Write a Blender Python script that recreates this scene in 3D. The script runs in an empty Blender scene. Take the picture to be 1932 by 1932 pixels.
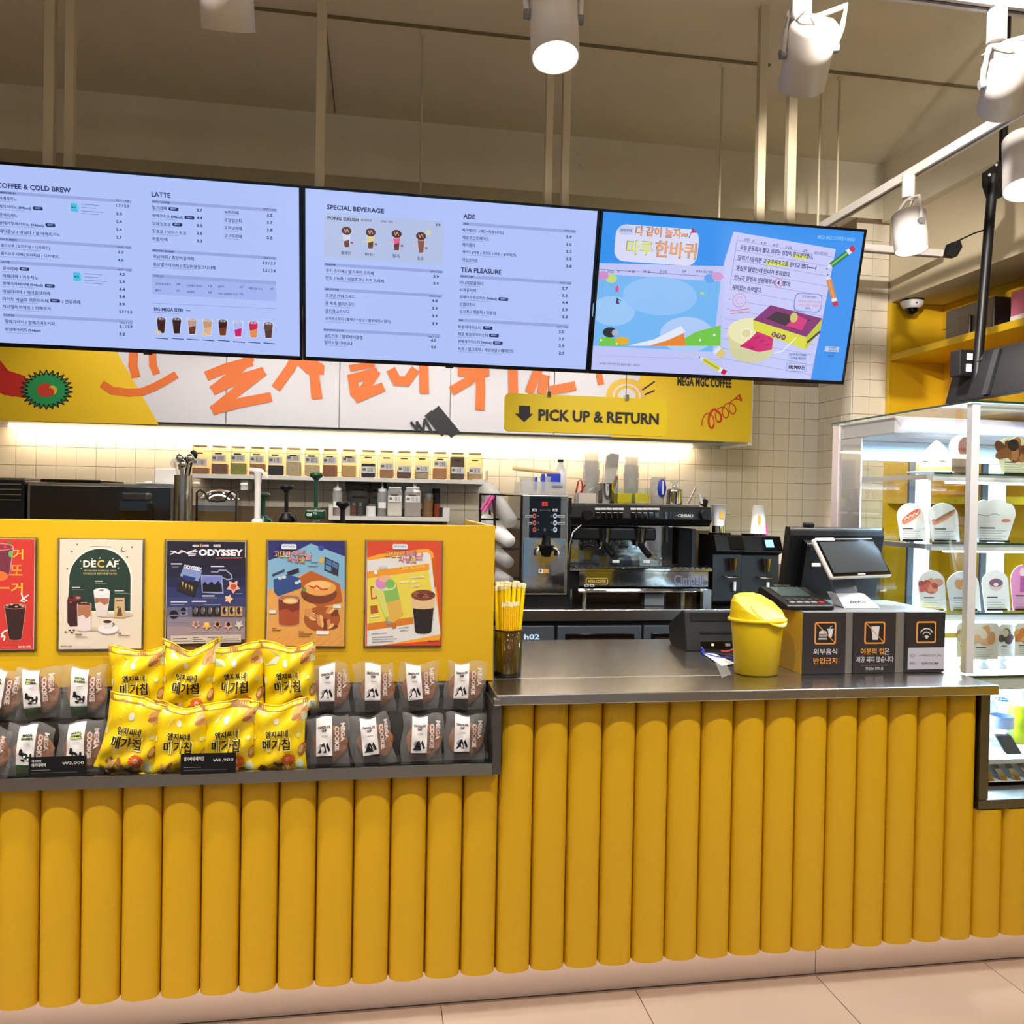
import bpy, math, random
from mathutils import Vector, Matrix
random.seed(7)
SC = bpy.context.scene
COL = SC.collection
PI = math.pi
# ---------------------------------------------------------------- camera, view, world, room lights
F, YAW, PITCH, ROLL, EYE = 1566.1, .1633, -.0133, .0191, 1.5
FW = Vector((math.sin(YAW)*math.cos(PITCH), math.cos(YAW)*math.cos(PITCH), math.sin(PITCH)))
_r = Vector((math.cos(YAW), -math.sin(YAW), 0)); _u = _r.cross(FW)
RT = _r*math.cos(ROLL) + _u*math.sin(ROLL); UP = -_r*math.sin(ROLL) + _u*math.cos(ROLL)
cam = bpy.data.objects.new('camera', bpy.data.cameras.new('camera')); COL.objects.link(cam)
cam.matrix_world = Matrix(((RT.x, UP.x, -FW.x, 0), (RT.y, UP.y, -FW.y, 0), (RT.z, UP.z, -FW.z, EYE), (0, 0, 0, 1)))
cam.data.sensor_width = 36; cam.data.lens = F/1932*36; cam.data.clip_start = .05
SC.camera = cam
SC.view_settings.view_transform = 'Standard'; SC.view_settings.look = 'None'
SC.view_settings.gamma = 1; SC.view_settings.exposure = 0; SC.view_settings.use_curve_mapping = False
W = bpy.data.worlds.new('street_sky'); SC.world = W; W.use_nodes = True
W.node_tree.nodes['Background'].inputs[0].default_value = (.55, .75, 1, 1)
W.node_tree.nodes['Background'].inputs[1].default_value = .5
SC.cycles.max_bounces = 6; SC.cycles.transparent_max_bounces = 20; SC.cycles.sample_clamp_indirect = 6
SC.cycles.caustics_reflective = False; SC.cycles.caustics_refractive = False

def light(kind, loc, aim, energy, col, **kw):
    L = bpy.data.lights.new('light', kind); o = bpy.data.objects.new('light', L); COL.objects.link(o)
    L.energy = energy; L.color = col
    for k, v in kw.items(): setattr(L, k, v)
    o.location = loc
    o.rotation_euler = (Vector(aim)-Vector(loc)).to_track_quat('-Z', 'Y').to_euler()
    return o
WARM = (1, .86, .68); COOL = (.75, .88, 1)
# unseen fill panels added behind the camera (their housings are built below)
FILL_PANELS = [(-2.2, -.6), (.6, -.6), (3.4, -.6), (-2.2, -3.2), (.6, -3.2), (3.4, -3.2)]
for px_, py_ in FILL_PANELS:
    light('AREA', (px_, py_, 2.93), (px_, py_+.001, 0), 4, (1, .95, .88), shape='RECTANGLE', size=1.2, size_y=.3)
    light('AREA', (px_, py_, 3.02), (px_, py_+.001, 9), 26 if py_ > -1 else 8, (1, .95, .88), shape='RECTANGLE', size=1.2, size_y=.3)

light('AREA', (.35, 3.45, 2.235), (.35, 4.35, 1.25), 28, (1, .95, .88), shape='RECTANGLE', size=3.0, size_y=.12)   # unseen batten added behind the menu screens to brighten the kitchen

def at(x, y, Y=None, Z=None, X=None):
    """the point of the place seen at photo pixel x, y on the plane Y, Z or X"""
    d = FW + RT*((x-966)/F) - UP*((y-966)/F)
    t = Y/d.y if Y is not None else ((Z-EYE)/d.z if Z is not None else X/d.x)
    return Vector((0, 0, EYE)) + d*t
def proj(P):
    P = Vector(P)-Vector((0, 0, EYE)); d = P.dot(FW)
    return 966+F*P.dot(RT)/d, 966-F*P.dot(UP)/d

# ---------------------------------------------------------------- materials
def lin(c):
    return tuple((v/255/12.92 if v/255 <= .04045 else ((v/255+.055)/1.055)**2.4) for v in c)
def mat(name, rgb, rough=.5, metal=0, bump=0, bscale=60, var=0, vscale=8, emit=0, coat=0, alpha=1, trans=0, brushed=False, spec=.5):
    m = bpy.data.materials.new(name); m.use_nodes = True; nt = m.node_tree; b = nt.nodes['Principled BSDF']
    c = lin(rgb)
    b.inputs['Base Color'].default_value = (*c, 1); b.inputs['Roughness'].default_value = rough
    b.inputs['Metallic'].default_value = metal; b.inputs['Coat Weight'].default_value = coat
    b.inputs['Specular IOR Level'].default_value = spec
    b.inputs['Transmission Weight'].default_value = trans; b.inputs['Alpha'].default_value = alpha
    if emit: b.inputs['Emission Color'].default_value = (*c, 1); b.inputs['Emission Strength'].default_value = emit
    if bump or var or brushed:
        tc = nt.nodes.new('ShaderNodeTexCoord'); src = tc.outputs['Object']
        if brushed:
            mp = nt.nodes.new('ShaderNodeMapping'); nt.links.new(src, mp.inputs[0]); mp.inputs['Scale'].default_value = (1.2, 60, 60); src = mp.outputs[0]
    if bump:
        n = nt.nodes.new('ShaderNodeTexNoise'); n.inputs['Scale'].default_value = bscale; nt.links.new(src, n.inputs['Vector'])
        n.inputs['Detail'].default_value = 4
        bp = nt.nodes.new('ShaderNodeBump'); bp.inputs['Strength'].default_value = bump; bp.inputs['Distance'].default_value = .004
        nt.links.new(n.outputs[0], bp.inputs['Height']); nt.links.new(bp.outputs[0], b.inputs['Normal'])
    if var:
        n = nt.nodes.new('ShaderNodeTexNoise'); n.inputs['Scale'].default_value = vscale; n.inputs['Detail'].default_value = 5; nt.links.new(src, n.inputs['Vector'])
        mx = nt.nodes.new('ShaderNodeMix'); mx.data_type = 'RGBA'
        mx.inputs[6].default_value = (*[max(0, v*(1-var)) for v in c], 1); mx.inputs[7].default_value = (*[min(1, v*(1+var)) for v in c], 1)
        nt.links.new(n.outputs[0], mx.inputs[0]); nt.links.new(mx.outputs[2], b.inputs['Base Color'])
    return m
def glassy(name, tint, gloss=.12, rough=.02):
    """thin sheet of glass, acrylic or film: mostly clear with a surface sheen"""
    m = bpy.data.materials.new(name); m.use_nodes = True; nt = m.node_tree; nt.nodes.clear()
    o = nt.nodes.new('ShaderNodeOutputMaterial'); mx = nt.nodes.new('ShaderNodeMixShader')
    t = nt.nodes.new('ShaderNodeBsdfTransparent'); g = nt.nodes.new('ShaderNodeBsdfGlossy')
    t.inputs[0].default_value = (*tint, 1); g.inputs['Roughness'].default_value = rough
    fr = nt.nodes.new('ShaderNodeLayerWeight'); fr.inputs[0].default_value = .25
    ma = nt.nodes.new('ShaderNodeMath'); ma.operation = 'MULTIPLY_ADD'; ma.inputs[1].default_value = .22; ma.inputs[2].default_value = gloss
    nt.links.new(fr.outputs['Fresnel'], ma.inputs[0]); nt.links.new(ma.outputs[0], mx.inputs[0])
    nt.links.new(t.outputs[0], mx.inputs[1]); nt.links.new(g.outputs[0], mx.inputs[2]); nt.links.new(mx.outputs[0], o.inputs[0])
    return m
def film(name, white=.16, tint=(.93, .93, .93), bump=.5):
    """wrinkled clear plastic film"""
    m = bpy.data.materials.new(name); m.use_nodes = True; nt = m.node_tree; nt.nodes.clear()
    o = nt.nodes.new('ShaderNodeOutputMaterial'); t = nt.nodes.new('ShaderNodeBsdfTransparent'); t.inputs[0].default_value = (*tint, 1)
    p = nt.nodes.new('ShaderNodeBsdfPrincipled'); p.inputs['Base Color'].default_value = (.8, .8, .8, 1); p.inputs['Roughness'].default_value = .15
    n = nt.nodes.new('ShaderNodeTexNoise'); n.inputs['Scale'].default_value = 35; n.inputs['Detail'].default_value = 5
    tc = nt.nodes.new('ShaderNodeTexCoord'); nt.links.new(tc.outputs['Object'], n.inputs['Vector'])
    bp = nt.nodes.new('ShaderNodeBump'); bp.inputs['Strength'].default_value = bump; bp.inputs['Distance'].default_value = .01
    nt.links.new(n.outputs[0], bp.inputs['Height']); nt.links.new(bp.outputs[0], p.inputs['Normal'])
    mx = nt.nodes.new('ShaderNodeMixShader'); mx.inputs[0].default_value = white
    nt.links.new(t.outputs[0], mx.inputs[1]); nt.links.new(p.outputs[0], mx.inputs[2]); nt.links.new(mx.outputs[0], o.inputs[0])
    return m
def ink(name, emit=0, rough=.5):
    """print: the flat colours stored on the artwork's faces"""
    m = bpy.data.materials.new(name); m.use_nodes = True; nt = m.node_tree; b = nt.nodes['Principled BSDF']
    a = nt.nodes.new('ShaderNodeAttribute'); a.attribute_name = 'print'
    if emit:
        b.inputs['Base Color'].default_value = (.01, .01, .01, 1); b.inputs['Roughness'].default_value = .35
        nt.links.new(a.outputs[0], b.inputs['Emission Color']); b.inputs['Emission Strength'].default_value = emit
    else:
        nt.links.new(a.outputs[0], b.inputs['Base Color']); b.inputs['Roughness'].default_value = rough
    return m
M = dict(
    yellow=mat('yellow_paint', (212, 166, 18), .42, bump=.06, bscale=500),
    yellow_panel=mat('yellow_laminate', (212, 170, 24), .35, bump=.04, bscale=400),
    steel=mat('brushed_steel', (176, 174, 172), .24, 1, bump=.05, bscale=30, brushed=True),
    steel_dark=mat('dull_steel', (120, 116, 112), .38, 1, bump=.1, bscale=30, brushed=True),
    steel_top=mat('worn_steel_worktop', (200, 197, 194), .24, 1, bump=.03, bscale=6, var=.08, vscale=4),
    chrome=mat('polished_chrome', (205, 206, 210), .06, 1),
    chrome_wavy=mat('polished_sheet_steel', (190, 192, 196), .09, 1, bump=.35, bscale=5),
    kick=mat('brushed_kick_plate', (214, 202, 194), .42, .55, bump=.05, bscale=30, brushed=True),
    black=mat('black_plastic', (13, 13, 15), .42, spec=.3), black_matte=mat('matt_black', (16, 15, 17), .6, spec=.25),
    black_gloss=mat('glossy_black', (8, 8, 10), .08), dark=mat('dark_grey', (38, 38, 42), .5, spec=.3),
    grey=mat('grey_plastic', (120, 122, 126), .5), greysteel=mat('slate_door', (74, 80, 88), .42, .3),
    white=mat('white_paint', (228, 226, 224), .4), lampwhite=mat('lamp_white', (214, 208, 204), .45, bump=.02, bscale=300),
    poly=mat('white_plastic', (235, 235, 238), .3), paper=mat('paper', (238, 238, 240), .7),
    cream=mat('cream_plasterboard', (214, 200, 170), .75, bump=.05, bscale=120),
    concrete=mat('painted_concrete', (226, 216, 194), .85, bump=.5, bscale=9, var=.08, vscale=3),
    pole=mat('cream_steel_tube', (196, 184, 156), .5), grout=mat('tile_grout', (124, 104, 82), .9),
    tile=mat('beige_tile', (222, 212, 194), .22, var=.03, vscale=2, coat=.2),
    glass=glassy('clear_glass', (.95, .98, .97), .02), glass_edge=mat('green_glass_edge', (20, 60, 52), .1),
    acrylic=glassy('clear_acrylic', (.9, .9, .9), .1), smoke=glassy('smoked_acrylic', (.62, .60, .48), .05),
    tubglass=glassy('amber_clear_tub', (.97, .90, .74), .08, .1), bottleglass=glassy('clear_bottle', (.86, .92, .98), .16, .05),
    frost=film('frosted_plastic', .32, (.95, .95, .95), .1), film=film('cookie_wrapper_film', .10),
    clearcup=film('clear_cup_plastic', .22, (.9, .9, .9), .05),
    ink=ink('print_ink'), screen=ink('lit_screen', 1.0),
    led_warm=mat('warm_led', (255, 232, 196), emit=45), led_cool=mat('cool_led', (196, 220, 255), emit=8),
    led_floor=mat('plinth_led', (255, 228, 214), emit=13), lampglow=mat('lamp_glow', (255, 240, 226), emit=22),
    red_led=mat('red_digit', (255, 60, 50), emit=1.2), green=mat('dark_green_plastic', (8, 62, 44), .35),
    red=mat('red_plastic', (160, 24, 18), .35), blue=mat('blue_plastic', (34, 60, 190), .4), pink=mat('pink_plastic', (232, 70, 170), .35),
    straw=mat('yellow_straw', (255, 222, 16), .35), strawwrap=film('straw_wrapper', .3, (.97, .96, .9), .1),
    bin=mat('bright_yellow_plastic', (250, 214, 20), .4), milk=mat('milky_white', (226, 226, 222), .6),
)
def stain(m):
    nt = m.node_tree; b = nt.nodes['Principled BSDF']; src = b.inputs['Base Color'].links[0].from_socket
    tc = nt.nodes.new('ShaderNodeTexCoord'); n = nt.nodes.new('ShaderNodeTexNoise'); n.inputs['Scale'].default_value = 7; n.inputs['Detail'].default_value = 8; n.inputs['Roughness'].default_value = .7
    r = nt.nodes.new('ShaderNodeValToRGB'); r.color_ramp.elements[0].position = .68; r.color_ramp.elements[0].color = (1, 1, 1, 1); r.color_ramp.elements[1].position = .76; r.color_ramp.elements[1].color = (.38, .32, .24, 1)
    mx = nt.nodes.new('ShaderNodeMix'); mx.data_type = 'RGBA'; mx.blend_type = 'MULTIPLY'; mx.inputs[0].default_value = 1
    nt.links.new(tc.outputs['Object'], n.inputs['Vector']); nt.links.new(n.outputs[0], r.inputs[0]); nt.links.new(src, mx.inputs[6]); nt.links.new(r.outputs[0], mx.inputs[7]); nt.links.new(mx.outputs[2], b.inputs['Base Color'])
stain(M['concrete'])
# ---------------------------------------------------------------- mesh helpers
class MB:
    def __init__(s): s.v = []; s.f = []; s.m = []; s.s = []
    def add(s, vs, fs, m=0, smooth=False):
        b = len(s.v); s.v += [tuple(p) for p in vs]
        for f in fs: s.f.append([b+i for i in f]); s.m.append(m); s.s.append(smooth)
        return s
    def box(s, x0, x1, y0, y1, z0, z1, m=0):
        return s.add([(x, y, z) for z in (z0, z1) for y in (y0, y1) for x in (x0, x1)],
                     [(0, 2, 3, 1), (4, 5, 7, 6), (0, 1, 5, 4), (2, 6, 7, 3), (0, 4, 6, 2), (1, 3, 7, 5)], m)
    def cyl(s, a, b, ra, rb=None, n=16, m=0, caps=True):
        a, b = Vector(a), Vector(b); rb = ra if rb is None else rb
        ax = (b-a).normalized(); p = ax.orthogonal().normalized(); q = ax.cross(p)
        vs = [a+(p*math.cos(t)+q*math.sin(t))*ra for t in [2*PI*i/n for i in range(n)]] + [b+(p*math.cos(t)+q*math.sin(t))*rb for t in [2*PI*i/n for i in range(n)]]
        s.add(vs, [(i, (i+1) % n, n+(i+1) % n, n+i) for i in range(n)], m, True)
        if caps:
            if ra > 1e-5: s.add(vs[:n], [tuple(range(n))[::-1]], m)
            if rb > 1e-5: s.add(vs[n:], [tuple(range(n))], m)
        return s
    def lathe(s, c, prof, n=20, m=0, sx=1, sy=1, axis=None):
        """prof: (radius, height) pairs about the point c; axis tilts it"""
        R_ = Vector(axis).to_track_quat('Z', 'Y') if axis is not None else None
        vs = []
        for r, z in prof:
            for i in range(n):
                p = Vector((r*sx*math.cos(2*PI*i/n), r*sy*math.sin(2*PI*i/n), z))
                if R_: p = R_ @ p
                vs.append(Vector(c)+p)
        s.add(vs, [(k*n+i, k*n+(i+1) % n, (k+1)*n+(i+1) % n, (k+1)*n+i) for k in range(len(prof)-1) for i in range(n)], m, True)
        if prof[0][0] > 1e-5: s.add(vs[:n], [tuple(range(n))[::-1]], m)
        if prof[-1][0] > 1e-5: s.add(vs[-n:], [tuple(range(n))], m)
        return s
    def tube(s, pts, r, n=8, m=0, closed=False):
        P = [Vector(p) for p in pts]; k = len(P); vs = []
        up = None
        for i, p in enumerate(P):
            d = (P[(i+1) % k]-P[i-1]) if (closed or 0 < i < k-1) else (P[1]-P[0] if i == 0 else P[-1]-P[-2])
            d.normalize()
            if up is None: up = d.orthogonal().normalized()
            up = (up - d*up.dot(d)).normalized(); q = d.cross(up)
            vs += [p+(up*math.cos(2*PI*j/n)+q*math.sin(2*PI*j/n))*r for j in range(n)]
        kk = k if closed else k-1
        s.add(vs, [(a*n+j, a*n+(j+1) % n, ((a+1) % k)*n+(j+1) % n, ((a+1) % k)*n+j) for a in range(kk) for j in range(n)], m, True)
        if not closed: s.add(vs[:n], [tuple(range(n))[::-1]], m); s.add(vs[-n:], [tuple(range(n))], m)
        return s
    def prism(s, poly, ext, m=0, smooth=False):
        """extrude a 3D polygon by the vector ext"""
        P = [Vector(p) for p in poly]; e = Vector(ext); n = len(P)
        s.add(P+[p+e for p in P], [tuple(range(n))[::-1], tuple(range(n, 2*n))], m)
        s.add(P+[p+e for p in P], [(i, (i+1) % n, n+(i+1) % n, n+i) for i in range(n)], m, smooth)
        return s
    def grid(s, fn, nu, nv, m=0, smooth=True):
        s.add([fn(i/nu, j/nv) for j in range(nv+1) for i in range(nu+1)],
              [(j*(nu+1)+i, j*(nu+1)+i+1, (j+1)*(nu+1)+i+1, (j+1)*(nu+1)+i) for j in range(nv) for i in range(nu)], m, smooth)
        return s
def mesh(name, mb, mats, off=(0, 0, 0)):
    me = bpy.data.meshes.new(name)
    ox, oy, oz = off
    me.from_pydata([(x-ox, y-oy, z-oz) for x, y, z in mb.v], [], mb.f)
    for m_ in (mats if isinstance(mats, (list, tuple)) else [mats]): me.materials.append(m_)
    me.polygons.foreach_set('material_index', mb.m); me.polygons.foreach_set('use_smooth', mb.s)
    me.update(); return me
def root_of(o):
    while o.parent: o = o.parent
    return o
def thing(name, label, cat, loc, group=None):
    o = bpy.data.objects.new(name, None); COL.objects.link(o); o.empty_display_size = .05
    o.location = loc; o['label'] = label; o['category'] = cat
    if group: o['group'] = group
    return o
def part(parent, name, mb, mats, bevel=0, label=None, local=False, kind=None, seg=2):
    """one mesh child; mb in world coordinates unless local"""
    off = (0, 0, 0) if (local or parent is None) else tuple(root_of(parent).location)
    o = bpy.data.objects.new(name, mesh(name, mb, mats, off)); COL.objects.link(o); o.parent = parent
    if bevel:
        b = o.modifiers.new('bevel', 'BEVEL'); b.width = bevel; b.segments = seg; b.limit_method = 'ANGLE'
        b.harden_normals = False
    if label: o['label'] = label
    if kind: o['kind'] = kind
    return o
def solo(name, label, cat, mb, mats, group=None, bevel=0, kind=None):
    """a thing that is one mesh, its origin at its base"""
    xs, ys, zs = zip(*mb.v); L = ((min(xs)+max(xs))/2, (min(ys)+max(ys))/2, min(zs))
    o = bpy.data.objects.new(name, mesh(name, mb, mats, L)); COL.objects.link(o); o.location = L
    if label: o['label'] = label; o['category'] = cat
    if group: o['group'] = group
    if kind: o['kind'] = kind
    if bevel: b = o.modifiers.new('bevel', 'BEVEL'); b.width = bevel; b.segments = 2; b.limit_method = 'ANGLE'
    return o
def struct(name, mb, mats, bevel=0):
    return solo(name, None, None, mb, mats, kind='structure', bevel=bevel)
def copy_tree(o, parent=None):
    c = o.copy(); COL.objects.link(c); c.parent = parent
    for ch in o.children: copy_tree(ch, c)
    return c
# ---------------------------------------------------------------- flat print: polygons and lettering with face colours
HANGUL = {
'₩': ((16157,9257,24075,30975,43118,43418,55275,62475,77657,70457,59210,58610,47357,39557,27710,27410),(76996,9496,9476,76976),(76954,9454,9434,76934),),
'♪': ((26512,31312,27484,35876,26620),(23935,23813,26512,26635),),
'가': ((63582,57282,57056,63356,63473,74273,74290,63490),(46158,14958,14940,39840,31668,11814,15099,38868),),
'같': ((64182,57882,57761,64061,64112,74012,74029,64129),(45866,14666,14649,39249,31403,11574,14257,37396),(21451,21358,65758,65774,27374,27398,63698,63713,27413,27435,64335,64351),),
'개': ((68982,62982,62891,53591,53676,47976,47767,53467,53574,62874,62756,68756),(40452,14052,14036,34436,28370,11519,15104,34970),),
'거': ((67182,61182,61091,45191,45174,61074,60956,66956),(45257,14357,14340,39240,31669,11515,14799,38568),),
'게': ((69282,63282,63056,69056),(54876,49176,49089,37389,39820,40453,14353,14336,34436,27771,11519,15104,27136,34972,49072,48967,54667),),
'겨': ((67182,61182,61120,44620,45557,14357,14340,39540,31669,11515,14798,33445,43403,61103,61059,42159,42142,61042,60956,66956),),
'고': ((65659,17959,17942,59342,58992,56534,62832,64991),(41585,35285,35204,11504,11487,72687,72704,41504),),
'곡': ((64932,18132,18115,58615,58556,64856),(65070,18870,18853,58753,58725,57192,63190,64724),(42820,36820,36774,11574,11557,72757,72774,42774),),
'골': ((65073,18873,18856,58756,58734,57506,63804,64734),(42831,36831,36792,11592,11575,72775,72792,42792),(64954,18754,18738,58938,58915,18715,18658,66658,66675,24975,25000,64900),),
'공': ((58928,41839,24728,18097,24667,41756,58867,65497),(29216,41823,54416,59197,54379,41772,29179,24397),(65070,18870,18854,58754,58724,56894,63191,64723),(42820,36820,36776,11576,11560,72760,72776,42776),),
'과': ((48857,14657,14640,42540,42206,40657,46655,48509),(31392,25092,25023,10622,11505,31606,53513,52929,42126,31324),(63582,57282,57056,63356,63469,74269,74287,63487),),
'구': ((64767,19167,19150,58750,58413,56570,11570,11553,38853,38755,45055,45153,72753,72770,62870,64413),),
'귤': ((65073,19473,19456,59056,58732,57201,11601,11584,27784,27754,18754,18738,58938,58914,18714,18658,66658,66675,24975,25000,64900,64954,56254,56284,72784,72801,63801,64733),(34054,34084,50284,50254),),
'그': ((72706,11506,11488,72688),(64458,18258,18241,58441,58088,55627,61925,64088),),
'금': ((19039,18958,65158,65239),(25022,58922,58876,24976),(65070,19470,19453,59053,58724,56886,11586,11569,72769,72786,63186,64724),),
'기': ((67182,60882,60656,66956),(47357,15557,15540,41040,32868,12114,15398,39767),),
'꿀': ((39274,17374,17356,33256,32633,30501,11601,11584,38884,38857,18757,18740,58940,58916,18716,18658,66958,66975,24975,25000,64900,64957,45157,45184,72784,72801,63501,65340,65674,44074,44056,59656,59033,57201,36801,38940),),
'끼': ((67182,60882,60656,66956),(32357,14057,14040,26640,22375,11519,16307,28978),(51257,34757,34740,45240,41869,31303,36392,48473),),
'나': ((63582,57282,57056,63356,63474,74274,74292,63492),(20360,14060,13913,19613,35215,51723,50840,35233,20230),),
'날': ((64182,57882,57768,64068,64118,74018,74035,64135),(20972,14672,14578,19978,35281,51789,50906,35298,20896),(64057,21157,21140,57740,57717,21117,21058,66358,66376,27376,27401,64001),),
'남': ((21442,21359,63959,64042),(27425,58025,57976,27376),(64182,57882,57754,64054,64113,74013,74030,64130),(20970,14670,14571,19971,35273,51781,50898,35591,20888),),
'냥': ((58632,42444,26232,19900,26168,42356,58568,64600),(30420,42427,54120,58600,54080,42372,30380,25900),(64182,57882,57747,64047,64082,73982,74000,64100,64130,74030,74048,64148),(20968,14668,14567,19967,35269,51778,50895,35587,20885),),
'널': ((67482,61182,61144,41944,41927,61127,61065,67365),(21571,15571,15474,36176,51483,50600,36194,21492),(67354,23554,23538,61038,61016,23516,23458,69358,69376,29776,29800,67300),),
'넛': ((67482,61182,61134,41934,41917,61117,61027,67327),(21566,15566,15460,36162,51168,50586,36179,21477),(48445,42145,42135,35194,19273,21656,35773,45105,54674,68456,70873,54994,48435),),
'네': ((69282,63282,63056,69056),(54876,48876,48806,33506,33489,48789,48667,54667),(20958,14658,14513,31014,43620,42738,31632,20831),),
'년': ((67482,61182,61152,41952,41936,61136,61109,41909,41892,61092,61014,67314),(21565,15565,15448,34949,50556,49673,35267,21465),(30128,23828,23760,69060,69078,30078),),
'노': ((25463,18863,18762,38862,38802,11502,11485,72685,72702,45102,45162,65862,65879,25379),),
'녹': ((64931,18431,18414,58914,58856,64856),(25777,19777,19701,38901,38871,11571,11554,72754,72771,45171,45201,65901,65918,25718),),
'놀': ((25778,19778,19712,39212,39187,11287,11270,72770,72787,45187,45212,65612,65628,25728),(64952,19052,19035,58935,58914,19014,18958,67258,67275,25275,25299,64899),),
'뉴': ((25470,19470,19389,65589,65606,25406),(72756,11556,11539,27139,27056,33356,33439,50539,50456,56756,56839,72739),),
'는': ((72766,11266,11250,72750),(25774,19774,19697,65897,65914,25714),(25327,19327,19261,66061,66078,25278),),
'늘': ((72789,11289,11272,72772),(25778,19778,19711,65611,65628,25728),(64952,19052,19036,58936,58914,19014,18958,67258,67275,25275,25299,64899),),
'니': ((66882,60882,60656,66656),(21860,15860,15714,21114,37316,54425,53542,37334,21732),),
'닐': ((67182,60882,60769,67069),(21871,15871,15779,21179,38281,54190,53606,37999,21796),(67057,22957,22940,60740,60717,23217,23158,69058,69075,29475,29502,67002),),
'다': ((63582,57282,57055,63355,63475,74575,74593,63493),(14360,14212,36413,51719,50837,36431,20529,20643,45843,45860),),
'닥': ((64036,19936,19919,57719,57655,63955),(64182,57882,57749,64049,64107,74007,74025,64125),(14666,14566,37367,51474,50590,37384,20883,20949,44649,44666),),
'단': ((64182,57882,57718,64018,64098,73998,74015,64115),(28034,21734,21660,66960,66978,27978),(14662,14558,37360,51466,50583,37377,20875,20945,44645,44662),),
'달': ((14669,14576,37078,51484,50601,37095,20593,20652,44352,44369),(64182,57882,57768,64068,64117,74017,74034,64134),(64057,21157,21140,58040,58016,21116,21058,66358,66376,27076,27100,64000),),
'당': ((58631,42443,25931,19899,25867,42356,58567,64599),(30419,42426,54119,58599,54080,42373,30380,26199),(64182,57882,57747,64047,64106,74006,74023,64123),(14664,14565,37367,51473,50590,37384,20582,20648,44348,44364),),
'더': ((67482,61182,61100,41600,41583,61083,60955,67255),(14960,14811,36413,50819,49936,36730,21128,21243,45843,45860),),
'데': ((69282,63282,63056,69056),(55476,49476,49396,34996,34978,49378,49267,55267),(14054,13910,31911,43316,42734,32229,19927,20037,39537,39554),),
'도': ((19464,19359,38859,38801,11501,11484,72684,72701,45101,45159,65859,65876,25376,25446,65046,65064),),
'동': ((58927,42137,25027,18697,24966,42056,58866,65197),(29515,42121,54415,58897,54378,42072,29478,24997),(19171,19096,39196,39170,11570,11554,72754,72770,45170,45196,65596,65613,25413,25455,65055,65071),),
'되': ((66882,60582,60355,66655),(17060,16967,30767,30722,11822,12704,33706,56513,55928,36723,36767,51467,51484,22984,23044,51244,51260),),
'드': ((72703,11503,11486,72686),(19461,19356,65856,65873,25373,25444,65044,65061),),
'등': ((72774,11574,11557,72757),(58927,42138,25027,18697,24967,42056,58867,65197),(29515,42121,54415,58897,54379,42072,29479,24997),(19173,19096,65596,65613,25413,25456,65056,65073),),
'디': ((66882,60882,60655,66655),(15860,15711,38813,54119,53537,38830,22029,22143,47943,47960),),
'딸': ((65382,59082,58965,65265,65316,74016,74032,65332),(65255,21155,21138,59238,59215,21115,21058,67558,67575,27075,27100,65200),(14067,13978,23878,32582,31999,25396,19995,20051,31151,31167),(34767,34678,47279,55683,55100,48196,40695,40751,52751,52767),),
'떼': ((69882,63882,63656,69656),(57276,51576,51497,41597,41580,51480,51367,57067),(30554,30415,40016,47820,47238,41234,36132,36236,45836,45854),(13454,13314,21415,28618,28036,19032,19136,27236,27254),),
'또': ((43760,43660,67960,67977,49977,50044,67444,67460),(45149,38849,38802,11502,11484,72684,72702,45102),(16760,16660,30461,40966,40384,31379,22978,23043,39843,39860),),
'라': ((63582,57582,57355,63355,63474,74574,74592,63492),(44661,14061,14044,38644,38596,14296,14210,36711,52018,51435,36729,20227,20280,44580),),
'랑': ((58627,42438,25927,19897,25867,42356,58567,64597),(30415,42422,54115,58597,54079,42372,30379,25897),(64182,57882,57745,64045,64108,74008,74025,64125),(44668,14368,14351,38651,38622,14322,14258,36459,51766,51183,36477,20575,20606,44606),),
'랙': ((68529,22929,22912,62512,62456,68456),(68682,62682,62621,53621,53677,47677,47542,53542,53604,62604,62540,68540),(39865,14365,14348,33848,33818,14618,14552,31953,44558,43676,32570,20569,20602,39802),),
'러': ((67182,61182,61095,48195,48178,61078,60955,66955),(44061,13761,13744,38044,37999,13999,13910,35211,49917,49634,35528,19927,19982,43982),),
'럽': ((29246,22946,22858,67258,67346,61046,61020,29220),(29203,61003,60976,29176),(67482,61182,61135,48235,48218,61118,61057,67357),(44072,14072,14056,38056,38027,14327,14263,35264,50270,49687,35582,20580,20611,44011),),
'레': ((68982,63282,63056,68756),(55176,49476,49401,41001,40984,49384,49268,54968),(37757,13457,13440,31740,31695,13695,13611,30712,43918,43335,31030,19628,19678,37678),),
'렙': ((68682,62682,62555,68555),(30146,24146,24058,68458,68546,62546,62520,30120),(30103,62503,62476,30076),(55477,49477,49431,41031,41014,49414,49357,55357),(38366,14366,14350,32350,32322,14622,14561,31662,43967,43384,32279,20578,20607,38307),),
'렸': ((43470,14070,14053,37153,37122,14322,14257,35257,47862,47279,35274,20574,20607,43407),(67482,61182,61150,47950,47934,61134,61103,47903,47886,61086,61046,67346),(34340,28340,28328,24695,14770,18055,26172,31298,36071,43853,51672,56498,61573,69955,73270,63094,59528,59540,53540,53528,51099,43874,36698,34328),),
'로': ((65365,18865,18848,59048,59013,19113,19043,38843,38801,11501,11484,72684,72701,45101,45143,66743,66760,25360,25396,65296),),
'루': ((65673,18873,18856,59056,59030,18830,18768,66768,66785,25085,25114,65614),(72745,11245,11228,38828,38755,45055,45128,72728),),
'른': ((72757,11257,11240,72740),(25622,19322,19260,66360,66378,25578),(65074,19174,19158,59058,59034,19434,19377,66477,66493,25393,25418,65018),),
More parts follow.
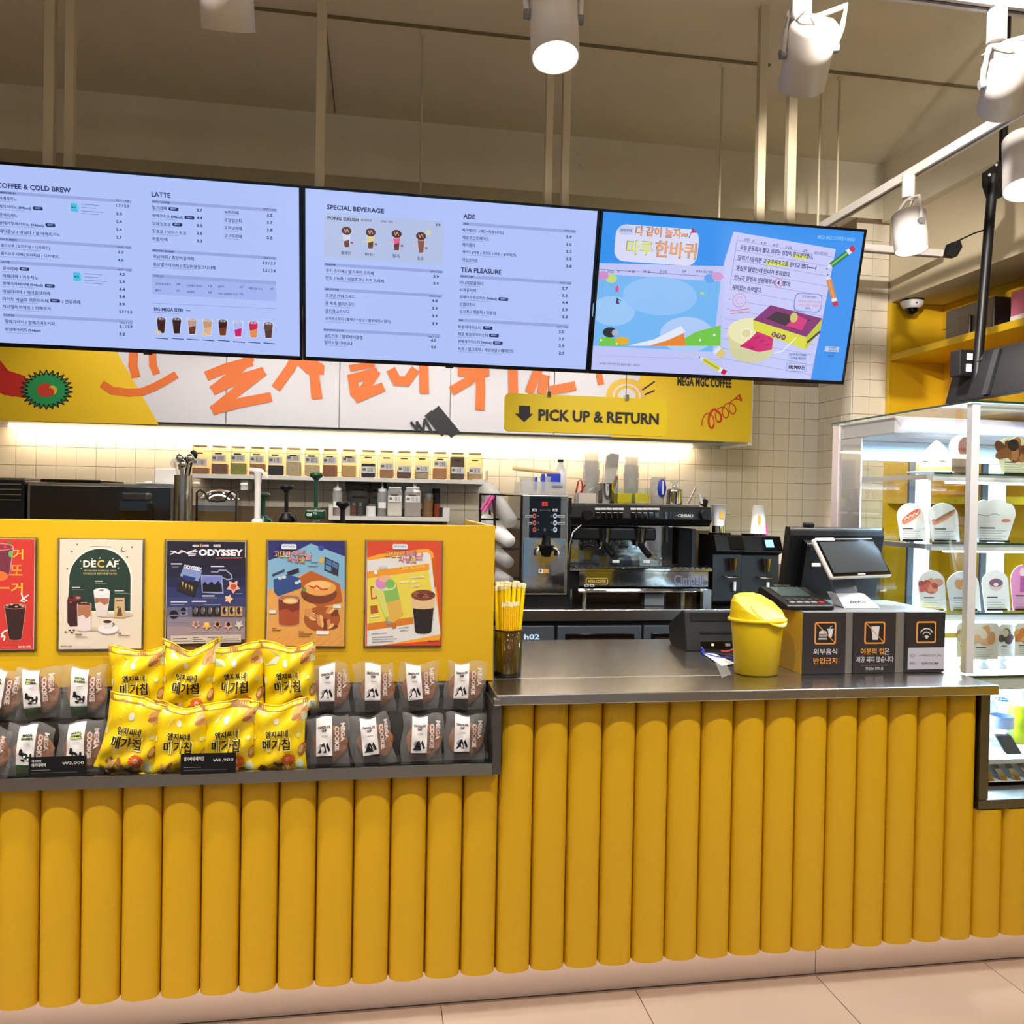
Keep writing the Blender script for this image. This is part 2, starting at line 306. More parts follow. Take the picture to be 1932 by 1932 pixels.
'를': ((72777,11277,11261,72761),(65243,18743,18728,58928,58909,18709,18658,67258,67274,24974,24994,65194),(65075,19175,19160,59060,59042,19442,19394,66194,66209,25409,25428,65028),),
'리': ((67182,60882,60655,66955),(46461,15261,15244,40444,40397,15497,15410,37612,55018,54435,37629,21727,21780,46380),),
'림': ((67182,60882,60748,67048),(23235,23158,66958,67035),(29218,60718,60676,29176),(45568,14968,14951,39551,39522,14922,14858,37360,53266,52683,37377,21176,21206,45506),),
'마': ((14059,13913,45113,45259),(20342,39242,39130,20230),(63582,57282,57056,63356,63474,74574,74592,63492),),
'만': ((14361,14257,45457,45561),(20345,39545,39474,20274),(64182,57882,57716,64016,64096,73996,74013,64113),(28032,21732,21660,66960,66978,27978),),
'맑': ((40350,18150,18134,34334,34313,18113,18058,35459,45364,44480,35776,24375,24399,40299),(64050,43350,43334,58034,57957,63957),(14369,14276,45476,45569),(20352,39552,39493,20293),(64182,57882,57762,64062,64114,74014,74031,64131),),
'맛': ((14364,14264,44564,44664),(20348,38648,38581,20281),(64182,57882,57732,64032,64103,74003,74020,64120),(46642,40342,40336,33695,17773,20156,33974,43606,52874,66656,69073,53195,46636),),
'망': ((14364,14267,45467,45564),(20348,39548,39484,20284),(58629,42440,25929,19898,25867,42356,58567,64598),(30417,42424,54117,58598,54079,42372,30379,26198),(64182,57882,57748,64048,64108,74008,74025,64125),),
'매': ((14056,13916,39716,39856),(19739,33839,33733,19633),(69282,63282,63192,53892,53977,48277,48067,53767,53875,63175,63056,69056),),
'메': ((55477,49777,49696,39796,39856,14056,13916,39716,39780,49680,49567,55267),(19739,33839,33733,19633),(69282,63282,63056,69056),),
'멜': ((68682,62682,62564,68564),(55777,50077,50032,40432,40467,14367,14277,40377,40415,50015,49966,55666),(20351,34751,34693,20293),(68554,23854,23837,62537,62516,23816,23758,71158,71175,30075,30100,68500),),
'면': ((67482,61182,61142,45542,45562,14662,14556,45456,45476,61076,61016,67316),(20645,39545,39473,20573),(45525,61125,61094,45494),(29831,23531,23460,68760,68778,29778),),
'모': ((18863,18757,38857,38802,11502,11484,72684,72702,45102,45157,65557,65663),(24846,59346,59273,24773),),
'몬': ((19471,19391,38891,38862,11562,11545,72745,72762,45162,45191,64991,65071),(25454,58754,58708,25408),(25326,19326,19260,65760,65778,25278),),
'몽': ((19472,19396,38896,38871,11571,11554,72754,72771,45171,45196,64996,65072),(25456,58756,58713,25413),(58926,42136,25026,18696,24966,42056,58866,65196),(29514,42120,54414,58896,54378,42072,29478,24996),),
'무': ((19469,19381,64981,65069),(25452,59052,58998,25398),(72750,11250,11234,38834,38756,45056,45134,72734),),
'물': ((19474,19405,64705,64774),(25458,58758,58722,25422),(72786,11586,11570,38870,38848,18748,18732,58632,58612,19012,18958,66658,66674,24974,24997,64897,64948,45148,45170,72770),),
'므': ((72703,11503,11485,72685),(18862,18755,65555,65662),(24845,59345,59271,24771),),
'미': ((15260,15112,46312,46460),(21543,40443,40329,21429),(66882,60882,60655,66655),),
'민': ((14962,14857,46657,46762),(21245,40445,40374,21174),(67182,60882,60719,67019),(29534,23534,23463,69063,69080,29480),),
'밀': ((14969,14877,46677,46769),(21252,40452,40393,21193),(66882,60882,60766,66766),(66754,22954,22938,60738,60715,23215,23158,69058,69075,29175,29200,66700),),
'바': ((20363,14063,13910,45710,45863,39563,39503,20303),(20286,39486,39427,20227),(63582,57282,57056,63356,63475,74575,74593,63493),),
'반': ((20365,14365,14254,45754,45865,39565,39528,20328),(20311,39511,39470,20270),(64182,57882,57716,64016,64096,73996,74013,64113),(28032,21732,21660,66960,66978,27978),),
'버': ((67482,61182,61098,45198,45264,39264,39205,20305,20364,14064,13912,45112,45181,61081,60955,67255),(20289,39189,39129,20229),),
'베': ((55477,49777,49696,39796,39860,34160,34104,19704,19760,14060,13912,39712,39779,49679,49567,55267),(19688,34088,34030,19630),(69282,63282,63056,69056),),
'보': ((24866,18866,18750,38850,38802,11502,11484,72684,72702,45102,45150,65550,65666,59366,59325,24825),(24809,59309,59267,24767),),
'복': ((64926,18126,18109,58909,58856,64856),(25776,19776,19692,38892,38865,11565,11548,72748,72765,45165,45192,64692,64776,58776,58751,25751),(25735,58735,58709,25709),),
'부': ((25473,19173,19075,64975,65073,59073,59042,25442),(25425,59025,58992,25392),(72748,11248,11231,38831,38756,45056,45131,72731),),
'분': ((25775,19775,19684,64684,64775,58775,58746,25746),(25730,58730,58701,25701),(72762,11262,11246,39446,39402,45702,45746,72746),(25322,19022,18960,66060,66078,25278),),
'브': ((72703,11503,11485,72685),(24866,18866,18748,65548,65666,59366,59324,24824),(24807,59307,59264,24764),),
'블': ((25778,19778,19703,64703,64778,58778,58756,25756),(25741,58741,58719,25719),(72784,11584,11568,72768),(64947,18747,18731,58631,58612,19012,18958,66658,66674,24974,24997,64897),),
'비': ((66882,60882,60655,66655),(21563,15263,15110,47210,47363,41063,41003,21503),(21486,40986,40927,21427),),
'사': ((34162,28162,28122,22962,10320,14204,24434,31079,37637,47508,51425,39164,34122),(63582,57282,57056,63356,63472,74572,74590,63490),),
'상': ((58628,42439,25928,19897,25867,42356,58567,64597),(42422,54115,58597,54079,42372,30379,26197,30415),(34170,27870,27847,23300,11269,14553,24775,31110,37679,47259,50575,38603,34145),(64182,57882,57745,64045,64106,74006,74023,64123),),
'샷': ((64182,57882,57730,64030,64075,73975,73993,64093,64125,74025,74043,64143),(46641,40341,40334,33694,17773,20156,33973,43604,52873,66656,69073,53494,46634),(34169,28169,28146,23599,11268,14552,24775,31409,37679,47558,50874,38902,34145),),
'서': ((67482,61182,61105,45205,45188,61088,60955,67255),(35362,29062,29022,23861,11220,15103,25334,32279,38836,49007,52624,40363,35322),),
'세': ((69282,63282,63056,69056),(55177,49477,49401,38001,37984,49384,49267,54967),(31760,25460,25417,21461,10620,14504,23233,28673,33736,41809,45425,35265,31718),),
'센': ((68682,62682,62512,68512),(55477,49477,49425,38925,38908,49408,49318,55318),(31466,25466,25432,21792,11560,15145,23266,28397,33469,41250,44566,34994,31432),(30433,24433,24360,70560,70578,30378),),
'션': ((67482,61182,61148,47348,47331,61131,61102,47302,47285,61085,61013,67313),(34769,28469,28440,23891,11559,14843,25066,31703,37969,47547,50863,39194,34740),(29830,23530,23460,68760,68778,29778),),
'수': ((45274,38974,38961,31419,14596,16979,31997,42232,52397,67379,69796,53019,45261),(72754,11554,11537,38837,38756,45056,45137,72737),),
'숫': ((72779,11579,11562,38862,38837,45137,45162,72762),(45126,38526,38519,31888,15672,17756,32170,41795,51369,66056,67872,51688,45119),(45279,38979,38969,31431,14912,17295,32011,42242,52411,67095,69212,52732,45269),),
'숭': ((72777,11577,11560,38860,38836,24124,18696,24966,42056,58866,65196,59824,45136,45160,72760),(42120,54414,58896,54378,42072,29478,24996,29514),(45278,38978,38968,31430,14910,17294,32010,42242,52110,66794,69210,52730,45268),),
'쉬': ((67182,60882,60656,66956),(36872,30272,30258,25720,13097,16380,26899,33828,40402,50586,53602,41324,36858),(56553,55968,32862,11260,12143,30744,30662,36962,37045,46648),),
'스': ((72703,11503,11486,72686),(45266,38666,38649,30797,13968,16651,31674,41916,52374,67051,69768,52997,45249),),
'습': ((25346,19046,18958,64558,64646,58646,58620,25320),(25304,58604,58575,25275),(72779,11579,11562,72762),(45279,38979,38969,31431,14911,17295,32011,42242,52111,66795,69211,52732,45269),),
'시': ((66882,60882,60655,66655),(35662,29362,29322,23861,10920,14802,25333,32578,39435,49907,53524,40663,35622),),
'식': ((67034,21734,21717,60717,60656,66956),(67182,60882,60746,67046),(35371,29071,29049,24502,12172,15155,25678,32313,38880,49359,52376,40104,35349),),
'신': ((67182,60882,60716,67016),(29531,23531,23460,69060,69078,29478),(35369,29069,29046,24497,12165,15448,25672,32308,38874,49052,52369,40099,35346),),
'실': ((66882,60882,60765,66765),(67053,22953,22937,60737,60714,23214,23158,69058,69075,29175,29199,66999),(35375,29075,29058,24213,11883,15167,25689,32323,39191,49371,52387,40115,35358),),
'심': ((67182,60882,60753,67053),(23240,23158,66958,67040),(29224,60724,60676,29176),(35373,29073,29051,24505,11875,15159,25681,32315,38884,49363,52379,40107,35351),),
'쏜': ((32074,26074,26055,22726,13104,16089,24206,29330,34107,42190,50006,55128,59905,67989,71004,61425,58155,58174,51874,51855,49431,42210,34731,32055),(45187,38887,38861,11561,11544,72744,72761,45161),(25325,19025,18960,66060,66078,25278),),
'씨': ((68082,61782,61556,67856),(26962,21262,21211,18763,10622,14508,20531,23862,27430,33705,39730,43362,46630,52907,56822,48463,46411,46462,40462,40411,38871,33732,28371,26911),),
'아': ((29664,17343,12486,17228,29506,41528,46386,41643),(21529,29646,37429,40386,37341,29525,21441,18186),(63582,57282,57056,63356,63474,74574,74592,63492),),
'안': ((43150,30266,17650,12810,17570,30154,43070,48210),(22137,30248,38637,42210,38583,30172,22083,18810),(64182,57882,57715,64015,64096,73996,74013,64113),(28032,21732,21660,66960,66978,27978),),
'않': ((42854,30269,17654,12817,17579,30164,42779,47617),(22142,30252,38342,41617,38291,30182,22091,18817),(62811,53520,44511,41188,44465,53456,62765,66088),(48700,53505,58600,60688,58575,53471,48675,46588),(64182,57882,57769,64069,64114,74014,74031,64131),(56863,50563,50543,36743,36728,70628,70643,56843),(24445,18445,18362,29763,39070,37886,30981,24379),),
'앱': ((38655,27569,16455,12218,16381,27467,38581,42818),(20643,27552,34443,37418,34394,27484,20594,17618),(30148,24148,24058,68458,68548,62548,62522,30122),(30105,62505,62476,30076),(68682,62682,62630,53930,53977,48277,48160,53860,53913,62613,62558,68558),),
'얄': ((42860,30274,17660,12823,17587,30173,42787,47623),(22147,30256,38347,41623,38299,30190,22099,18823),(64182,57882,57767,64067,64095,73995,74012,64112,64138,74038,74054,64154),(64056,21156,21140,58040,58016,21116,21058,66358,66375,27075,27100,64000),),
'언': ((67482,61182,61119,47319,41654,29967,17651,12511,17571,29855,41268,47302,61102,61015,67315),(29949,38338,41611,38284,29873,21784,18511,21838),(30132,23832,23760,69060,69078,30078),),
'얼': ((67182,61182,61131,47331,41662,29974,17360,12523,17286,29871,41583,47315,61115,61067,67067),(29957,38347,41623,38298,29888,21798,18523,21847),(67054,23554,23538,61038,61016,23516,23458,69658,69675,29775,29800,67000),),
'엄': ((67482,61182,61124,47324,41657,29969,17354,12515,17277,29862,41575,47308,61108,61052,67352),(29951,38341,41615,38289,29880,21789,18515,21841),(23240,23158,67258,67340),(29224,61024,60976,29176),),
'에': ((69282,63282,63056,69056),(55477,49777,49694,41294,36844,26663,16142,12184,16027,26505,36724,41277,49677,49567,55267),(26644,33228,35584,33141,26525,20241,18184,20328),),
'엠': ((68682,62682,62551,68551),(24140,24058,68458,68540),(30123,62523,62476,30076),(55777,50077,50024,42824,37756,27568,16453,12215,16378,27463,37675,42807,50007,49953,55653),(27551,34441,37415,34390,27480,20590,17615,20641),),
'여': ((67482,61182,61131,43731,38056,29664,17343,12786,17228,29506,38216,43943,61043,60955,67255),(21529,29646,37429,40386,37341,29525,21441,18486),(45514,61114,61060,45760),),
'연': ((67482,61182,61146,43746,37762,29967,17651,12511,17570,29854,37960,43975,61075,61014,67314),(21838,29949,38338,41611,38283,29872,21783,18511),(46429,61129,61092,46392),(30132,23832,23760,69060,69078,30078),),
'열': ((67182,61182,61155,44055,38069,29974,17360,12522,17285,29871,37976,43991,61091,61066,67066),(21847,29957,38347,41622,38298,29888,21798,18522),(46738,61138,61108,46708),(67054,23554,23538,61038,61016,23516,23458,69658,69675,29775,29800,67000),),
'였': ((67482,61182,61150,43450,37764,29970,17654,12516,17578,29863,37968,43683,61083,61053,67353),(21842,29952,38042,41316,37990,29880,21790,18516),(46434,61134,61100,46400),(34646,28646,28631,24998,15074,18058,26476,31600,36074,44156,51975,56801,61876,70258,73574,63397,59831,59846,53846,53831,51402,44176,37001,34631),),
'오': ((59951,42267,24551,17608,23567,38849,38802,11502,11484,72684,72702,45102,45149,60767,66808),(28739,42250,55439,60808,55377,42165,28677,23608),),
'온': ((59363,42275,24863,18230,23898,38885,38862,11562,11545,72745,72762,45162,45185,60198,65930),(29351,42258,54851,59630,54809,42202,29309,24530),(25326,19326,19260,65760,65778,25278),),
'옵': ((59667,42278,24567,18237,23608,38896,38875,11575,11558,72758,72775,45175,45196,60208,65937),(29356,42263,54856,59637,54818,42212,29318,24537),(25345,19045,18958,64858,64945,58645,58620,25320),(25303,58603,58576,25276),),
'와': ((44652,31767,18852,13714,17878,28662,28622,10622,11504,31606,53513,52928,34923,34962,45478,49714),(23039,31749,40139,43414,40088,31678,22988,19714),(63582,57282,57056,63356,63471,74271,74289,63489),),
'왔': ((44063,32074,20063,15232,19105,28992,28971,11270,12154,31955,54163,53578,44574,35272,35292,44905,48832),(24251,32058,39851,42832,39814,32007,24214,21232),(64182,57882,57744,64044,64104,74004,74021,64121),(33434,27134,27128,23796,13574,16858,24975,30099,34874,42656,50474,55299,60375,68758,71774,61896,58328,58334,52334,52328,49900,42676,35500,33428),),
'왕': ((58625,42135,25925,19896,25866,42056,58566,64296),(30413,42119,53813,58296,53778,42072,30378,25896),(44062,32073,20062,15232,19104,28990,28970,11269,12152,31954,54162,53576,44573,35270,35291,44904,48832),(24251,32058,39851,42832,39813,32006,24213,21232),(64182,57882,57737,64037,64101,74001,74018,64118),),
'외': ((46452,33567,20352,15214,19378,30162,30122,11822,12704,33406,56514,55930,46326,36423,36462,47278,51514),(24839,33549,42239,45514,42188,33478,24788,21514),(66882,60582,60355,66655),),
'요': ((59952,42268,24552,17609,19982,26563,26502,11502,11484,72684,72702,57702,57763,64382,66809),(28740,42251,55440,60809,55379,42168,28679,23609),(32502,32555,51455,51402),),
'운': ((59364,42276,24864,18230,24797,42185,59297,65930),(29652,42259,54552,59330,54510,42202,29610,24830),(72767,11267,11250,39450,39404,45704,45750,72750),(25326,19326,19260,66060,66078,25278),),
'원': ((66882,60882,60748,46948,46933,60733,60710,66710),(45262,33273,21262,16433,21204,33194,45204,49733),(25450,33257,41050,44033,41016,33209,25416,22433),(55369,54784,32278,10977,11860,30761,30718,36718,36762,46065),(26826,20526,20460,68460,68478,26778),),
'월': ((66882,60882,60774,47274,47260,60760,60748,66748),(45268,33277,20968,16443,20918,33210,45218,50043),(25158,33263,41058,44043,41029,33224,25129,22443),(55689,55402,32897,11296,11881,29582,29548,35848,35883,45785),(66740,21440,21426,60726,60707,21707,21658,69058,69073,27673,27693,66693),),
'위': ((46158,33571,21258,16424,21191,33478,46091,50924),(25446,33554,41946,44924,41903,33495,25403,22424),(67182,60882,60656,66956),(56552,55967,32860,11259,12142,30743,30662,36962,37044,46647),),
'유': ((59359,41973,24859,18223,24788,41874,59288,65923),(29347,41956,54547,59323,54500,41891,29300,24823),(72753,11253,11236,27136,27056,33356,33436,50536,50456,56756,56836,72736),),
'으': ((42267,24550,17605,24460,42143,59560,66805,59650),(28738,42251,55438,60805,55372,42160,28672,23305),(72703,11503,11485,72685),),
'은': ((72763,11563,11546,72746),(59362,42274,24862,18229,24796,42184,59296,65929),(29350,42257,54850,59629,54808,42201,29308,24529),(25326,19326,19260,65760,65778,25278),),
'을': ((59668,42278,24568,18239,24510,42200,59610,65939),(29356,42262,55156,59639,55121,42215,29321,24839),(72784,11584,11568,72768),(64948,18748,18732,58632,58612,19012,18958,66658,66674,24974,24997,64897),),
'음': ((59665,42277,24565,18234,24502,42191,59602,65934),(29353,42260,54853,59634,54815,42208,29315,24534),(18733,18658,65158,65233),(25016,58916,58876,24976),(72772,11572,11555,72755),),
'응': ((72772,11572,11555,72755),(58926,42136,25026,18696,24966,42056,58866,65196),(42120,54414,58896,54378,42072,29478,24996,29514),(59665,42276,24565,18233,24501,42190,59601,65933),(29353,42260,54853,59633,54813,42207,29313,24533),),
'의': ((46450,33565,20350,15212,20274,33459,46374,51512),(24838,33547,42238,45512,42186,33477,24786,21512),(66882,60582,60355,66655),(56515,55930,33123,11822,12705,33406),),
'이': ((66882,60882,60655,66655),(31164,18843,13986,18728,31006,43328,48186,43443),(23029,31146,39229,42186,39141,31025,22941,19986),),
'인': ((67182,60882,60716,67016),(29533,23533,23460,69060,69078,29478),(43450,30866,17950,13110,17870,30754,43370,48210),(22437,30848,38937,42210,38883,30773,22383,19110),),
'일': ((43159,30574,17959,13123,17887,30473,43087,47923),(22447,30556,38647,41923,38599,30490,22399,19123),(67182,60882,60766,67066),(67055,22955,22938,60738,60716,23216,23158,69058,69075,29175,29200,67000),),
'임': ((67182,60882,60752,67052),(23240,23158,66958,67040),(29224,60724,60676,29176),(43455,30870,17955,13117,17879,30764,43379,48217),(22442,30852,38942,42217,38891,30782,22391,19117),),
'입': ((67182,60882,60760,67060),(29549,23249,23158,66958,67049,60749,60722,29522),(29505,60705,60676,29476),(43456,30871,17956,13119,17881,30767,43381,48219),(22444,30854,38944,42219,38894,30784,22394,19119),),
'있': ((67182,60882,60752,67052),(43454,30869,17954,13116,17878,30763,43378,48216),(22441,30851,38941,42216,38890,30780,22390,19116),(34343,28343,28331,24698,14774,17759,25876,31300,35775,43857,51675,56201,61576,69959,72974,63097,59531,59543,53543,53531,50802,43577,36701,34331),),
'자': ((49458,12858,12841,28141,28113,22956,10316,13899,24429,31374,37932,48104,51721,39459,34413,34441,49441),(63582,57282,57056,63356,63473,74573,74590,63490),),
'장': ((58628,42439,25928,19898,25867,42356,58567,64598),(30416,42423,54116,58598,54079,42372,30379,26198),(49465,13165,13148,28148,28139,23595,11266,14249,24771,31405,37675,47856,50572,38899,34439,34448,49448),(64182,57882,57746,64046,64107,74007,74024,64124),),
'재': ((69282,63282,63190,54490,54577,48577,48367,54367,54473,63173,63056,69056),(43755,12255,12238,25438,25420,21759,10618,14502,23230,28672,33735,42110,46026,34964,31420,31438,43738),),
'저': ((67482,61182,61100,46400,46383,61083,60955,67255),(50358,13458,13442,28742,28716,23257,10916,14500,25031,31976,38533,49005,52621,40060,35016,35042,50342),),
'제': ((68982,63282,63056,68756),(55476,49476,49401,38301,38284,49384,49267,55267),(43455,12555,12538,25438,25418,21459,10616,14501,22930,28372,33433,41806,45722,34962,31418,31438,43438),),
'젤': ((68682,62682,62561,68561),(55477,49477,49430,39530,39514,49414,49363,55363),(43168,13168,13151,25451,25444,21806,11578,14862,23282,28411,33785,41567,44583,35009,31444,31451,43151),(68551,23851,23834,62534,62514,23814,23758,71158,71175,30075,30099,68499),),
'져': ((67482,61182,61118,47618,47601,61101,61070,47570,47552,61052,60956,67256),(50058,13458,13442,28742,28716,23256,10915,15099,25030,31976,38534,48705,52321,40061,35016,35042,50042),),
'준': ((67170,17070,17054,38054,31118,15198,17582,32599,42231,51499,66782,69198,53018,46154,67154),(72766,11266,11248,39448,39403,45703,45748,72748),(25325,19025,18960,66060,66078,25278),),
'줘': ((67182,60882,60726,45426,45410,60710,60656,66956),(51265,15565,15548,30248,30244,25414,13395,15779,26594,33219,40096,50283,52999,41016,36244,36248,51248),(55953,55668,32562,11261,11844,29845,29762,36062,36146,46048),),
'즐': ((72786,11586,11569,72769),(64948,18748,18732,58632,58612,19012,18958,66658,66674,24974,24997,64897),(67173,17073,17056,38656,30827,14913,16697,32010,42237,52110,67397,69513,53327,45856,67156),),
'지': ((66882,60882,60656,66656),(51558,13758,13741,29341,29313,24155,11516,15099,25629,32574,39732,50204,53521,40958,35613,35641,51541),),
'진': ((67182,60882,60716,67016),(29532,23532,23460,69060,69078,29478),(51263,14063,14046,29646,29634,24790,12160,15444,25966,32900,39468,49648,52965,40692,35934,35946,51246),),
'쪼': ((40462,14062,14046,25746,25732,22096,11869,14854,23574,28702,33775,42155,50274,55402,60473,69153,72168,61995,58732,58746,69846,69862,43462,43446,52446,52432,49701,42175,34402,31732,31746,40446),(45146,38846,38802,11502,11484,72684,72702,45102),),
'차': ((34178,27878,27842,12842,12826,27826,27809,22953,10615,14199,24427,31069,37330,46903,50519,38556,34109,34126,49126,49142,34142),(63582,57282,57056,63356,63472,74572,74589,63489),),
'첫': ((34782,28482,28455,13455,13438,28438,28433,23891,11563,14847,25068,31700,37972,48153,50869,39195,34433,34438,49438,49455,34755),(67482,61182,61118,47618,47601,61101,61025,67325),(48740,42140,42136,35195,19573,21656,35774,45406,54674,68756,71173,55295,48736),),
'청': ((61328,44839,28328,22298,28267,44756,61267,67298),(32816,44822,56816,61298,56779,44772,32779,28298),(34783,28483,28455,13455,13438,28438,28434,23592,11564,14548,25069,31701,38272,48754,51470,39195,34434,34438,49438,49455,34755),(67482,61182,61117,47617,47600,61100,61045,67345),),
'체': ((68982,63282,63056,68756),(55476,49476,49393,39193,39175,49375,49267,55267),(31474,25474,25440,12840,12823,25423,25412,21458,10918,14502,22930,28369,33732,42107,45722,34960,31412,31423,43723,43740,31440),),
'초': ((45277,39277,39246,17346,17329,38929,31685,14861,17245,32263,42197,52063,67045,69461,52385,45229,67129,67146,45246),(45152,39152,39101,11501,11484,72684,72701,45101),),
'추': ((72745,11545,11528,38828,38755,45055,45128,72728),(45282,38982,38954,17354,17337,38937,31699,15179,17562,31979,42209,52079,66462,68879,52400,45237,66837,66854,45254),),
'치': ((66882,60882,60656,66656),(36578,30278,30242,14642,14626,30226,30209,25353,12715,15999,26527,33469,40329,50503,54119,41555,36509,36526,51826,51842,36542),),
'칩': ((67182,60882,60757,67057),(29546,23246,23158,66958,67046,60746,60720,29520),(29504,60704,60676,29476),(36283,29983,29957,14657,14640,29940,25099,12773,15756,26276,33208,40079,50561,53277,41001,35940,51240,51257,36257),),
'카': ((46458,15858,15841,40141,39521,38002,12196,13378,36185,27143,12109,15393,40066),(63582,57282,57056,63356,63473,74273,74290,63490),),
'캔': ((68682,62682,62612,53612,53677,47977,47819,53519,53595,62595,62512,68512),(30432,24132,24060,70560,70578,30378),(41662,15262,15245,35345,33820,11915,13098,31705,24175,12152,15137,35289),),
'커': ((67182,61182,61091,45491,45474,61074,60956,66956),(45858,15258,15241,39541,38921,37402,11596,12778,35585,26543,11509,14793,39166),),
'컵': ((29846,23546,23458,67258,67346,61046,61020,29820),(29803,61003,60976,29776),(67482,61182,61123,46423,46406,61106,61058,67358),(46470,16470,16453,39853,38029,12825,14008,35614,26887,13367,15750,38896),),
'컷': ((67482,61182,61115,46415,46398,61098,61026,67326),(46466,16466,16448,39848,38022,12818,14002,35607,27178,13357,15740,39190),(48446,42146,42138,35496,19573,21956,35774,45107,54375,68157,70874,54996,48438),),
'케': ((69282,63282,63056,69056),(54876,49176,49093,38593,40423,41055,15255,15238,35038,33202,11598,12780,31686,24149,11817,15402,28636,36476,49076,48967,54667),),
'코': ((65360,18860,18843,59343,59005,17000,17882,58690,57764,56236,62534,64993),(41562,35262,35203,11503,11486,72686,72703,41503),),
'콘': ((65071,18871,18854,59054,59029,17025,17908,58714,57178,63177,65018),(42495,36195,36162,11562,11545,72745,72762,42462),(25326,19326,19259,66659,66676,25276),),
'콜': ((65075,18875,18858,59058,59040,17036,17919,58725,57498,63797,65033),(42511,36211,36184,11584,11567,72767,72784,42484),(64948,18748,18732,58632,58612,19012,18959,66659,66675,24975,24996,64896),),
'콩': ((58925,42135,25025,18696,24966,42056,58866,65196),(42119,54413,58896,54378,42072,29478,24996,29513),(65373,18873,18856,59056,59034,17030,17912,58719,57186,63484,65024),(42501,36201,36170,11570,11553,72753,72770,42470),),
'쿠': ((65068,19168,19151,59051,59019,17314,18196,58703,56260,11560,11543,39143,39056,45056,45143,72743,72760,62560,64708),),
'퀴': ((67782,61482,61256,67556),(50065,17065,17048,44048,43721,15516,16399,43106,41570,25668,10967,11850,29851,29769,36069,36152,46654,56858,56574,47571,49722),),
'큐': ((65068,19168,19151,59051,59019,17315,18196,58703,56261,11561,11544,27144,27056,33356,33444,50544,50456,56456,56544,72744,72761,62561,64709),),
'크': ((72704,11504,11487,72687),(65359,18859,18842,59042,58996,16990,17873,58680,57753,55923,62221,64981),),
'클': ((65071,19471,19454,59054,58733,17628,18512,58418,57189,11589,11572,72772,72789,63489,64725),(65551,18751,18735,59235,59214,18714,18658,67858,67875,24675,24699,65499),),
'큼': ((19036,18958,65158,65236),(25019,58919,58876,24976),(65072,19472,19455,59055,58728,17624,18507,58413,56878,11578,11561,72761,72778,63178,64720),),
'키': ((67182,60882,60656,66956),(47658,16458,16441,41341,40721,39202,13096,13978,37385,28043,12709,15992,40966),),
'탄': ((14664,14548,36750,50555,49972,36767,20866,20899,44299,44316,20916,20947,45547,45564),(64182,57882,57714,64014,64094,73994,74012,64112),(28029,21729,21660,66960,66978,27978),),
'테': ((69282,63282,63056,69056),(55476,49476,49396,39796,39779,49379,49267,55267),(14055,13910,31611,43016,42433,31928,19927,19977,35877,35893,19993,20038,39238,39255),),
'토': ((19463,19348,38848,38801,11501,11484,72684,72701,45101,45148,65848,65864,25664,25698,63798,63815,25715,25746,65346,65363),),
'톡': ((64623,18123,18106,58606,58556,64556),(19476,19384,38884,38860,11260,11243,72743,72760,45160,45184,65584,65600,25700,25722,63222,63238,25738,25759,65059,65076),),
'트': ((72702,11502,11485,72685),(19462,19343,65843,65860,25660,25695,63795,63812,25712,25745,65345,65362),),
'티': ((67182,60882,60656,66956),(15861,15710,38211,53517,52934,38228,21727,21781,46081,46098,21798,21844,48544,48561),),
'파': ((50058,12258,12240,19740,19629,10629,11212,31613,53520,52935,42732,42840,50040),(25630,25740,36840,36731),(63582,57282,57056,63356,63474,74574,74591,63491),),
'판': ((49760,13460,13444,20344,20266,11566,12149,31950,53257,52972,43069,43144,49744),(26267,26344,37144,37068),(64182,57882,57715,64015,64096,73996,74013,64113),(28031,21731,21660,66960,66978,27978),),
'퍼': ((67482,61182,61096,48196,48180,61080,60956,67256),(50658,13158,13141,20041,19929,10929,11511,31313,52920,52335,42732,42841,50641),(25930,26041,36841,36731),),
'펄': ((67482,61182,61130,49130,49114,61114,61062,67362),(49468,13468,13451,20051,19987,11587,12169,31671,52377,52092,42490,42551,49451),(26287,26351,36551,36489),(67351,23551,23535,61035,61013,23513,23458,69658,69674,29774,29798,67298),),
'페': ((69282,63282,63056,69056),(56076,50376,50296,40996,40977,50277,50168,55868),(43153,12253,12236,17636,17529,10629,11511,27413,44819,44534,37332,37436,43136),(23229,23336,31736,31631),),
'편': ((67482,61182,61139,49739,49722,61122,61096,49696,49678,61078,61013,67313),(49164,13464,13446,20046,19965,11565,12148,31049,51455,51170,42468,42546,49146),(26266,26346,36546,36466),(30127,23827,23760,69060,69078,30078),),
'포': ((67160,17060,17043,27543,27469,16969,16952,38852,38801,11501,11484,72684,72701,45101,45152,67052,67069,56569,56643,67143),(33469,33543,50643,50569),),
'퐁': ((58923,42133,25023,18694,24966,42056,58866,65194),(42117,54411,58894,54378,42072,29478,24994,29511),(66873,17373,17356,27556,27509,17309,17292,38892,38867,11567,11550,72750,72767,45167,45192,66792,66809,56609,56656,66856),(33509,33556,50656,50609),),
'푸': ((67169,17369,17352,27552,27490,17590,17574,66774,66790,56890,56952,67152),(33790,33852,50652,50590),(72748,11248,11231,38831,38756,45056,45131,72731),),
'프': ((72702,11502,11484,72684),(67159,17059,17042,27542,27463,16963,16947,67047,67063,56563,56642,67142),(33463,33542,50642,50563),),
'플': ((72781,11581,11564,72764),(66875,17375,17359,27559,27516,17316,17300,66800,66816,56616,56659,66859),(33516,33559,50659,50616),(64945,18745,18729,58629,58610,19010,18958,66658,66674,24974,24995,64895),),
'피': ((67182,60882,60656,66956),(51558,13158,13140,20640,20529,11229,12112,32813,55320,55036,43932,44040,51540),(26530,26640,38040,37931),),
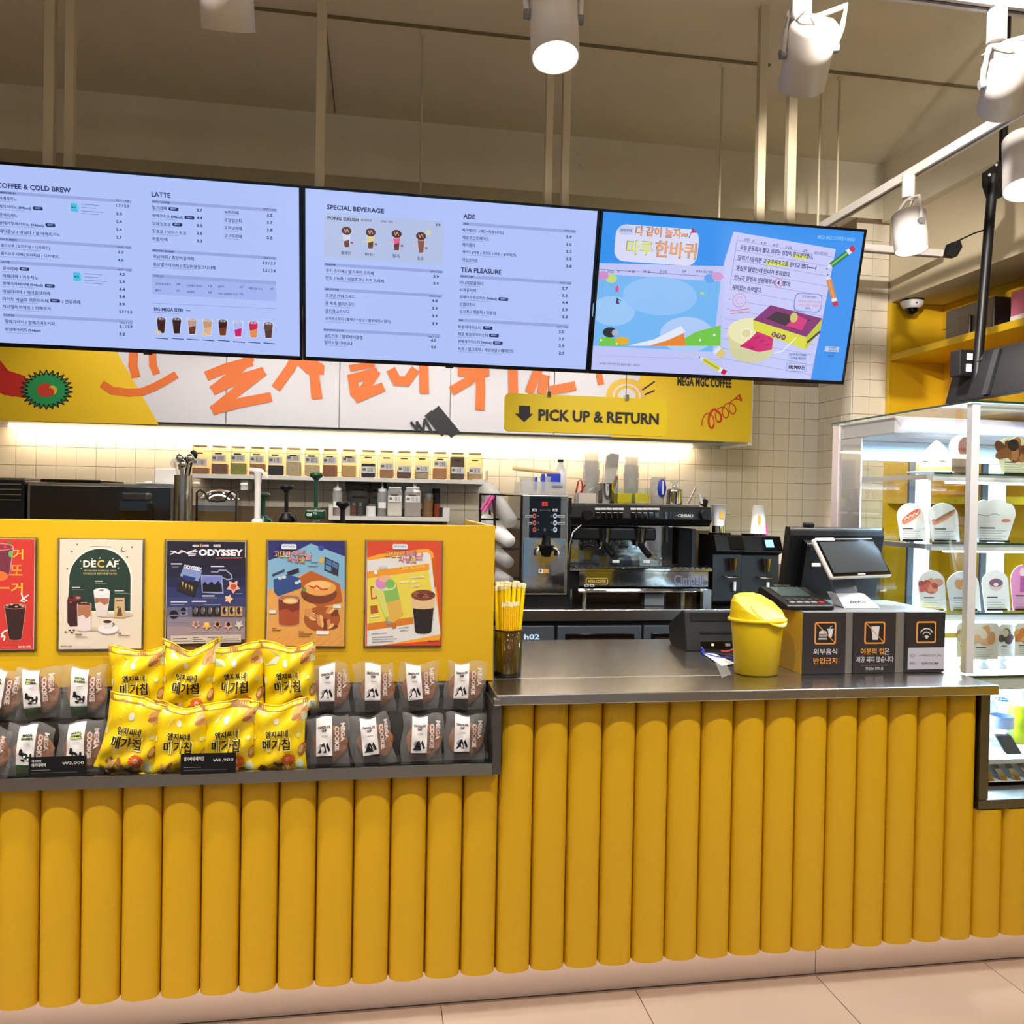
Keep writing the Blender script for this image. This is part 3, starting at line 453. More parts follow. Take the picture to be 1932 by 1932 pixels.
'핑': ((67182,60882,60743,67043),(61327,44538,28027,21997,27967,44456,61267,67297),(44522,56815,61297,56779,44472,32479,27997,32515),(50962,14662,14645,21245,21177,12476,13359,33161,54468,54183,43980,44045,50945),(27177,27245,38045,37978),),
'하': ((43095,31410,19395,14858,19320,31306,43020,47858),(23883,31393,38883,41858,38833,31323,23833,20858),(63582,57582,57356,63356,63472,74572,74589,63489),(34479,28179,28146,11046,11028,50928,50946,34446),),
'한': ((43413,31725,20013,15483,19952,31641,43352,47883),(24202,31709,39202,41883,39164,31657,24164,21483),(64182,57882,57712,64012,64090,73990,74007,64107),(28026,21726,21660,66960,66978,27978),(34782,28482,28454,11654,11637,51837,51854,34754),),
'할': ((43425,31735,19725,15498,19671,31661,43371,47898),(24214,31720,39214,41898,39182,31676,24182,21498),(64182,57882,57758,64058,64111,74011,74028,64128),(64046,21146,21131,58031,58010,21110,21058,66358,66374,27074,27096,63996),(34784,28484,28461,11661,11645,51845,51861,34761),),
'핫': ((43417,31728,20017,15487,19957,31646,43357,47887),(24205,31712,39205,41887,39169,31662,24169,21487),(34783,28483,28456,11656,11640,51840,51856,34756),(64182,57882,57723,64023,64099,73999,74016,64116),(46636,40336,40332,33693,17772,19856,33973,43603,52873,66956,69072,53493,46632),),
'항': ((58924,42734,26524,20495,26466,42656,58866,64895),(31012,42718,54412,58595,54378,42672,30978,26795),(43417,31728,19717,15488,19659,31648,43359,47888),(24206,31713,39206,41888,39171,31664,24171,21488),(64182,57882,57736,64036,64102,74002,74019,64119),(34784,28484,28456,11656,11640,51840,51856,34756),),
'해': ((38597,28111,17597,13660,17522,28008,38522,42760),(21784,28094,34684,37060,34635,28026,21735,19060),(31475,25175,25143,11343,11326,44926,44943,31443),(68982,62982,62886,54186,54276,48276,48066,54066,54169,62869,62756,68756),),
'했': ((38917,28428,17917,13989,17861,28350,38861,42789),(21806,28413,34706,37089,34672,28366,21772,19389),(68682,62682,62619,54219,54278,48278,48145,54145,54202,62602,62542,68542),(31481,25481,25456,11056,11039,45539,45556,31456),(35235,29235,29227,25596,15674,18658,26775,32199,36674,44756,52574,57100,62475,70858,73874,63696,60127,60135,54135,54127,51700,44476,37599,35227),),
'허': ((42795,31410,19995,15458,19921,31306,42721,47258),(24183,31392,38583,41558,38533,31324,24133,21458),(67482,61182,61087,49987,49970,61070,60956,67256),(34479,28479,28446,11646,11628,51528,51546,34446),),
'헛': ((42517,31129,20017,15487,19956,31044,42456,46687),(24206,31113,38006,40987,37968,31060,24168,21487),(34183,28183,28157,11657,11640,50640,50657,34157),(67482,61182,61109,49709,49692,61092,61022,67322),(48736,42136,42134,35194,19573,21656,35774,45405,54673,68756,71173,55294,48734),),
'헤': ((69282,63282,63056,69056),(37996,27811,17596,13659,17522,27708,37922,42159),(21484,27793,34084,36759,34035,27725,21435,19059),(56377,50377,50294,42794,42777,50277,50167,56167),(31176,24876,24843,11343,11326,44626,44643,31143),),
'회': ((66882,60582,60356,66656),(45513,33824,22113,17583,21155,30741,30717,11816,12699,33700,56508,55923,46620,37018,37042,46655,49983),(26301,33808,41301,44283,41264,33757,26264,23583),(37182,30882,30854,13454,13437,54537,54554,37154),),
'휘': ((67182,60882,60655,66955),(45521,33831,22421,17894,22366,33756,45466,49694),(26609,33815,41009,43994,40978,33772,26578,23894),(56532,55947,33142,11241,12124,30725,30661,36661,36726,46628),(36884,30884,30857,14057,14041,53941,53957,36857),),
'흑': ((58128,42236,26028,20003,25978,42170,58078,63803),(30517,42222,53617,57503,53590,42185,30490,26603),(72755,11555,11539,72739),(64618,18118,18102,58302,58256,64556),(45285,38985,38962,14662,14646,69246,69262,45262),),
'히': ((66882,60882,60656,66656),(45495,33510,21495,16658,21420,33406,45420,49958),(25683,33493,41283,44258,41233,33423,25633,22658),(36580,30280,30245,13145,13128,53628,53645,36545),),
}
GL = {}
def hangul():
    """outlines of the Korean letters used in the place: each corner is x*300+y on a 300 grid"""
    D = {}
    for ch, cons in HANGUL.items():
        c = bpy.data.curves.new('t', 'CURVE'); c.dimensions = '2D'; c.fill_mode = 'FRONT'
        for con in cons:
            sp_ = c.splines.new('POLY'); sp_.points.add(len(con)-1); sp_.use_cyclic_u = True
            for q, n in zip(sp_.points, con): q.co = (n//300/300*1.2-.1, (n % 300)/300*1.2-.3, 0, 1)
        o = bpy.data.objects.new('t', c); m = bpy.data.meshes.new_from_object(o)
        D[ch] = ([(v.co.x, v.co.y) for v in m.vertices], [tuple(p.vertices) for p in m.polygons])
        bpy.data.meshes.remove(m); bpy.data.objects.remove(o); bpy.data.curves.remove(c)
    return D
def latin(s, bold):
    c = bpy.data.curves.new('t', 'FONT'); c.body = s; c.offset = bold; c.resolution_u = 2; c.fill_mode = 'FRONT'
    o = bpy.data.objects.new('t', c); m = bpy.data.meshes.new_from_object(o)
    vs = [(v.co.x, v.co.y) for v in m.vertices]; fs = [tuple(p.vertices) for p in m.polygons]
    bpy.data.meshes.remove(m); bpy.data.objects.remove(o); bpy.data.curves.remove(c)
    return vs, fs
HG = hangul()
def glyphs(s, bold=0.0):
    k = (s, bold)
    if k not in GL:
        vs, fs, pen, run = [], [], 0, ''
        def flush():
            nonlocal pen, run
            if run.strip():
                v, f = latin(run, bold); b = len(vs); lead = .25*(len(run)-len(run.lstrip())) if vs else 0
                x0 = min(p[0] for p in v); vs.extend((p[0]-x0+pen+lead+.05, p[1]) for p in v); fs.extend(tuple(b+i for i in g) for g in f)
                pen = max(p[0] for p in vs)+.08+.25*(len(run)-len(run.rstrip()))
            elif run: pen += .25*len(run)
            run = ''
        for ch in s:
            if ch in HG:
                flush(); v, f = HG[ch]; b = len(vs); vs.extend((x+pen, y) for x, y in v); fs.extend(tuple(b+i for i in g) for g in f); pen += .92
            else: run += ch
        flush()
        x0 = min(v[0] for v in vs); x1 = max(v[0] for v in vs); y0 = min(v[1] for v in vs); y1 = max(v[1] for v in vs)
        GL[k] = ([((x-x0)/(x1-x0), (y1-y)/(y1-y0)) for x, y in vs], fs, (x1-x0)/(y1-y0))
    return GL[k]
class Art:
    """printing on the plane through O with axes U (right), V (down), N (towards the viewer)"""
    def __init__(s, O=(0, 0, 0), U=(1, 0, 0), V=(0, 0, -1), surf=None, local=False, step=.0002, base=.0004):
        s.O, s.U, s.V = Vector(O), Vector(U).normalized(), Vector(V).normalized(); s.N = s.U.cross(s.V); s.N = -s.N if s.N.y > 0 else s.N
        s.surf = surf; s.local = local; s.L = base; s.step = step; s.v = []; s.f = []; s.c = []; s.k = 1; s.ox = s.oy = 0
    def view(s, ox, oy, k): s.ox, s.oy, s.k = ox, oy, k; return s
    def uv(s, x, y):
        if s.local: return (x/s.k+s.ox, y/s.k+s.oy)
        X, Y = s.ox+x/s.k, s.oy+y/s.k
        d = FW + RT*((X-966)/F) - UP*((Y-966)/F); E = Vector((0, 0, EYE))
        P = E + d*((s.O-E).dot(s.N)/d.dot(s.N)) - s.O
        return (P.dot(s.U), P.dot(s.V))
    def far(s, u0, v0, x1, y1):
        """u where the row v0 reaches view x1, v where the column u0 reaches view y1"""
        if s.local: return (x1/s.k+s.ox if x1 is not None else None), (y1/s.k+s.oy if y1 is not None else None)
        r = [u0, v0]
        for j, w in ((0, x1), (1, y1)):
            if w is None: continue
            tgt = (s.ox, s.oy)[j] + w/s.k; q = [u0, v0]
            for _ in range(4):
                p = proj(s.O+s.U*q[0]+s.V*q[1])[j]; q2 = list(q); q2[j] += .01
                p2 = proj(s.O+s.U*q2[0]+s.V*q2[1])[j]; q[j] += (tgt-p)/(p2-p)*.01
            r[j] = q[j]
        return r
    def put(s, pts, faces, col):
        b = len(s.v); c = lin(col)
        for u, v in pts:
            s.v.append(tuple(s.surf(u, v, s.L) if s.surf else s.O+s.U*u+s.V*v+s.N*s.L))
        for f in faces: s.f.append([b+i for i in f]); s.c.append(c)
        s.L += s.step
    def poly(s, pts, col): P = [s.uv(*p) for p in pts]; s.put(P, [tuple(range(len(P)))], col)
    def rect(s, x0, y0, x1, y1, col, nu=1, nv=1):
        u0, v0 = s.uv(x0, y0); u1, v1 = s.far(u0, v0, x1, y1); s.urect(u0, v0, u1, v1, col, nu, nv)
    def urect(s, u0, v0, u1, v1, col, nu=1, nv=1):
        s.put([(u0+(u1-u0)*i/nu, v0+(v1-v0)*j/nv) for j in range(nv+1) for i in range(nu+1)],
              [(j*(nu+1)+i, j*(nu+1)+i+1, (j+1)*(nu+1)+i+1, (j+1)*(nu+1)+i) for j in range(nv) for i in range(nu)], col)
    def rrect(s, x0, y0, x1, y1, r, col):
        u0, v0 = s.uv(x0, y0); u1, v1 = s.far(u0, v0, x1, y1); r = min(r, (u1-u0)/2, (v1-v0)/2); P = []
        for cx, cy, a in ((u1-r, v0+r, -PI/2), (u1-r, v1-r, 0), (u0+r, v1-r, PI/2), (u0+r, v0+r, PI)):
            P += [(cx+r*math.cos(a+PI/2*i/5), cy+r*math.sin(a+PI/2*i/5)) for i in range(6)]
        s.put(P, [tuple(range(len(P)))], col)
    def ell(s, cx, cy, rx, ry, col, n=20, a0=0, a1=2*PI, rot=0):
        u, v = s.uv(cx, cy); u1, v1 = s.far(u, v, cx+rx, cy+ry); a, b = u1-u, v1-v; full = abs(a1-a0) > 6.2
        P = [(u, v)]
        for i in range(n+(0 if full else 1)):
            t = a0+(a1-a0)*i/n; x, y = a*math.cos(t), b*math.sin(t)
            P.append((u+x*math.cos(rot)-y*math.sin(rot), v+x*math.sin(rot)+y*math.cos(rot)))
        k = len(P)-1
        s.put(P, [(0, i, i % k+1) for i in range(1, k+1 if full else k)], col)
    def line(s, pts, w, col, uvspace=False):
        P = [Vector(p if uvspace else s.uv(*p)) for p in pts]; L, st = s.L, s.step; s.step = st/3
        for i, (a, b) in enumerate(zip(P, P[1:])):
            d = (b-a)
            if d.length < 1e-7: continue
            d.normalize(); n = Vector((-d.y, d.x))*w/2; e = d*w*.3; s.L = L+(i % 3)*st/3
            s.put([tuple(p) for p in (a-e+n, a-e-n, b+e-n, b+e+n)], [(0, 1, 2, 3)], col)
        s.step = st; s.L = L+st
    def text(s, t, x0, y0, x1, y1, col, bold=.01, rot=0):
        vs, fs, asp = glyphs(t, bold); u0, v0 = s.uv(x0, y0); u1, v1 = s.far(u0, v0, x1, y1)
        if x1 is None: u1 = u0+(v1-v0)*asp
        c, sn = math.cos(rot), math.sin(rot); w, h = u1-u0, v1-v0
        e = abs(h)*(.026 if bold >= .025 else .02) if bold >= .01 and any(ch in HG for ch in t) else 0
        for dx, dy in (((0, 0),) if not e else (((-e, -e*.6), (e, e*.6)) if bold < .025 else ((-e, -e*.6), (e, -e*.6), (-e, e*.6), (e, e*.6)))):
            s.put([(u0+dx+a*w*c-b*h*sn, v0+dy+a*w*sn+b*h*c) for a, b in vs], fs, col)
            if e: s.L -= s.step*.8
    def build(s, parent, name, m, label=None):
        me = bpy.data.meshes.new(name); off = root_of(parent).location if parent else Vector((0, 0, 0))
        if s.surf and s.local: off = Vector((0, 0, 0))
        me.from_pydata([(x-off.x, y-off.y, z-off.z) for x, y, z in s.v], [], s.f); me.materials.append(m)
        at_ = me.attributes.new('print', 'FLOAT_COLOR', 'CORNER'); buf = []
        for f, c in zip(s.f, s.c): buf += [*c, 1]*len(f)
        at_.data.foreach_set('color', buf)
        o = bpy.data.objects.new(name, me); COL.objects.link(o); o.parent = parent
        if label: o['label'] = label
        return o
# ================================================================ THE SETTING
ZC = 3.484
fl = struct('floor', MB().box(-4.6, 5.2, -5, 4.79, -.05, -.004), mat('floor_joint', (120, 104, 92), .8))
slab = mat('beige_floor_tile', (166, 152, 138), .38, bump=.05, bscale=4, var=.1, vscale=3.5)
fx = at(1196, 1862, Z=0).x
sm = mesh('floor_tile', MB().box(0, .597, 0, .597, -.006, 0), slab)
for i in range(-4, 5):
    for j in range(5):
        o = bpy.data.objects.new('floor_tile', sm); COL.objects.link(o); o.parent = fl
        o.location = Vector((fx+.6*i+.0015, 2.44-.6*(j+1), 0))-fl.location
o = part(fl, 'floor_field', MB().box(-4.6, 5.2, -5, -.57, -.006, 0).box(-4.6, fx-2.4, -.57, 2.44, -.006, 0).box(fx+3., 5.2, -.57, 2.44, -.006, 0), slab)
ceil = struct('ceiling', MB().box(-4.6, 5.2, -5, 4.79, ZC, ZC+.1), M['concrete'])
seam = mat('ceiling_joint', (126, 112, 84), .9)
m_ = MB().box(-.6, 1.72, 3.52, 3.538, ZC-.006, ZC).box(1.8, 2.8, 3.515, 3.533, ZC-.006, ZC).box(-.24, -.235, 3.53, 4.4, ZC-.004, ZC)
struct('trim_1', m_, seam)
wb = struct('wall_back', MB().box(-2.2, 2.705, 4.79, 4.9, 0, ZC), M['grout'])
struct('trim_2', MB().box(-2.2, 2.705, 4.778, 4.79, 2.3, 3.17).box(-2.2, 2.87, 4.42, 4.778, 3.17, ZC), M['concrete'])   # plaster above the tiling and the beam
wr = struct('wall_corner', MB().box(2.709, 2.916, 4.424, 4.9, 0, 3.17), M['grout'])
struct('trim_3', MB().box(2.87, 3.36, -5, 4.9, 3.151, ZC), M['concrete'])
struct('trim_4', MB().box(2.923, 3.36, -5, 4.9, 2.69, 3.151), M['cream'])
struct('wall_right', MB().box(3.36, 3.5, -5, 4.9, 0, ZC).box(2.917, 3.36, 4.44, 4.9, 0, 3.15), M['cream'])
struct('wall_left', MB().box(-4.7, -4.6, -5, 4.9, 0, ZC), M['cream'])
struct('wall_partition', MB().box(-4.6, -2.0, 4.5, 4.9, 0, ZC), M['tile'])
struct('wall_front', MB().box(-4.6, 5.2, -5.1, -5, 2.6, ZC).box(-4.6, -3.6, -5.1, -5, 0, 2.6).box(4.2, 5.2, -5.1, -5, 0, 2.6).box(-3.6, 4.2, -5.1, -5, 0, .12), M['cream'])
wm = MB()
for x in (-3.6, -1.65, .3, 2.25, 4.15): wm.box(x, x+.05, -5.08, -5.02, .12, 2.6)
wm.box(-3.6, 4.2, -5.08, -5.02, .12, .17).box(-3.6, 4.2, -5.08, -5.02, 2.55, 2.6)
w1 = struct('window_1', wm, M['dark'])
part(w1, 'pane', MB().box(-3.58, 4.18, -5.055, -5.045, .15, 2.57), M['glass'])
for px_, py_ in FILL_PANELS:
    t = thing('fill_panel_light', 'unseen hanging panel light added as fill over the seating, '+('nearer' if py_ > -1 else 'farther')+' row, '+{-2.2: 'left', .6: 'middle', 3.4: 'right'}[px_], 'light', (px_, py_, 2.95), 'added fill panel lights')
    part(t, 'housing', MB().box(px_-.62, px_+.62, py_-.17, py_+.17, 2.955, 3.0), M['white'])
    part(t, 'hanger', MB().cyl((px_-.5, py_, 3), (px_-.5, py_, ZC), .004, n=6).cyl((px_+.5, py_, 3), (px_+.5, py_, ZC), .004, n=6), M['grey'])
    part(t, 'diffuser', MB().box(px_-.6, px_+.6, py_-.15, py_+.15, 2.948, 2.954), mat('panel_diffuser', (255, 240, 220), emit=2.5))
# wall tiles, one object each, on the lattice of the photograph
def chip(w, h, d=.006, c=.0012):
    """bevelled tile in the XZ plane, front towards -Y"""
    a = [(0, 0, 0), (w, 0, 0), (w, 0, h), (0, 0, h)]; b = [(0, -d+c, 0), (w, -d+c, 0), (w, -d+c, h), (0, -d+c, h)]
    e = [(c, -d, c), (w-c, -d, c), (w-c, -d, h-c), (c, -d, h-c)]
    return MB().add(a+b+e, [(i, (i+1) % 4, 4+(i+1) % 4, 4+i) for i in range(4)]+[(4+i, 4+(i+1) % 4, 8+(i+1) % 4, 8+i) for i in range(4)]+[(8, 9, 10, 11)])
tm = mesh('tile', chip(.0982, .0982), M['tile'])
def tiles(parent, x0, nx, z0, nz, Y=4.79, me=tm, pitch=.1, rot=0, X=None):
    for i in range(nx):
        for k in range(nz):
            o = bpy.data.objects.new('tile', me); COL.objects.link(o); o.parent = parent
            if rot: o.rotation_euler = (0, 0, rot); p = Vector((X, x0+pitch*i+.0009, z0+.1*k+.0009))
            else: p = Vector((x0+pitch*i+.0009, Y, z0+.1*k+.0009))
            o.location = p-Vector(parent.location)
ZL = 2.1412-.7   # 1.4412, a joint
tiles(wb, 2.0098-.1*40, 24, ZL, 5); tiles(wb, 2.0098-1.6, 16, ZL-.1, 6); tiles(wb, 2.0098, 6, ZL-.3, 11); tiles(wb, 2.6098, 1, ZL-.3, 11, me=mesh('tile', chip(.093, .0982), M['tile']))
tiles(wr, 2.7095, 2, ZL-.2, 19, 4.424, pitch=.1035, me=mesh('tile', chip(.1017, .0982), M['tile']))
# return face of the corner: tiles facing left
def chipx(w, h, d=.006, c=.0012):
    m = chip(w, h, d, c); return MB().add([(y, x, z) for x, y, z in m.v], [f[::-1] for f in m.f])
tx = mesh('tile', chipx(.0902, .0982), M['tile'])
for i in range(4):
    for k in range(15):
        o = bpy.data.objects.new('tile', tx); COL.objects.link(o); o.parent = wr
        o.location = Vector((2.709, 4.4265+.092*i, ZL-.3+.1*k+.0009))-Vector(wr.location)
# ================================================================ THE COUNTER
FW_, FX0, FY = .10235, -.9656, 2.376
def flute(z0, z1):
    n = 12; w = FW_-.003; pr = [(.0015+w*(1-math.cos(PI*i/n))/2, -.004-.034*math.sin(PI*i/n)**.75) for i in range(n+1)]
    P = [(x, y, z0) for x, y in pr]; Q = [(x, y, z1) for x, y in pr]; m = MB(); k = n+1
    P += [(.0015+w, 0, z0), (.0015, 0, z0)]; Q += [(.0015+w, 0, z1), (.0015, 0, z1)]
    m.add(P+Q, [(i, i+1, k+2+i+1, k+2+i) for i in range(n)], 0, True)
    m.add(P+Q, [(n, n+1, 2*k+2, 2*k+1), (n+2, 0, k+2, 2*k+3)]); m.add(P+Q, [tuple(range(k+2))[::-1], tuple(range(k+2, 2*k+4))])
    return m
cn = thing('service_counter', 'long yellow service counter fronted with rounded vertical flutes', 'counter', (.4, 2.6, 0))
part(cn, 'body', MB().box(-2.2, .36, FY, 2.49, .139, .722).box(.36, 1.899, FY, 3.18, .139, .92).box(1.899, 2.9, FY, 3.3, .139, .55).box(-2.2, .34, 2.51, 3.18, .139, .928), mat('counter_carcass', (120, 84, 20), .7))
part(cn, 'kick_plate', MB().box(-2.2, 1.42, 2.452, 2.47, 0, .139).box(1.422, 2.9, 2.452, 2.47, 0, .139), M['kick'])
part(cn, 'plinth_light', MB().box(-2.2, 2.9, 2.40, 2.412, .130, .137), M['led_floor'])
fm = {k: mesh('flute', flute(.139, z), M['yellow']) for k, z in ((0, .722), (1, .92), (2, .545))}
for n in range(-6, 36):
    k = 0 if n < 13 else (1 if n < 28 else 2)
    o = bpy.data.objects.new('flute', fm[k]); COL.objects.link(o); o.parent = cn
    o.location = Vector((FX0+FW_*n, FY, 0))-Vector(cn.location)
ct = thing('steel_worktop', 'brushed steel worktop on the yellow fluted counter', 'worktop', (1.1, 2.8, .922))
part(ct, 'front_slab', MB().box(.345, 1.935, 2.305, 2.518, .922, .952), M['steel_top'], bevel=.003)
part(ct, 'rear_slab', MB().box(.362, 1.935, 2.5195, 3.215, .922, .952), M['steel_top'], bevel=.003)
part(ct, 'end_post', MB().box(1.903, 1.935, 2.34, 2.46, .58, .921), M['steel_dark'], bevel=.002)
part(ct, 'corner_cap', MB().box(.338, .36, 2.303, 2.325, .921, .942), M['chrome'], bevel=.004)
fr = solo('steel_case_sill', 'grey steel sill framing the lower right of the chilled display case', 'sill', MB().box(1.903, 2.9, 2.34, 2.46, .55, .579), M['steel_dark'], bevel=.002)
st = thing('snack_ledge', 'steel ledge below the poster wall carrying chips and cookies', 'shelf', (-.6, 2.4, .7255))
part(st, 'tray', MB().box(-2.2, .338, 2.3205, 2.488, .727, .735), M['steel_dark'])
part(st, 'front_lip', MB().box(-2.2, .338, 2.312, 2.320, .7255, .757), M['steel'])
part(st, 'back_plate', MB().box(-2.2, .338, 2.478, 2.488, .7355, .945), M['steel_dark'])
part(st, 'end_plate', MB().box(.339, .362, 2.312, 2.488, .7255, .920), M['steel_dark'])
part(st, 'riser_step', MB().box(-2.2, .338, 2.425, 2.478, .7355, .872), M['steel_dark'])
pw = thing('poster_wall', 'tall yellow screen panel behind the snacks carrying the posters', 'partition', (-.9, 2.5, .946))
part(pw, 'front_panel', MB().box(-2.2, .36, 2.49, 2.508, .953, 1.4237), M['yellow_panel'], bevel=.0015)
part(pw, 'side_panel', MB().box(.342, .36, 2.5085, 3.2, .953, 1.4237), M['yellow_panel'], bevel=.0015)
# ================================================================ MENU SCREENS
TT = .2319; TU = Vector((1, 0, 0)); TV_ = Vector((0, math.sin(TT), -math.cos(TT))); TN = TV_.cross(TU)
if TN.y > 0: TN = -TN
TW, TH = 1.0847, .6101
def tilted(O, u0, u1, v0, v1, n0, n1, m=None, mi=0):
    """box in the screen's own axes: u right, v down, n out of the screen"""
    m = m or MB(); P = [O+TU*u+TV_*v+TN*n for n in (n0, n1) for v in (v0, v1) for u in (u0, u1)]
    return m.add(P, [(0, 2, 3, 1), (4, 5, 7, 6), (0, 1, 5, 4), (2, 6, 7, 3), (0, 4, 6, 2), (1, 3, 7, 5)], mi)
def tv(x, label):
    O = Vector((x, 3.029, 2.600)); t = thing('menu_screen', label, 'screen', O+TV_*TH, 'ceiling-hung menu screens')
    part(t, 'housing', tilted(O, 0, TW, 0, TH, -.05, -.004), M['black'], bevel=.004)
    m = MB(); b = .0095
    for q in ((0, TW, 0, b), (0, TW, TH-b*1.5, TH), (0, b, b, TH-b*1.5), (TW-b, TW, b, TH-b*1.5)): tilted(O, *q, -.004, .001, m)
    part(t, 'bezel', m, M['black_gloss'])
    part(t, 'maker_badge', tilted(O, TW/2-.014, TW/2+.014, TH-.004, TH+.005, -.01, .002), M['dark'])
    A = Art(O+TN*-.003, TU, TV_, base=.0003, step=.00008); A.urect(b, b, TW-b, TH-b*1.5, (174, 193, 248)); return t, A
X2 = -.2724
t1, A1 = tv(X2-TW-.003, 'leftmost menu screen listing coffee, cold brew and latte')
t2, A2 = tv(X2, 'middle menu screen listing special beverages, ade and tea')
t3, A3 = tv(X2+TW+.003, 'rightmost screen showing a bright blue cake advert')
NV = (38, 44, 92); GB = (150, 164, 220)
def rows(A, L, x0, px0, dy=22, bar=True):
    """menu rows: (text, x1, y, price, price y)"""
    for t, x1, y, pr, py in L:
        A.text(t, x0, y, x1, y+24, NV, .012)
        A.line([(x0, y+31), (x0+(x1-x0)*.8, y+31+(x1-x0)*.045)], .0012, (120, 132, 190))
        if pr: A.text(pr, px0, py, px0+(82 if '/' in pr else 36), py+19, NV, .03)
def bar(A, x0, y0, x1, h, t, x2, r, rx0, rx1):
    A.rect(x0, y0, x1, y0+h, GB); A.text(t, x0+4, y0+4, x2, y0+h-4, NV, .03)
    u, v = A.uv(x0, y0); k = (x1-x0)
    ry = y0+(rx0-x0)*SL; A.text(r, rx0, ry+4, rx1, ry+h-5, NV, .02)
def pill(A, x, y): A.rrect(x, y, x+62, y+22, .004, NV); A.text('BEST', x+14, y+6, x+48, y+15, (170, 188, 246), .02)
# --- screen 1
A = A1.view(0, 300, 3.331); SL = .068
A.text('COFFEE & COLD BREW', -22, 146, 444, 180, NV, .03)
bar(A, -24, 198, 826, 20, 'AMERICANO', 98, 'HOT / ICE', 728, 812)
rows(A, [('아메리카노', 104, 233, '1.7 / 2.0', 282), ('메가리카노 (946ml)', 194, 286, '3.3', 334), ('헛개리카노', 110, 337, '2.4', 383),
         ('왕메가헛개리카노 (946ml)', 274, 390, '3.4', 433), ('헤이즐넛 / 바닐라 / 꿀 아메리카노', 380, 440, '2.7', 482)], -6, 730)
pill(A, 207, 298); pill(A, 286, 403)
bar(A, -4, 493, 828, 20, 'COLD BREW', 110, 'HOT / ICE', 738, 820)
rows(A, [('콜드브루 (오리지널 / 디카페인)', 314, 531, '3.5', 575), ('콜드브루 라떼 (오리지널 / 디카페인)', 374, 582, '4.0', 625)], 6, 742)
bar(A, 2, 636, 832, 20, 'LATTE', 62, 'HOT / ICE', 742, 824)
rows(A, [('큐브라떼', 110, 675, '4.2', 714), ('카페라떼 / 카푸치노', 240, 722, '2.9', 761), ('왕메가카페라떼 (946ml)', 270, 770, '4.4', 809),
         ('바닐라라떼 / 헤이즐넛라떼', 316, 818, '3.4', 854), ('라이트 바닐라 아몬드라떼', 306, 866, '3.9', 902), ('카라멜마끼아또 / 카페모카', 322, 914, '3.7 / 3.9', 950)], 18, 750)
pill(A, 124, 679); pill(A, 284, 785); pill(A, 317, 878); A.text('/ 연유라떼', 392, 882, 506, 908, NV, .012)
bar(A, 22, 970, 838, 20, 'COFFEE', 92, 'ONLY ICE', 756, 832)
rows(A, [('할메가커피 / 할메가미숫커피', 344, 1008, '2.1 / 2.9', 1042), ('왕할메가커피 (946ml)', 258, 1058, '3.2', 1089)], 34, 752)
for x, y in ((445, 277), (463, 712)):
    A.rrect(x, y, x+46, y+54, .003, (70, 190, 226)); A.ell(x+48, y+28, 10, 14, (120, 200, 235)); A.text('MEGA', x+6, y+22, x+40, y+32, NV, .02)
    for j, w in ((8, 110), (28, 90), (50, 140), (66, 110)): A.line([(x+70, y+j), (x+70+w, y+j+w*.07)], .0018, (110, 124, 186))
A.text('LATTE', 954, 206, 1074, 238, NV, .03)
bar(A, 956, 258, 1742, 20, 'NON COFFEE', 1070, 'HOT / ICE', 1656, 1736)
rows(A, [('딸기라떼', 1050, 294, '3.7', 313), ('왕메가초코 (946ml)', 1150, 345, '4.4', 361), ('오레오초코', 1075, 394, '3.9', 409), ('핫초코 / 아이스초코', 1172, 442, '3.5', 458), ('곡물라떼', 1054, 490, '3.3', 506)], 960, 1238)
pill(A, 1062, 303); pill(A, 1162, 357); pill(A, 1086, 400)
rows(A, [('녹차라떼', 1500, 322, '3.5', 344), ('로얄밀크티', 1522, 372, '3.7', 390), ('토피넛라떼', 1522, 420, '3.8', 437), ('고구마라떼', 1522, 470, '3.5', 486)], 1412, 1678)
bar(A, 960, 565, 1740, 20, 'BROWN SUGAR', 1096, 'ONLY ICE', 1658, 1730)
rows(A, [('흑당라떼 / 흑당버블라떼', 1220, 600, '3.3 / 3.7', 644), ('흑당밀크티라떼 / 흑당버블밀크티라떼', 1356, 650, '3.5 / 3.8', 690)], 966, 1652)
A.rect(956, 722, 1738, 850, (160, 178, 238)); A.rect(956, 722, 1738, 744, GB); A.text('디카페인 옵션', 968, 728, 1030, 740, NV, .02)
for x, y, t, p in ((980, 776, '오리지널 샷추가', '0.8'), (1178, 788, '디카페인 샷추가', '1.0'), (1374, 794, '꿀추가', '0.7'), (1566, 806, '휘핑크림 추가', '0.7'), (980, 818, '펄추가', '0.7'), (1178, 828, '시럽추가', '0.5'), (1374, 838, '저당 스테비아 추가', '0.6')):
    w = len(t)*12; A.text(t, x, y, x+w, y+14, NV, .01); A.text(p, x+134, y+4, x+156, y+16, NV, .02)
A.line([(960, 905), (1738, 942)], .0012, (120, 134, 196)); A.text('BIG MEGA SIZE!', 972, 931, 1154, 953, NV, .03); A.text('946ml', 1172, 946, 1202, 956, NV, .02)
A.line([(972, 962), (1130, 972)], .0016, (110, 124, 186))
CUPS = [(1018, 994, (58, 24, 26), 0), (1115, 996, (48, 22, 26), 0), (1212, 1001, (186, 150, 140), (96, 52, 40)), (1308, 1006, (196, 150, 110), (214, 176, 140)), (1404, 1008, (52, 24, 24), (120, 50, 34)),
        (1500, 1016, (168, 182, 236), (200, 30, 110)), (1596, 1020, (196, 32, 80), (230, 140, 70)), (1690, 1024, (100, 64, 60), (84, 50, 46))]
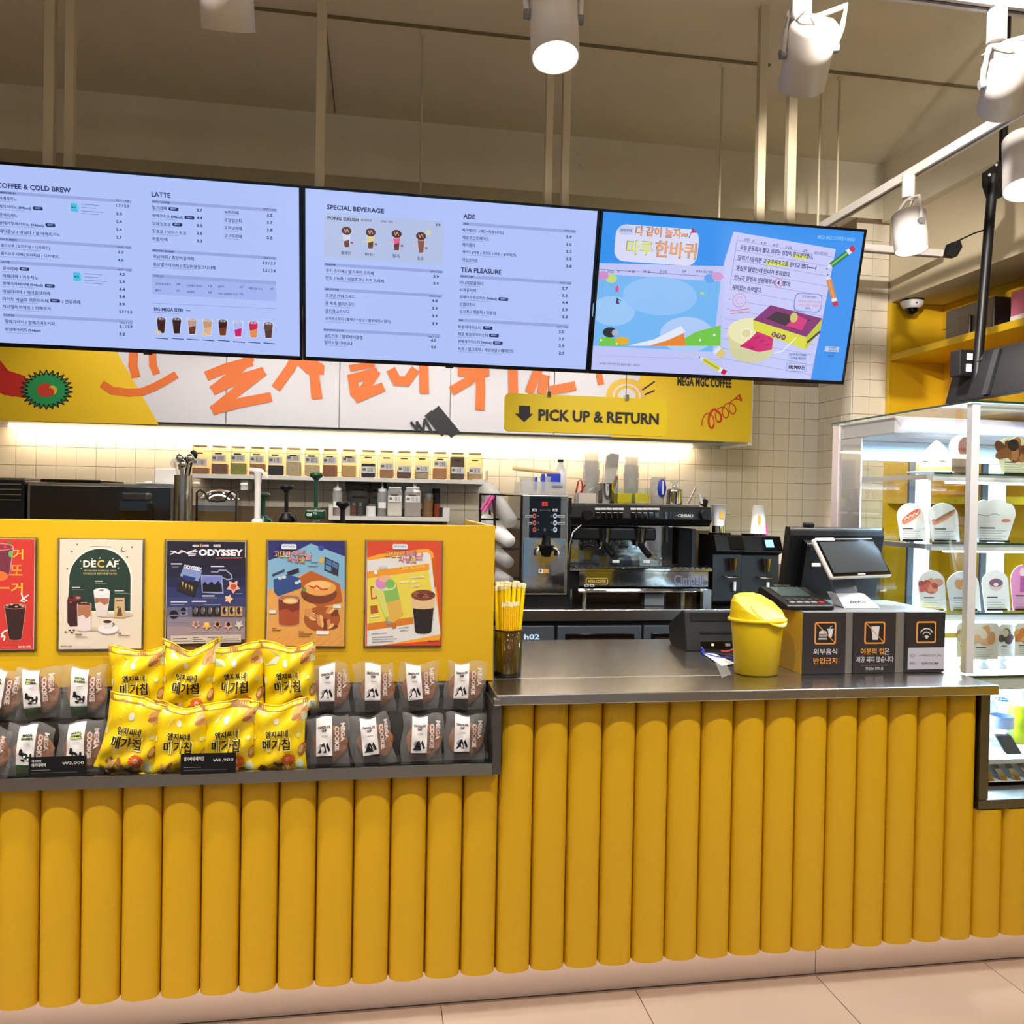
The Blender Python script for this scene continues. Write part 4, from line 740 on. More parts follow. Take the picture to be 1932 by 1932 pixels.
def cup(A, x, y, c, c2, h=104, w=32):
    A.poly([(x-w, y), (x+w, y+3), (x+w*.66, y+h), (x-w*.62, y+h)], (222, 226, 246)); A.poly([(x-w*.88, y+14), (x+w*.88, y+16), (x+w*.6, y+h-4), (x-w*.56, y+h-4)], c)
    if c2: A.poly([(x-w*.7, y+h*.55), (x+w*.7, y+h*.45), (x+w*.58, y+h-6), (x-w*.54, y+h-6)], c2)
    A.ell(x, y+10, w*.86, 9, tuple(int(v*.6+80) for v in c)); A.ell(x-8, y+9, 6, 4, (210, 200, 214)); A.ell(x+10, y+11, 5, 4, (200, 190, 204))
for i, (x, y, c, c2) in enumerate(CUPS):
    cup(A, x, y, c, c2); A.line([(x-30, y+130), (x+42, y+136)], .0028, NV)
    if i in (0, 3): A.ell(x-20, y+94, 22, 11, (214, 196, 160))
A.build(t1, 'lit_panel', M['screen'])
# --- screen 2
A = A2.view(560, 340, 3.3895); SL = .068
A.text('SPECIAL BEVERAGE', 192, 155, 558, 186, NV, .03)
A.rect(176, 210, 944, 492, (176, 190, 226)); A.text('PONG CRUSH', 197, 230, 396, 252, NV, .03); A.text('퐁크러쉬', 410, 246, 476, 262, NV, .01); A.text('ONLY ICE', 536, 256, 614, 268, NV, .02); A.text('3.9', 888, 276, 918, 294, NV, .03)
for x, y, c, l, lw in ((318, 300, (206, 210, 232), '플레인', 56), (472, 310, (216, 202, 130), '바나나', 56), (638, 320, (226, 96, 140), '딸기', 38), (794, 334, (134, 84, 70), '초코', 36)):
    cup(A, x, y+38, c, (98, 60, 54) if c[0] != 134 else 0, 96, 25); A.ell(x, y+24, 32, 26, (84, 48, 40)); A.line([(x-14, y+12), (x-6, y+34), (x+4, y+12), (x+14, y+34)], .003, (200, 160, 140))
    A.ell(x+34, y+100, 9, 7, (160, 90, 90)); A.ell(x-42, y+80, 9, 7, (206, 196, 170)); A.text(l, x-lw/2-6, y+152, x+lw/2-2, y+174, NV, .012)
A.ell(842, 334, 16, 18, (206, 206, 170))
bar(A, 176, 528, 936, 20, 'FRAPPE', 250, 'ONLY ICE', 852, 926)
rows(A, [('쿠키 프라페 / 딸기쿠키 프라페', 492, 565, '3.9', 606), ('민트 / 녹차 / 리얼초코 / 커피 프라페', 556, 612, '3.9', 651)], 186, 872)
bar(A, 176, 686, 930, 20, 'SMOOTHIE', 270, 'ONLY ICE', 846, 918)
rows(A, [('코코넛 커피 스무디', 372, 724, '4.8', 760), ('귤 톡톡 젤리스무디', 372, 773, '3.9', 809), ('골드망고스무디', 334, 822, '3.9', 858), ('요거트스무디 (플레인 / 망고 / 블루베리 / 딸기)', 602, 872, '3.9', 907)], 183, 864)
bar(A, 170, 946, 918, 20, 'BLENDED JUICE', 300, 'ONLY ICE', 836, 908)
rows(A, [('골드키위 / 블루베리클렙', 420, 982, '4.0', 1014), ('딸기 / 딸기바나나', 356, 1024, '4.0', 1056)], 178, 856)
A.text('ADE', 1064, 216, 1140, 246, NV, .03)
bar(A, 1060, 268, 1784, 20, 'ADE', 1098, 'ONLY ICE', 1708, 1776)
rows(A, [('메가에이드 (레몬+자몽+라임)', 1322, 308, '3.9', 353), ('제로부스트에이드', 1228, 354, '3.0', 401), ('체리콜라', 1140, 400, '3.3', 447), ('에이드 (자몽 / 청포도 / 레몬 / 블루레몬)', 1400, 447, '3.5', 493), ('라임모히또', 1156, 497, '3.8', 540)], 1058, 1720)
A.text('TEA PLEASURE', 1048, 556, 1308, 588, NV, .03)
bar(A, 1042, 604, 1756, 20, 'FRUIT TEA', 1130, 'HOT / ICE', 1680, 1750)
rows(A, [('허니자몽블랙티', 1190, 642, '3.7', 683), ('사과유자차', 1146, 688, '3.5', 728), ('왕메가사과유자차 (946ml)', 1278, 735, '4.4', 772), ('상큼리치티', 1140, 780, '3.9', 818), ('유자차 / 레몬차 / 자몽차', 1272, 826, '3.3', 863)], 1040, 1694)
pill(A, 1288, 748); bar(A, 1030, 884, 1736, 20, 'TEA', 1062, 'HOT / ICE', 1660, 1730)
rows(A, [('복숭아아이스티', 1176, 924, '3.0', 958), ('제로 복숭아아이스티', 1218, 970, '3.0', 1004), ('왕메가아이스티 (946ml)', 1244, 1018, '3.9', 1048), ('녹차 / 얼그레이 / 케모마일 / 페퍼민트', 1384, 1064, '2.5', 1094)], 1030, 1672)
pill(A, 1188, 932); pill(A, 1228, 980); pill(A, 1252, 1028)
A.build(t2, 'lit_panel', M['screen'])
# --- screen 3
A = A3.view(1100, 380, 3.5778); SKY = (40, 142, 236)
A.urect(.0095, .0095, TW-.0095, TH-.0143, SKY)
A.poly([(106, 416), (950, 438), (1016, 204), (1706, 322), (1536, 1216), (44, 1148)], (188, 194, 244)); A.poly([(950, 420), (1016, 204), (1706, 322), (1536, 1216), (940, 1180)], (194, 198, 246))
A.rrect(226, 150, 790, 400, .04, (214, 216, 244)); A.rrect(240, 160, 345, 222, .02, (190, 200, 240)); A.text('엄마랑 메가랑', 252, 182, 332, 202, (60, 60, 90), .01)
def otext(t, x0, y0, x1, y1, c): A.text(t, x0-3, y0-3, x1+3, y1+3, (90, 60, 40), .06); A.text(t, x0, y0, x1, y1, c, .035)
otext('다 같이 놀자~', 362, 166, 706, 226, (226, 150, 110)); otext('마루', 302, 262, 470, 350, (220, 226, 110)); otext('한바퀴', 496, 268, 766, 370, (230, 160, 110))
A.poly([(742, 180), (768, 212), (726, 214)], (196, 40, 70)); A.line([(742, 180), (714, 246)], .003, (60, 60, 120))
for x0, y0, x1 in ((108, 456, 950),): A.rect(x0, y0, x1, y0+3, (80, 84, 140)); A.line([(x0, 456), (104, 974)], .001, (80, 84, 140))
for t, x, w in (('2025', 162, 46), ('년', 232, 14), ('4 월', 308, 40), ('24 일', 404, 48), ('금 요일', 516, 50), ('날씨', 670, 26), ('마루는 항상 맑음', 762, 116)):
    A.text(t, x, 462, x+w, 480, (70, 72, 120), .01)
A.rect(106, 488, 928, 974, (110, 180, 240))
A.ell(200, 740, 150, 100, (150, 196, 244)); A.ell(700, 900, 180, 120, (170, 200, 244)); A.ell(520, 640, 250, 130, (140, 190, 244))
for x, y, c in ((190, 520, (190, 216, 120)), (134, 500, (200, 140, 200)), (854, 520, (90, 160, 240)), (906, 506, (206, 150, 206))):
    A.ell(x, y, 38, 30, c); A.line([(x, y+28), (x-8, y+150)], .0008, (120, 130, 190))
A.ell(228, 590, 12, 22, (220, 60, 140)); A.ell(804, 620, 16, 8, (190, 210, 120)); A.text('♪', 226, 650, 262, 690, (50, 50, 110), .01)
A.poly([(106, 920), (180, 914), (300, 974), (106, 974)], (110, 196, 70)); A.poly([(600, 974), (760, 880), (928, 836), (926, 974)], (110, 196, 70))
for x, y in ((228, 958), (788, 936), (884, 902), (120, 936)): A.ell(x, y, 8, 8, (230, 236, 240))
A.poly([(300, 974), (480, 930), (660, 840), (690, 880), (520, 960), (440, 974)], (226, 230, 250)); A.poly([(440, 974), (560, 940), (680, 890), (690, 974)], (230, 130, 40))
A.ell(262, 940, 46, 26, (226, 170, 40)); A.ell(180, 884, 48, 34, (24, 24, 34)); A.ell(214, 886, 22, 22, (170, 176, 200))
A.text('4 사진은 이미지 컷이므로 실제와 다를 수 있습니다', 112, 1085, 382, 1100, (90, 94, 140), .01)
A.line([(106, 1040), (920, 1068)], .0008, (130, 136, 200))
for k in range(13): A.line([(1036-k*10, 262+k*66), (1700-k*14, 378+k*66)], .001, (96, 100, 160))
A.line([(1040, 234), (990, 560)], .0014, (96, 100, 160)); A.line([(1706, 350), (1528, 1216)], .0014, (96, 100, 160))
for t, x, y, w in (('2025', 1084, 248, 40), ('년', 1140, 258, 14), ('4 월', 1196, 270, 38), ('24 일', 1276, 284, 40), ('금 요일', 1362, 302, 44), ('날씨', 1484, 322, 26), ('마루는 항상 맑음', 1558, 338, 90)): A.text(t, x, y, x+w, y+18, (70, 72, 120), .01)
A.poly([(1418, 352), (1506, 366), (1502, 394), (1414, 380)], (216, 226, 60)); A.poly([(1236, 396), (1382, 414), (1380, 444), (1232, 428)], (216, 226, 60))
I3 = (40, 40, 96)
for t, x0, y0, x1, h in (('오늘 운동회가 했다. 마루는 심장이 콩닥콩닥했다.', 1062, 292, 1558, 34), ('달리기 1등하면 고구마케이크를 준다고 했다~~~!', 1046, 362, 1578, 34), ('열심히 달렸는데 탄이가 쪼차왔다.', 1034, 430, 1402, 34), ('언니가 열심히 응원해줘서 4등했다!', 1020, 494, 1400, 34), ('재미있는 하루였다.', 1008, 560, 1206, 34)):
    A.text(t, x0, y0, x1, y0+h, I3, .025, rot=.055)
A.ell(1316, 550, 26, 30, (220, 50, 60)); A.ell(1316, 550, 22, 26, (194, 198, 246)); A.text('4', 1306, 534, 1326, 564, I3, .02)
A.ell(1052, 668, 46, 46, (220, 120, 140)); A.ell(1052, 668, 42, 42, (194, 198, 246)); A.ell(1052, 668, 26, 26, (220, 150, 170)); A.ell(1052, 668, 22, 22, (194, 198, 246))
for y in (738, 758): A.line([(992, y), (1116, y-14)], .003, (216, 110, 120))
# pink-topped round cake
A.ell(1130, 1000, 148, 88, (206, 206, 160), 28); A.ell(1130, 900, 160, 100, (222, 220, 170), 30); A.poly([(972, 900), (1288, 900), (1276, 1010), (984, 990)], (212, 208, 160))
A.ell(1130, 880, 156, 92, (232, 228, 180), 30); A.poly([(1170, 846), (1230, 864), (1278, 930), (1270, 1000), (1180, 1016), (1052, 978), (1120, 930), (1160, 890)], (204, 24, 110))
for i in range(14): A.ell(1120+(i*37) % 140, 900+(i*23) % 96, 10, 5, (170, 10, 90))
A.ell(1096, 890, 40, 36, (236, 232, 210)); A.ell(1096, 890, 30, 26, (222, 210, 150))
# purple-topped yellow cake box
A.poly([(1142, 800), (1260, 700), (1608, 790), (1500, 914)], (126, 24, 110)); A.poly([(1142, 800), (1500, 914), (1494, 1000), (1146, 870)], (214, 214, 60)); A.poly([(1500, 914), (1608, 790), (1590, 880), (1494, 1000)], (190, 196, 50))
A.poly([(1230, 790), (1300, 742), (1530, 800), (1420, 862)], (40, 14, 44)); A.poly([(1360, 840), (1440, 768), (1510, 800), (1470, 870)], (206, 34, 120)); A.ell(1416, 784, 26, 34, (206, 190, 110))
for i, t in enumerate('고구마'): A.ell(1282+i*32, 898+i*9, 16, 18, (110, 20, 70)); A.text(t, 1272+i*32, 888+i*9, 1292+i*32, 908+i*9, (240, 236, 200), .02)
A.line([(1284, 1024), (1340, 1010), (1400, 950), (1430, 920)], .004, (236, 236, 246)); A.line([(1508, 950), (1590, 880)], .008, (40, 40, 40))
A.rrect(1426, 616, 1612, 740, .02, (96, 110, 190)); A.rrect(1430, 620, 1608, 736, .02, (194, 198, 246))
for t, x, y, w, c in (('한 판 사면 콘센트~', 1474, 634, 100, I3), ('메가커피 고구마 케이크를', 1446, 664, 150, (220, 120, 110)), ('쏜다 고구마는 가져온다', 1450, 690, 140, (220, 120, 110)), ('캔디?', 1494, 712, 34, I3)): A.text(t, x, y, x+w, y+16, c, .01)
def pencil(x0, y0, x1, y1, w, c, c2):
    a = Vector((x0, y0)); b = Vector((x1, y1)); d = (b-a).normalized(); n = Vector((-d.y, d.x))*w
    L = (b-a).length; q = lambda s, k: tuple(a+d*s+n*k)
    A.poly([q(0, 0), q(L*.18, 1), q(L*.18, -1)], (214, 214, 240)); A.poly([q(0, 0), q(L*.06, .33), q(L*.06, -.33)], (60, 60, 90))
    A.poly([q(L*.18, 1), q(L*.76, 1), q(L*.76, -1), q(L*.18, -1)], c); A.poly([q(L*.18, .3), q(L*.76, .3), q(L*.76, -.3), q(L*.18, -.3)], c2)
    A.poly([q(L*.76, 1), q(L*.86, 1), q(L*.86, -1), q(L*.76, -1)], (226, 228, 246)); A.poly([q(L*.86, 1), q(L, 1), q(L, -1), q(L*.86, -1)], (190, 20, 70))
pencil(1630, 460, 1822, 312, 18, (10, 120, 70), (120, 190, 100)); pencil(1640, 488, 1698, 706, 18, (206, 130, 80), (226, 160, 60)); pencil(772, 1046, 956, 1158, 17, (214, 212, 60), (170, 170, 50))
A.poly([(910, 974), (960, 1026), (916, 1064), (870, 1014)], (220, 224, 250)); A.poly([(930, 990), (960, 1026), (916, 1064), (886, 1030)], (216, 196, 120))
A.line([(640, 1018), (690, 1040), (720, 1036), (740, 1022), (772, 1046)], .002, (216, 200, 140))
A.rrect(1372, 1016, 1506, 1070, .006, (180, 196, 246)); A.text('얼른 한 메가커피에서', 1384, 1022, 1500, 1040, I3, .01); A.text('고구마를 케이크판', 1390, 1046, 1496, 1064, I3, .01)
A.rrect(1366, 1088, 1504, 1144, .006, (110, 130, 210)); A.rrect(1369, 1091, 1501, 1141, .006, (194, 200, 248)); A.text('18,900원', 1382, 1100, 1490, 1132, (30, 30, 60), .03)
A.text('MEGA MGC COFFEE × MARU', 1576, 228, 1826, 254, (130, 190, 250), .02)
A.rect(1626, 976, 1720, 1012, (180, 196, 236)); A.text('메가앱에서', 1650, 980, 1702, 992, I3, .01); A.text('만나보세요', 1652, 998, 1704, 1010, I3, .01); A.text('GO!', 1644, 1032, 1682, 1048, (20, 50, 110), .02)
A.build(t3, 'lit_panel', M['screen'])
# ceiling poles of the screens
for x, y0, w, lab in ((93, 310, .034, 'leftmost cream square pole holding the coffee menu screen'), (131, 312, .03, 'second cream pole from the left holding the coffee menu screen'), (603, 345, .034, 'single cream pole rising from the left end of the middle menu screen'),
                      (1033, 378, .028, 'left one of the paired cream poles above the middle menu screen'), (1065, 382, .03, 'right one of the paired cream poles above the middle menu screen'),
                      (1432, 410, .034, 'left cream pole above the cake advert screen'), (1489, 415, .036, 'right cream pole above the cake advert screen')):
    p = at(x, y0, Y=3.13)
    t = thing('ceiling_pole', lab, 'pole', (p.x, 3.13, 2.45), 'square poles of the menu screens')
    part(t, 'tube', MB().box(p.x-w/2, p.x+w/2, 3.115, 3.145, 2.45, ZC), M['pole'], bevel=.002)
    part(t, 'bracket', MB().box(p.x-.03, p.x+.03, 3.10, 3.145, 2.43, 2.46), M['dark'])
for x, y0, yt in ((793, 355, 62), (1357, 400, 120), (1543, 420, 147), (1578, 420, 147)):
    p = at(x, y0, Y=3.57); a = p.x
    lab = {793: 'thin threaded rod hanging above the middle menu screen', 1357: 'thin threaded rod between the cream pole pairs', 1543: 'thin rod hanging just below the tilted white spotlight', 1578: 'thin rod hanging right of the tilted white spotlight'}[x]
    t = thing('hanging_rod', lab, 'rod', (a, 3.57, 2.5), 'thin ceiling rods'); part(t, 'rod', MB().cyl((a, 3.57, 2.5), (a, 3.57, ZC), .0055, n=8), M['pole']); part(t, 'nut', MB().cyl((a, 3.57, ZC-.015), (a, 3.57, ZC-.001), .013, n=6), M['concrete'])
# pick up sign
ps = thing('pick_up_sign', 'yellow hanging sign reading PICK UP & RETURN with black arrow', 'sign', (.85, 3.3, 1.78))
A = Art((0, 3.298, 0)).view(0, 0, 1); SO = A
u0, v0 = A.uv(953, 741); u1, v1 = A.far(u0, v0, 1260, 813); zt, zb = -v0, -v1
m = MB(); R_ = .02; P = []
for cx, cz, a in ((u1-R_, zt-R_, 0), (u0+R_, zt-R_, PI/2), (u0+R_, zb+R_, PI), (u1-R_, zb+R_, 1.5*PI)): P += [(cx+R_*math.cos(a+PI/2*i/5), 3.3, cz+R_*math.sin(a+PI/2*i/5)) for i in range(6)]
part(ps, 'board', m.prism(P, (0, .02, 0)), mat('sign_yellow', (236, 206, 24), .4))
A.view(560, 660, 2.1708); A.poly([(910, 228), (955, 230), (955, 262), (968, 263), (931, 296), (893, 261), (910, 262)], (34, 30, 34)); A.text('PICK UP & RETURN', 990, 242, 1483, 290, (34, 30, 34), .035); A.L = .0016
A.build(ps, 'lettering', M['ink'])
for x in (1031, 1349):
    p = at(560+x/2.1708, 660+170/2.1708, Y=3.31)
    part(ps, 'clip', MB().box(p.x-.008, p.x+.008, 3.292, 3.326, zt-.012, zt+.012), M['chrome'], bevel=.003); part(ps, 'bracket', MB().box(p.x-.006, p.x+.006, 3.305, 3.379, 2.262, 2.268), M['grey']); part(ps, 'wire', MB().cyl((p.x, 3.31, zt), (p.x, 3.31, 2.265), .0015, n=6), M['grey'])
# ================================================================ WALL CABINET WITH GRAPHICS
wc = thing('wall_cabinet', 'long wall cabinet with yellow and white brush-painted doors', 'cabinet', (.15, 4.6, 1.83))
part(wc, 'carcass', MB().box(-1.96, 2.084, 4.42, 4.783, 1.86, 2.62), M['white'])
part(wc, 'underside', MB().box(-1.96, 1.93, 4.43, 4.783, 1.845, 1.858), mat('alu_valance', (168, 166, 160), .35, .4))
part(wc, 'end_panel', MB().box(2.062, 2.086, 4.396, 4.783, 1.838, 2.64), M['white'], bevel=.001)
part(wc, 'strip_light', MB().box(-1.9, 1.86, 4.715, 4.74, 1.836, 1.845), M['led_warm'])
edges = [-1.97, at(203.7, 740, Y=4.4).x, at(426.3, 760, Y=4.4).x, at(640, 770, Y=4.4).x, at(849, 780, Y=4.4).x, at(1045, 790, Y=4.4).x, at(1236, 800, Y=4.4).x, 2.06]
for a, b in zip(edges, edges[1:]): part(wc, 'door', MB().box(a+.002, b-.002, 4.402, 4.42, 1.862, 2.62), mat('door_white', (214, 212, 220), .4), bevel=.001)
A = Art((0, 4.402, 0), base=.0006).view(0, 640, 3.01875); YG = (236, 196, 26); OR = (226, 112, 40)
A.poly([(-60, -300), (470, -300), (690, 115), (905, 487), (-60, 462)], YG)
def brush(pts, w=.05, col=OR, taper=True): A.line(pts, w*.86, col)
A.line([(-10, 150), (30, 200), (120, 230)], .045, (200, 40, 30)); A.line([(-10, 250), (60, 270), (130, 280)], .09, (200, 40, 30))
P = [(265+(150 if i % 2 else 108)*math.cos(2*PI*i/52), 288+(112 if i % 2 else 84)*math.sin(2*PI*i/52)) for i in range(52)]
A.poly([(265+130*math.cos(2*PI*i/30)+6*math.sin(i*3), 292+98*math.sin(2*PI*i/30)+5*math.cos(i*2)) for i in range(30)], (34, 150, 82)); A.line(P+[P[0]], .006, (22, 22, 26))
A.ell(258, 290, 46, 40, (206, 60, 40)); A.ell(300, 290, 26, 26, (216, 190, 50)); A.ell(272, 300, 38, 26, (206, 60, 40))
brush([(762, 60), (758, 150), (772, 205)]); brush([(868, 60), (872, 150), (888, 188)], .042); brush([(592, 262), (640, 292), (730, 304), (810, 300), (880, 272), (940, 240), (995, 208)], .045)
for q in ([(1160, 60), (1440, 60)], [(1190, 205), (1290, 165), (1420, 130)], [(1420, 110), (1320, 210), (1225, 285)], [(1225, 285), (1350, 230), (1490, 190)], [(1490, 190), (1360, 290), (1225, 400)], [(1225, 400), (1380, 360), (1530, 332)],
          [(1700, 80), (1650, 170), (1580, 268)], [(1640, 60), (1760, 170), (1830, 175)], [(1780, 60), (1790, 200), (1800, 320)]): brush(q, .058)
A.view(560, 660, 2.1708)
for q in ([(0, 40), (90, 72)], [(62, 40), (72, 110), (84, 190)], [(225, 75), (310, 60)], [(222, 120), (320, 95)], [(228, 112), (238, 175)], [(320, 95), (285, 150), (248, 196)], [(248, 196), (345, 156)], [(390, 90), (410, 128), (450, 130), (480, 88)], [(520, 60), (522, 168)],
          [(740, 90), (700, 130), (642, 164)], [(670, 90), (775, 90)], [(750, 80), (752, 160), (750, 236)], [(884, 70), (886, 172)], [(985, 90), (955, 166)], [(1016, 115), (1004, 170)], [(1045, 166), (1130, 150)], [(1235, 90), (1244, 136)]): brush(q, .058 if q[0][0] not in (225, 1235) else .04)
for q, w in (([(468, 298), (492, 330), (492, 296), (516, 336), (524, 286), (552, 336)], .014), ([(545, 268), (600, 336)], .05), ([(572, 255), (640, 338)], .06)): A.line(q, w, (30, 28, 34))
A.poly([(1440, 40), (1866, 56), (1856, 380), (1285, 358)], YG)
for r, c in ((84, (228, 184, 66)), (58, (214, 212, 220)), (50, (228, 184, 66)), (36, (214, 212, 220))): A.ell(1350, 190, r, r*.86, c)
A.line([(1414, 165), (1462, 132)], .009, (40, 34, 30)); A.line([(1424, 184), (1462, 168)], .009, (40, 34, 30)); A.text('MEGA MGC COFFEE', 1556, 110, 1778, 148, (30, 26, 26), .04)
sp = []
for i in range(150):
    t = i/149; a = PI*.9+t*4.45*2*PI; sp.append((1672+t*128+(17+4*t)*math.cos(a), 300-t*74+34*math.sin(a)-(8 if t > .3 else 0)*math.sin(a)))
A.line(sp, .006, (206, 60, 30)); A.line(sp[22:62], .012, (210, 50, 30)); A.line([sp[-1], (1808, 186)], .008, (206, 60, 30)); A.line([(1794, 200), (1810, 184), (1818, 208)], .008, (206, 60, 30))
A.build(wc, 'painted_graphic', M['ink'])
# ================================================================ TRACKS AND SPOTLIGHTS
def rail(name_lab, a, b, wires=True):
    a, b = Vector(a), Vector(b); d = (b-a).normalized(); n = Vector((d.y, -d.x, 0))*.018; t = thing('lighting_track', name_lab, 'track', (a+b)/2)
    m = MB()
    for s0, s1, z0, z1, mi in ((-1, 1, .012, .034, 0), (-1, -.35, 0, .012, 0), (.35, 1, 0, .012, 0), (-.35, .35, .006, .012, 1)):
        P = [a+n*s0+Vector((0, 0, z0)), a+n*s1+Vector((0, 0, z0)), b+n*s1+Vector((0, 0, z0)), b+n*s0+Vector((0, 0, z0))]; m.prism(P, (0, 0, z1-z0), mi)
    part(t, 'profile', m, [M['lampwhite'], M['black']]); m = MB(); k = int((b-a).length/1.6)+1
    for i in range(k+1 if wires else 0):
        p = a+(b-a)*(.04+.92*i/max(1, k)); part(t, 'suspension_wire', MB().cyl(p+Vector((0, 0, .034)), (p.x, p.y, ZC), .0025, n=6), M['lampwhite'])
rail('white lighting track crossing the ceiling in front of the menu screens', (-3.2, 1.945, 2.8), (2.8, 1.945, 2.8))
rail('white lighting track running back above the display case', (2.075, 2.0, 2.8), (2.05, 3.87, 2.8), False)
rail('white lighting track along the back behind the menu screens', (-1.99, 3.89, 2.8), (2.86, 3.89, 2.8), False)
def lamp(lab, top, bot, rz, railp, glow=True, power=70, side=(1, 0, 0), r=.058, cone=62):
    """cylinder spotlight from its back end to its mouth"""
    top, bot = Vector(top), Vector(bot); ax = (bot-top).normalized(); t = thing('track_spotlight', lab, 'spotlight', bot, 'white cylinder track spotlights')
    s = (Vector(side)-ax*ax.dot(Vector(side))).normalized(); L = (bot-top).length
    part(t, 'body', MB().lathe(top, [(.0, 0), (r-.006, 0), (r, .006), (r, L), (r-.004, L), (r-.006, L-.012), (0, L-.012)], 32, axis=ax), M['lampwhite'])
    part(t, 'lens', MB().cyl(bot-ax*.009, bot-ax*.006, r-.0065, n=28), M['lampglow'] if glow else M['lampglow'])
    mid = top+ax*L*.42; rp = Vector(railp); h = rp+Vector((0, 0, -.09)); m = MB()
    m.tube([mid+s*(r+.006), mid+s*(r+.012)-ax*L*.3, top+s*(r+.01)-ax*.035, h+s*.01, h], .007, 6); m.tube([mid-s*(r+.006), mid-s*(r+.012)-ax*L*.3, top-s*(r+.01)-ax*.035, h-s*.01, h], .007, 6)
    part(t, 'yoke', m, M['lampwhite']); part(t, 'knob', MB().cyl(mid+s*r, mid+s*(r+.014), .012, n=12), M['grey']); part(t, 'knob', MB().cyl(mid-s*(r+.014), mid-s*r, .012, n=12), M['grey'])
    part(t, 'cable', MB().tube([h, h-s*.035+Vector((0, 0, -.02)), top-s*.03-ax*.04, top-ax*.0], .004, 6), M['lampwhite'])
    part(t, 'adaptor', MB().cyl(rp+Vector((0, 0, -.085)), rp+Vector((0, 0, .002)), .024, n=16), M['lampwhite'])
    l = light('SPOT', bot+ax*.004, bot+ax, power, (1, .93, .84), spot_size=math.radians(cone), spot_blend=.6, shadow_soft_size=.03)
    return t
yr = 1.945
lamp('white cylinder spotlight partly cut by the top edge, upper left', (-.345, yr-.075, 2.70), (-.343, yr+.02, 2.548), 0, (-.345, yr, 2.8), power=42, cone=76)
lamp('glowing white cylinder spotlight at top centre', (.40, yr+.03, 2.735), (.402, yr-.01, 2.548), 0, (.40, yr, 2.8), power=42, cone=76)
pt, pb = at(1537, 46, Y=1.88), at(1512, 162, Y=2.0)
lamp('white cylinder spotlight tilted left, its mouth turned away', pt, pb, 0, (pt.x+.0, yr, 2.8), power=42, cone=76)
pt, pb = at(1915, 100, Y=1.88), at(1888, 205, Y=2.0)
lamp('white cylinder spotlight cut by the right edge under the front track', (pt.x, pt.y, pt.z), pb, 0, (pt.x, yr, 2.8), power=42, cone=76)
p0 = at(1714, 352, Z=2.76); pt, pb = at(1714, 402, Y=p0.y), at(1720, 472, Y=p0.y-.02)
lamp('glowing white spotlight on the track right of the cake advert screen', pt, pb, 0, (p0.x, p0.y, 2.8), power=55, cone=100, side=(0, 1, .0), r=.062)
pt, pb = at(1934, 262, Y=2.55), at(1936, 358, Y=2.50)
lamp('bright spotlight at the right edge beside the black mounting plate', pt, pb, 0, (pt.x, pt.y, 2.8), power=55, cone=100, side=(0, 1, 0), r=.07)
for x, w_ in ((-1.1, 'just beyond'), (-1.9, 'well beyond'), (-2.7, 'farthest beyond')): lamp('white cylinder spotlight of the front track, '+w_+' the left edge', (x, yr, 2.735), (x, yr+.02, 2.548), 0, (x, yr, 2.8), power=42, cone=76)
for x, w_ in ((-1.3, 'the coffee menu screen'), (-.5, 'the joint of the left screens'), (.3, 'the middle menu screen'), (1.1, 'the cake advert screen')):   # unseen lamps added on the back track to brighten the kitchen
    lamp('unseen spotlight added on the back track behind '+w_, (x, 3.87, 2.74), (x, 3.93, 2.56), 0, (x, 3.89, 2.8), power=10, cone=120)
rail('unseen lighting track added above the view for the rear spotlights', (-3.2, 1.25, 3.12), (3.2, 1.25, 3.12))  # unseen track added out of view to carry extra spotlights
for x, tgt, pw_, w_ in ((.9, (2.75, 4.6, 1.9), 430, 'right-hand tiled corner'), (2.0, (3.0, 3.3, 3.0), 60, 'cream soffit'), (-.6, (1.1, 4.6, 1.3), 70, 'back bar')):  # unseen fill lamps added to brighten corner, soffit and back bar
    b_ = Vector((x, 1.27, 2.93)); a_ = b_-(Vector(tgt)-b_).normalized()*.17
    lamp('unseen fill spotlight added to the rear track, aimed at the '+w_, a_, b_, 0, (a_.x, 1.25, 3.12), power=pw_, cone=46)
for x in (-2.2, -1.4, .1, 1.4, 2.6):
    b_ = Vector((x, 1.27, 2.93)); a_ = b_-(Vector((x*.95, 2.33, .6))-b_).normalized()*.17
    lamp('white spotlight of the rear track aimed at the fluted counter, '+{-2.2: 'far left', -1.4: 'left', .1: 'centre', 1.4: 'right', 2.6: 'far right'}[x], a_, b_, 0, (a_.x, 1.25, 3.12), power=104, cone=80)
t = thing('added_batten_light', 'unseen batten light added behind the menu screens to brighten the kitchen', 'light', (.35, 3.45, 2.24))  # hidden fixture, added to light the kitchen
part(t, 'housing', MB().box(-1.17, 1.87, 3.38, 3.52, 2.25, 2.28), M['white']); part(t, 'diffuser', MB().box(-1.15, 1.85, 3.39, 3.51, 2.243, 2.249), mat('batten_diffuser', (255, 240, 220), emit=1.5))
for x_, y_ in ((603, 300), (1432, 380)):
    hx_ = at(x_, y_, Y=3.45).x; part(t, 'hanger', MB().cyl((hx_, 3.45, 2.28), (hx_, 3.45, ZC), .003, n=6), M['pole'])
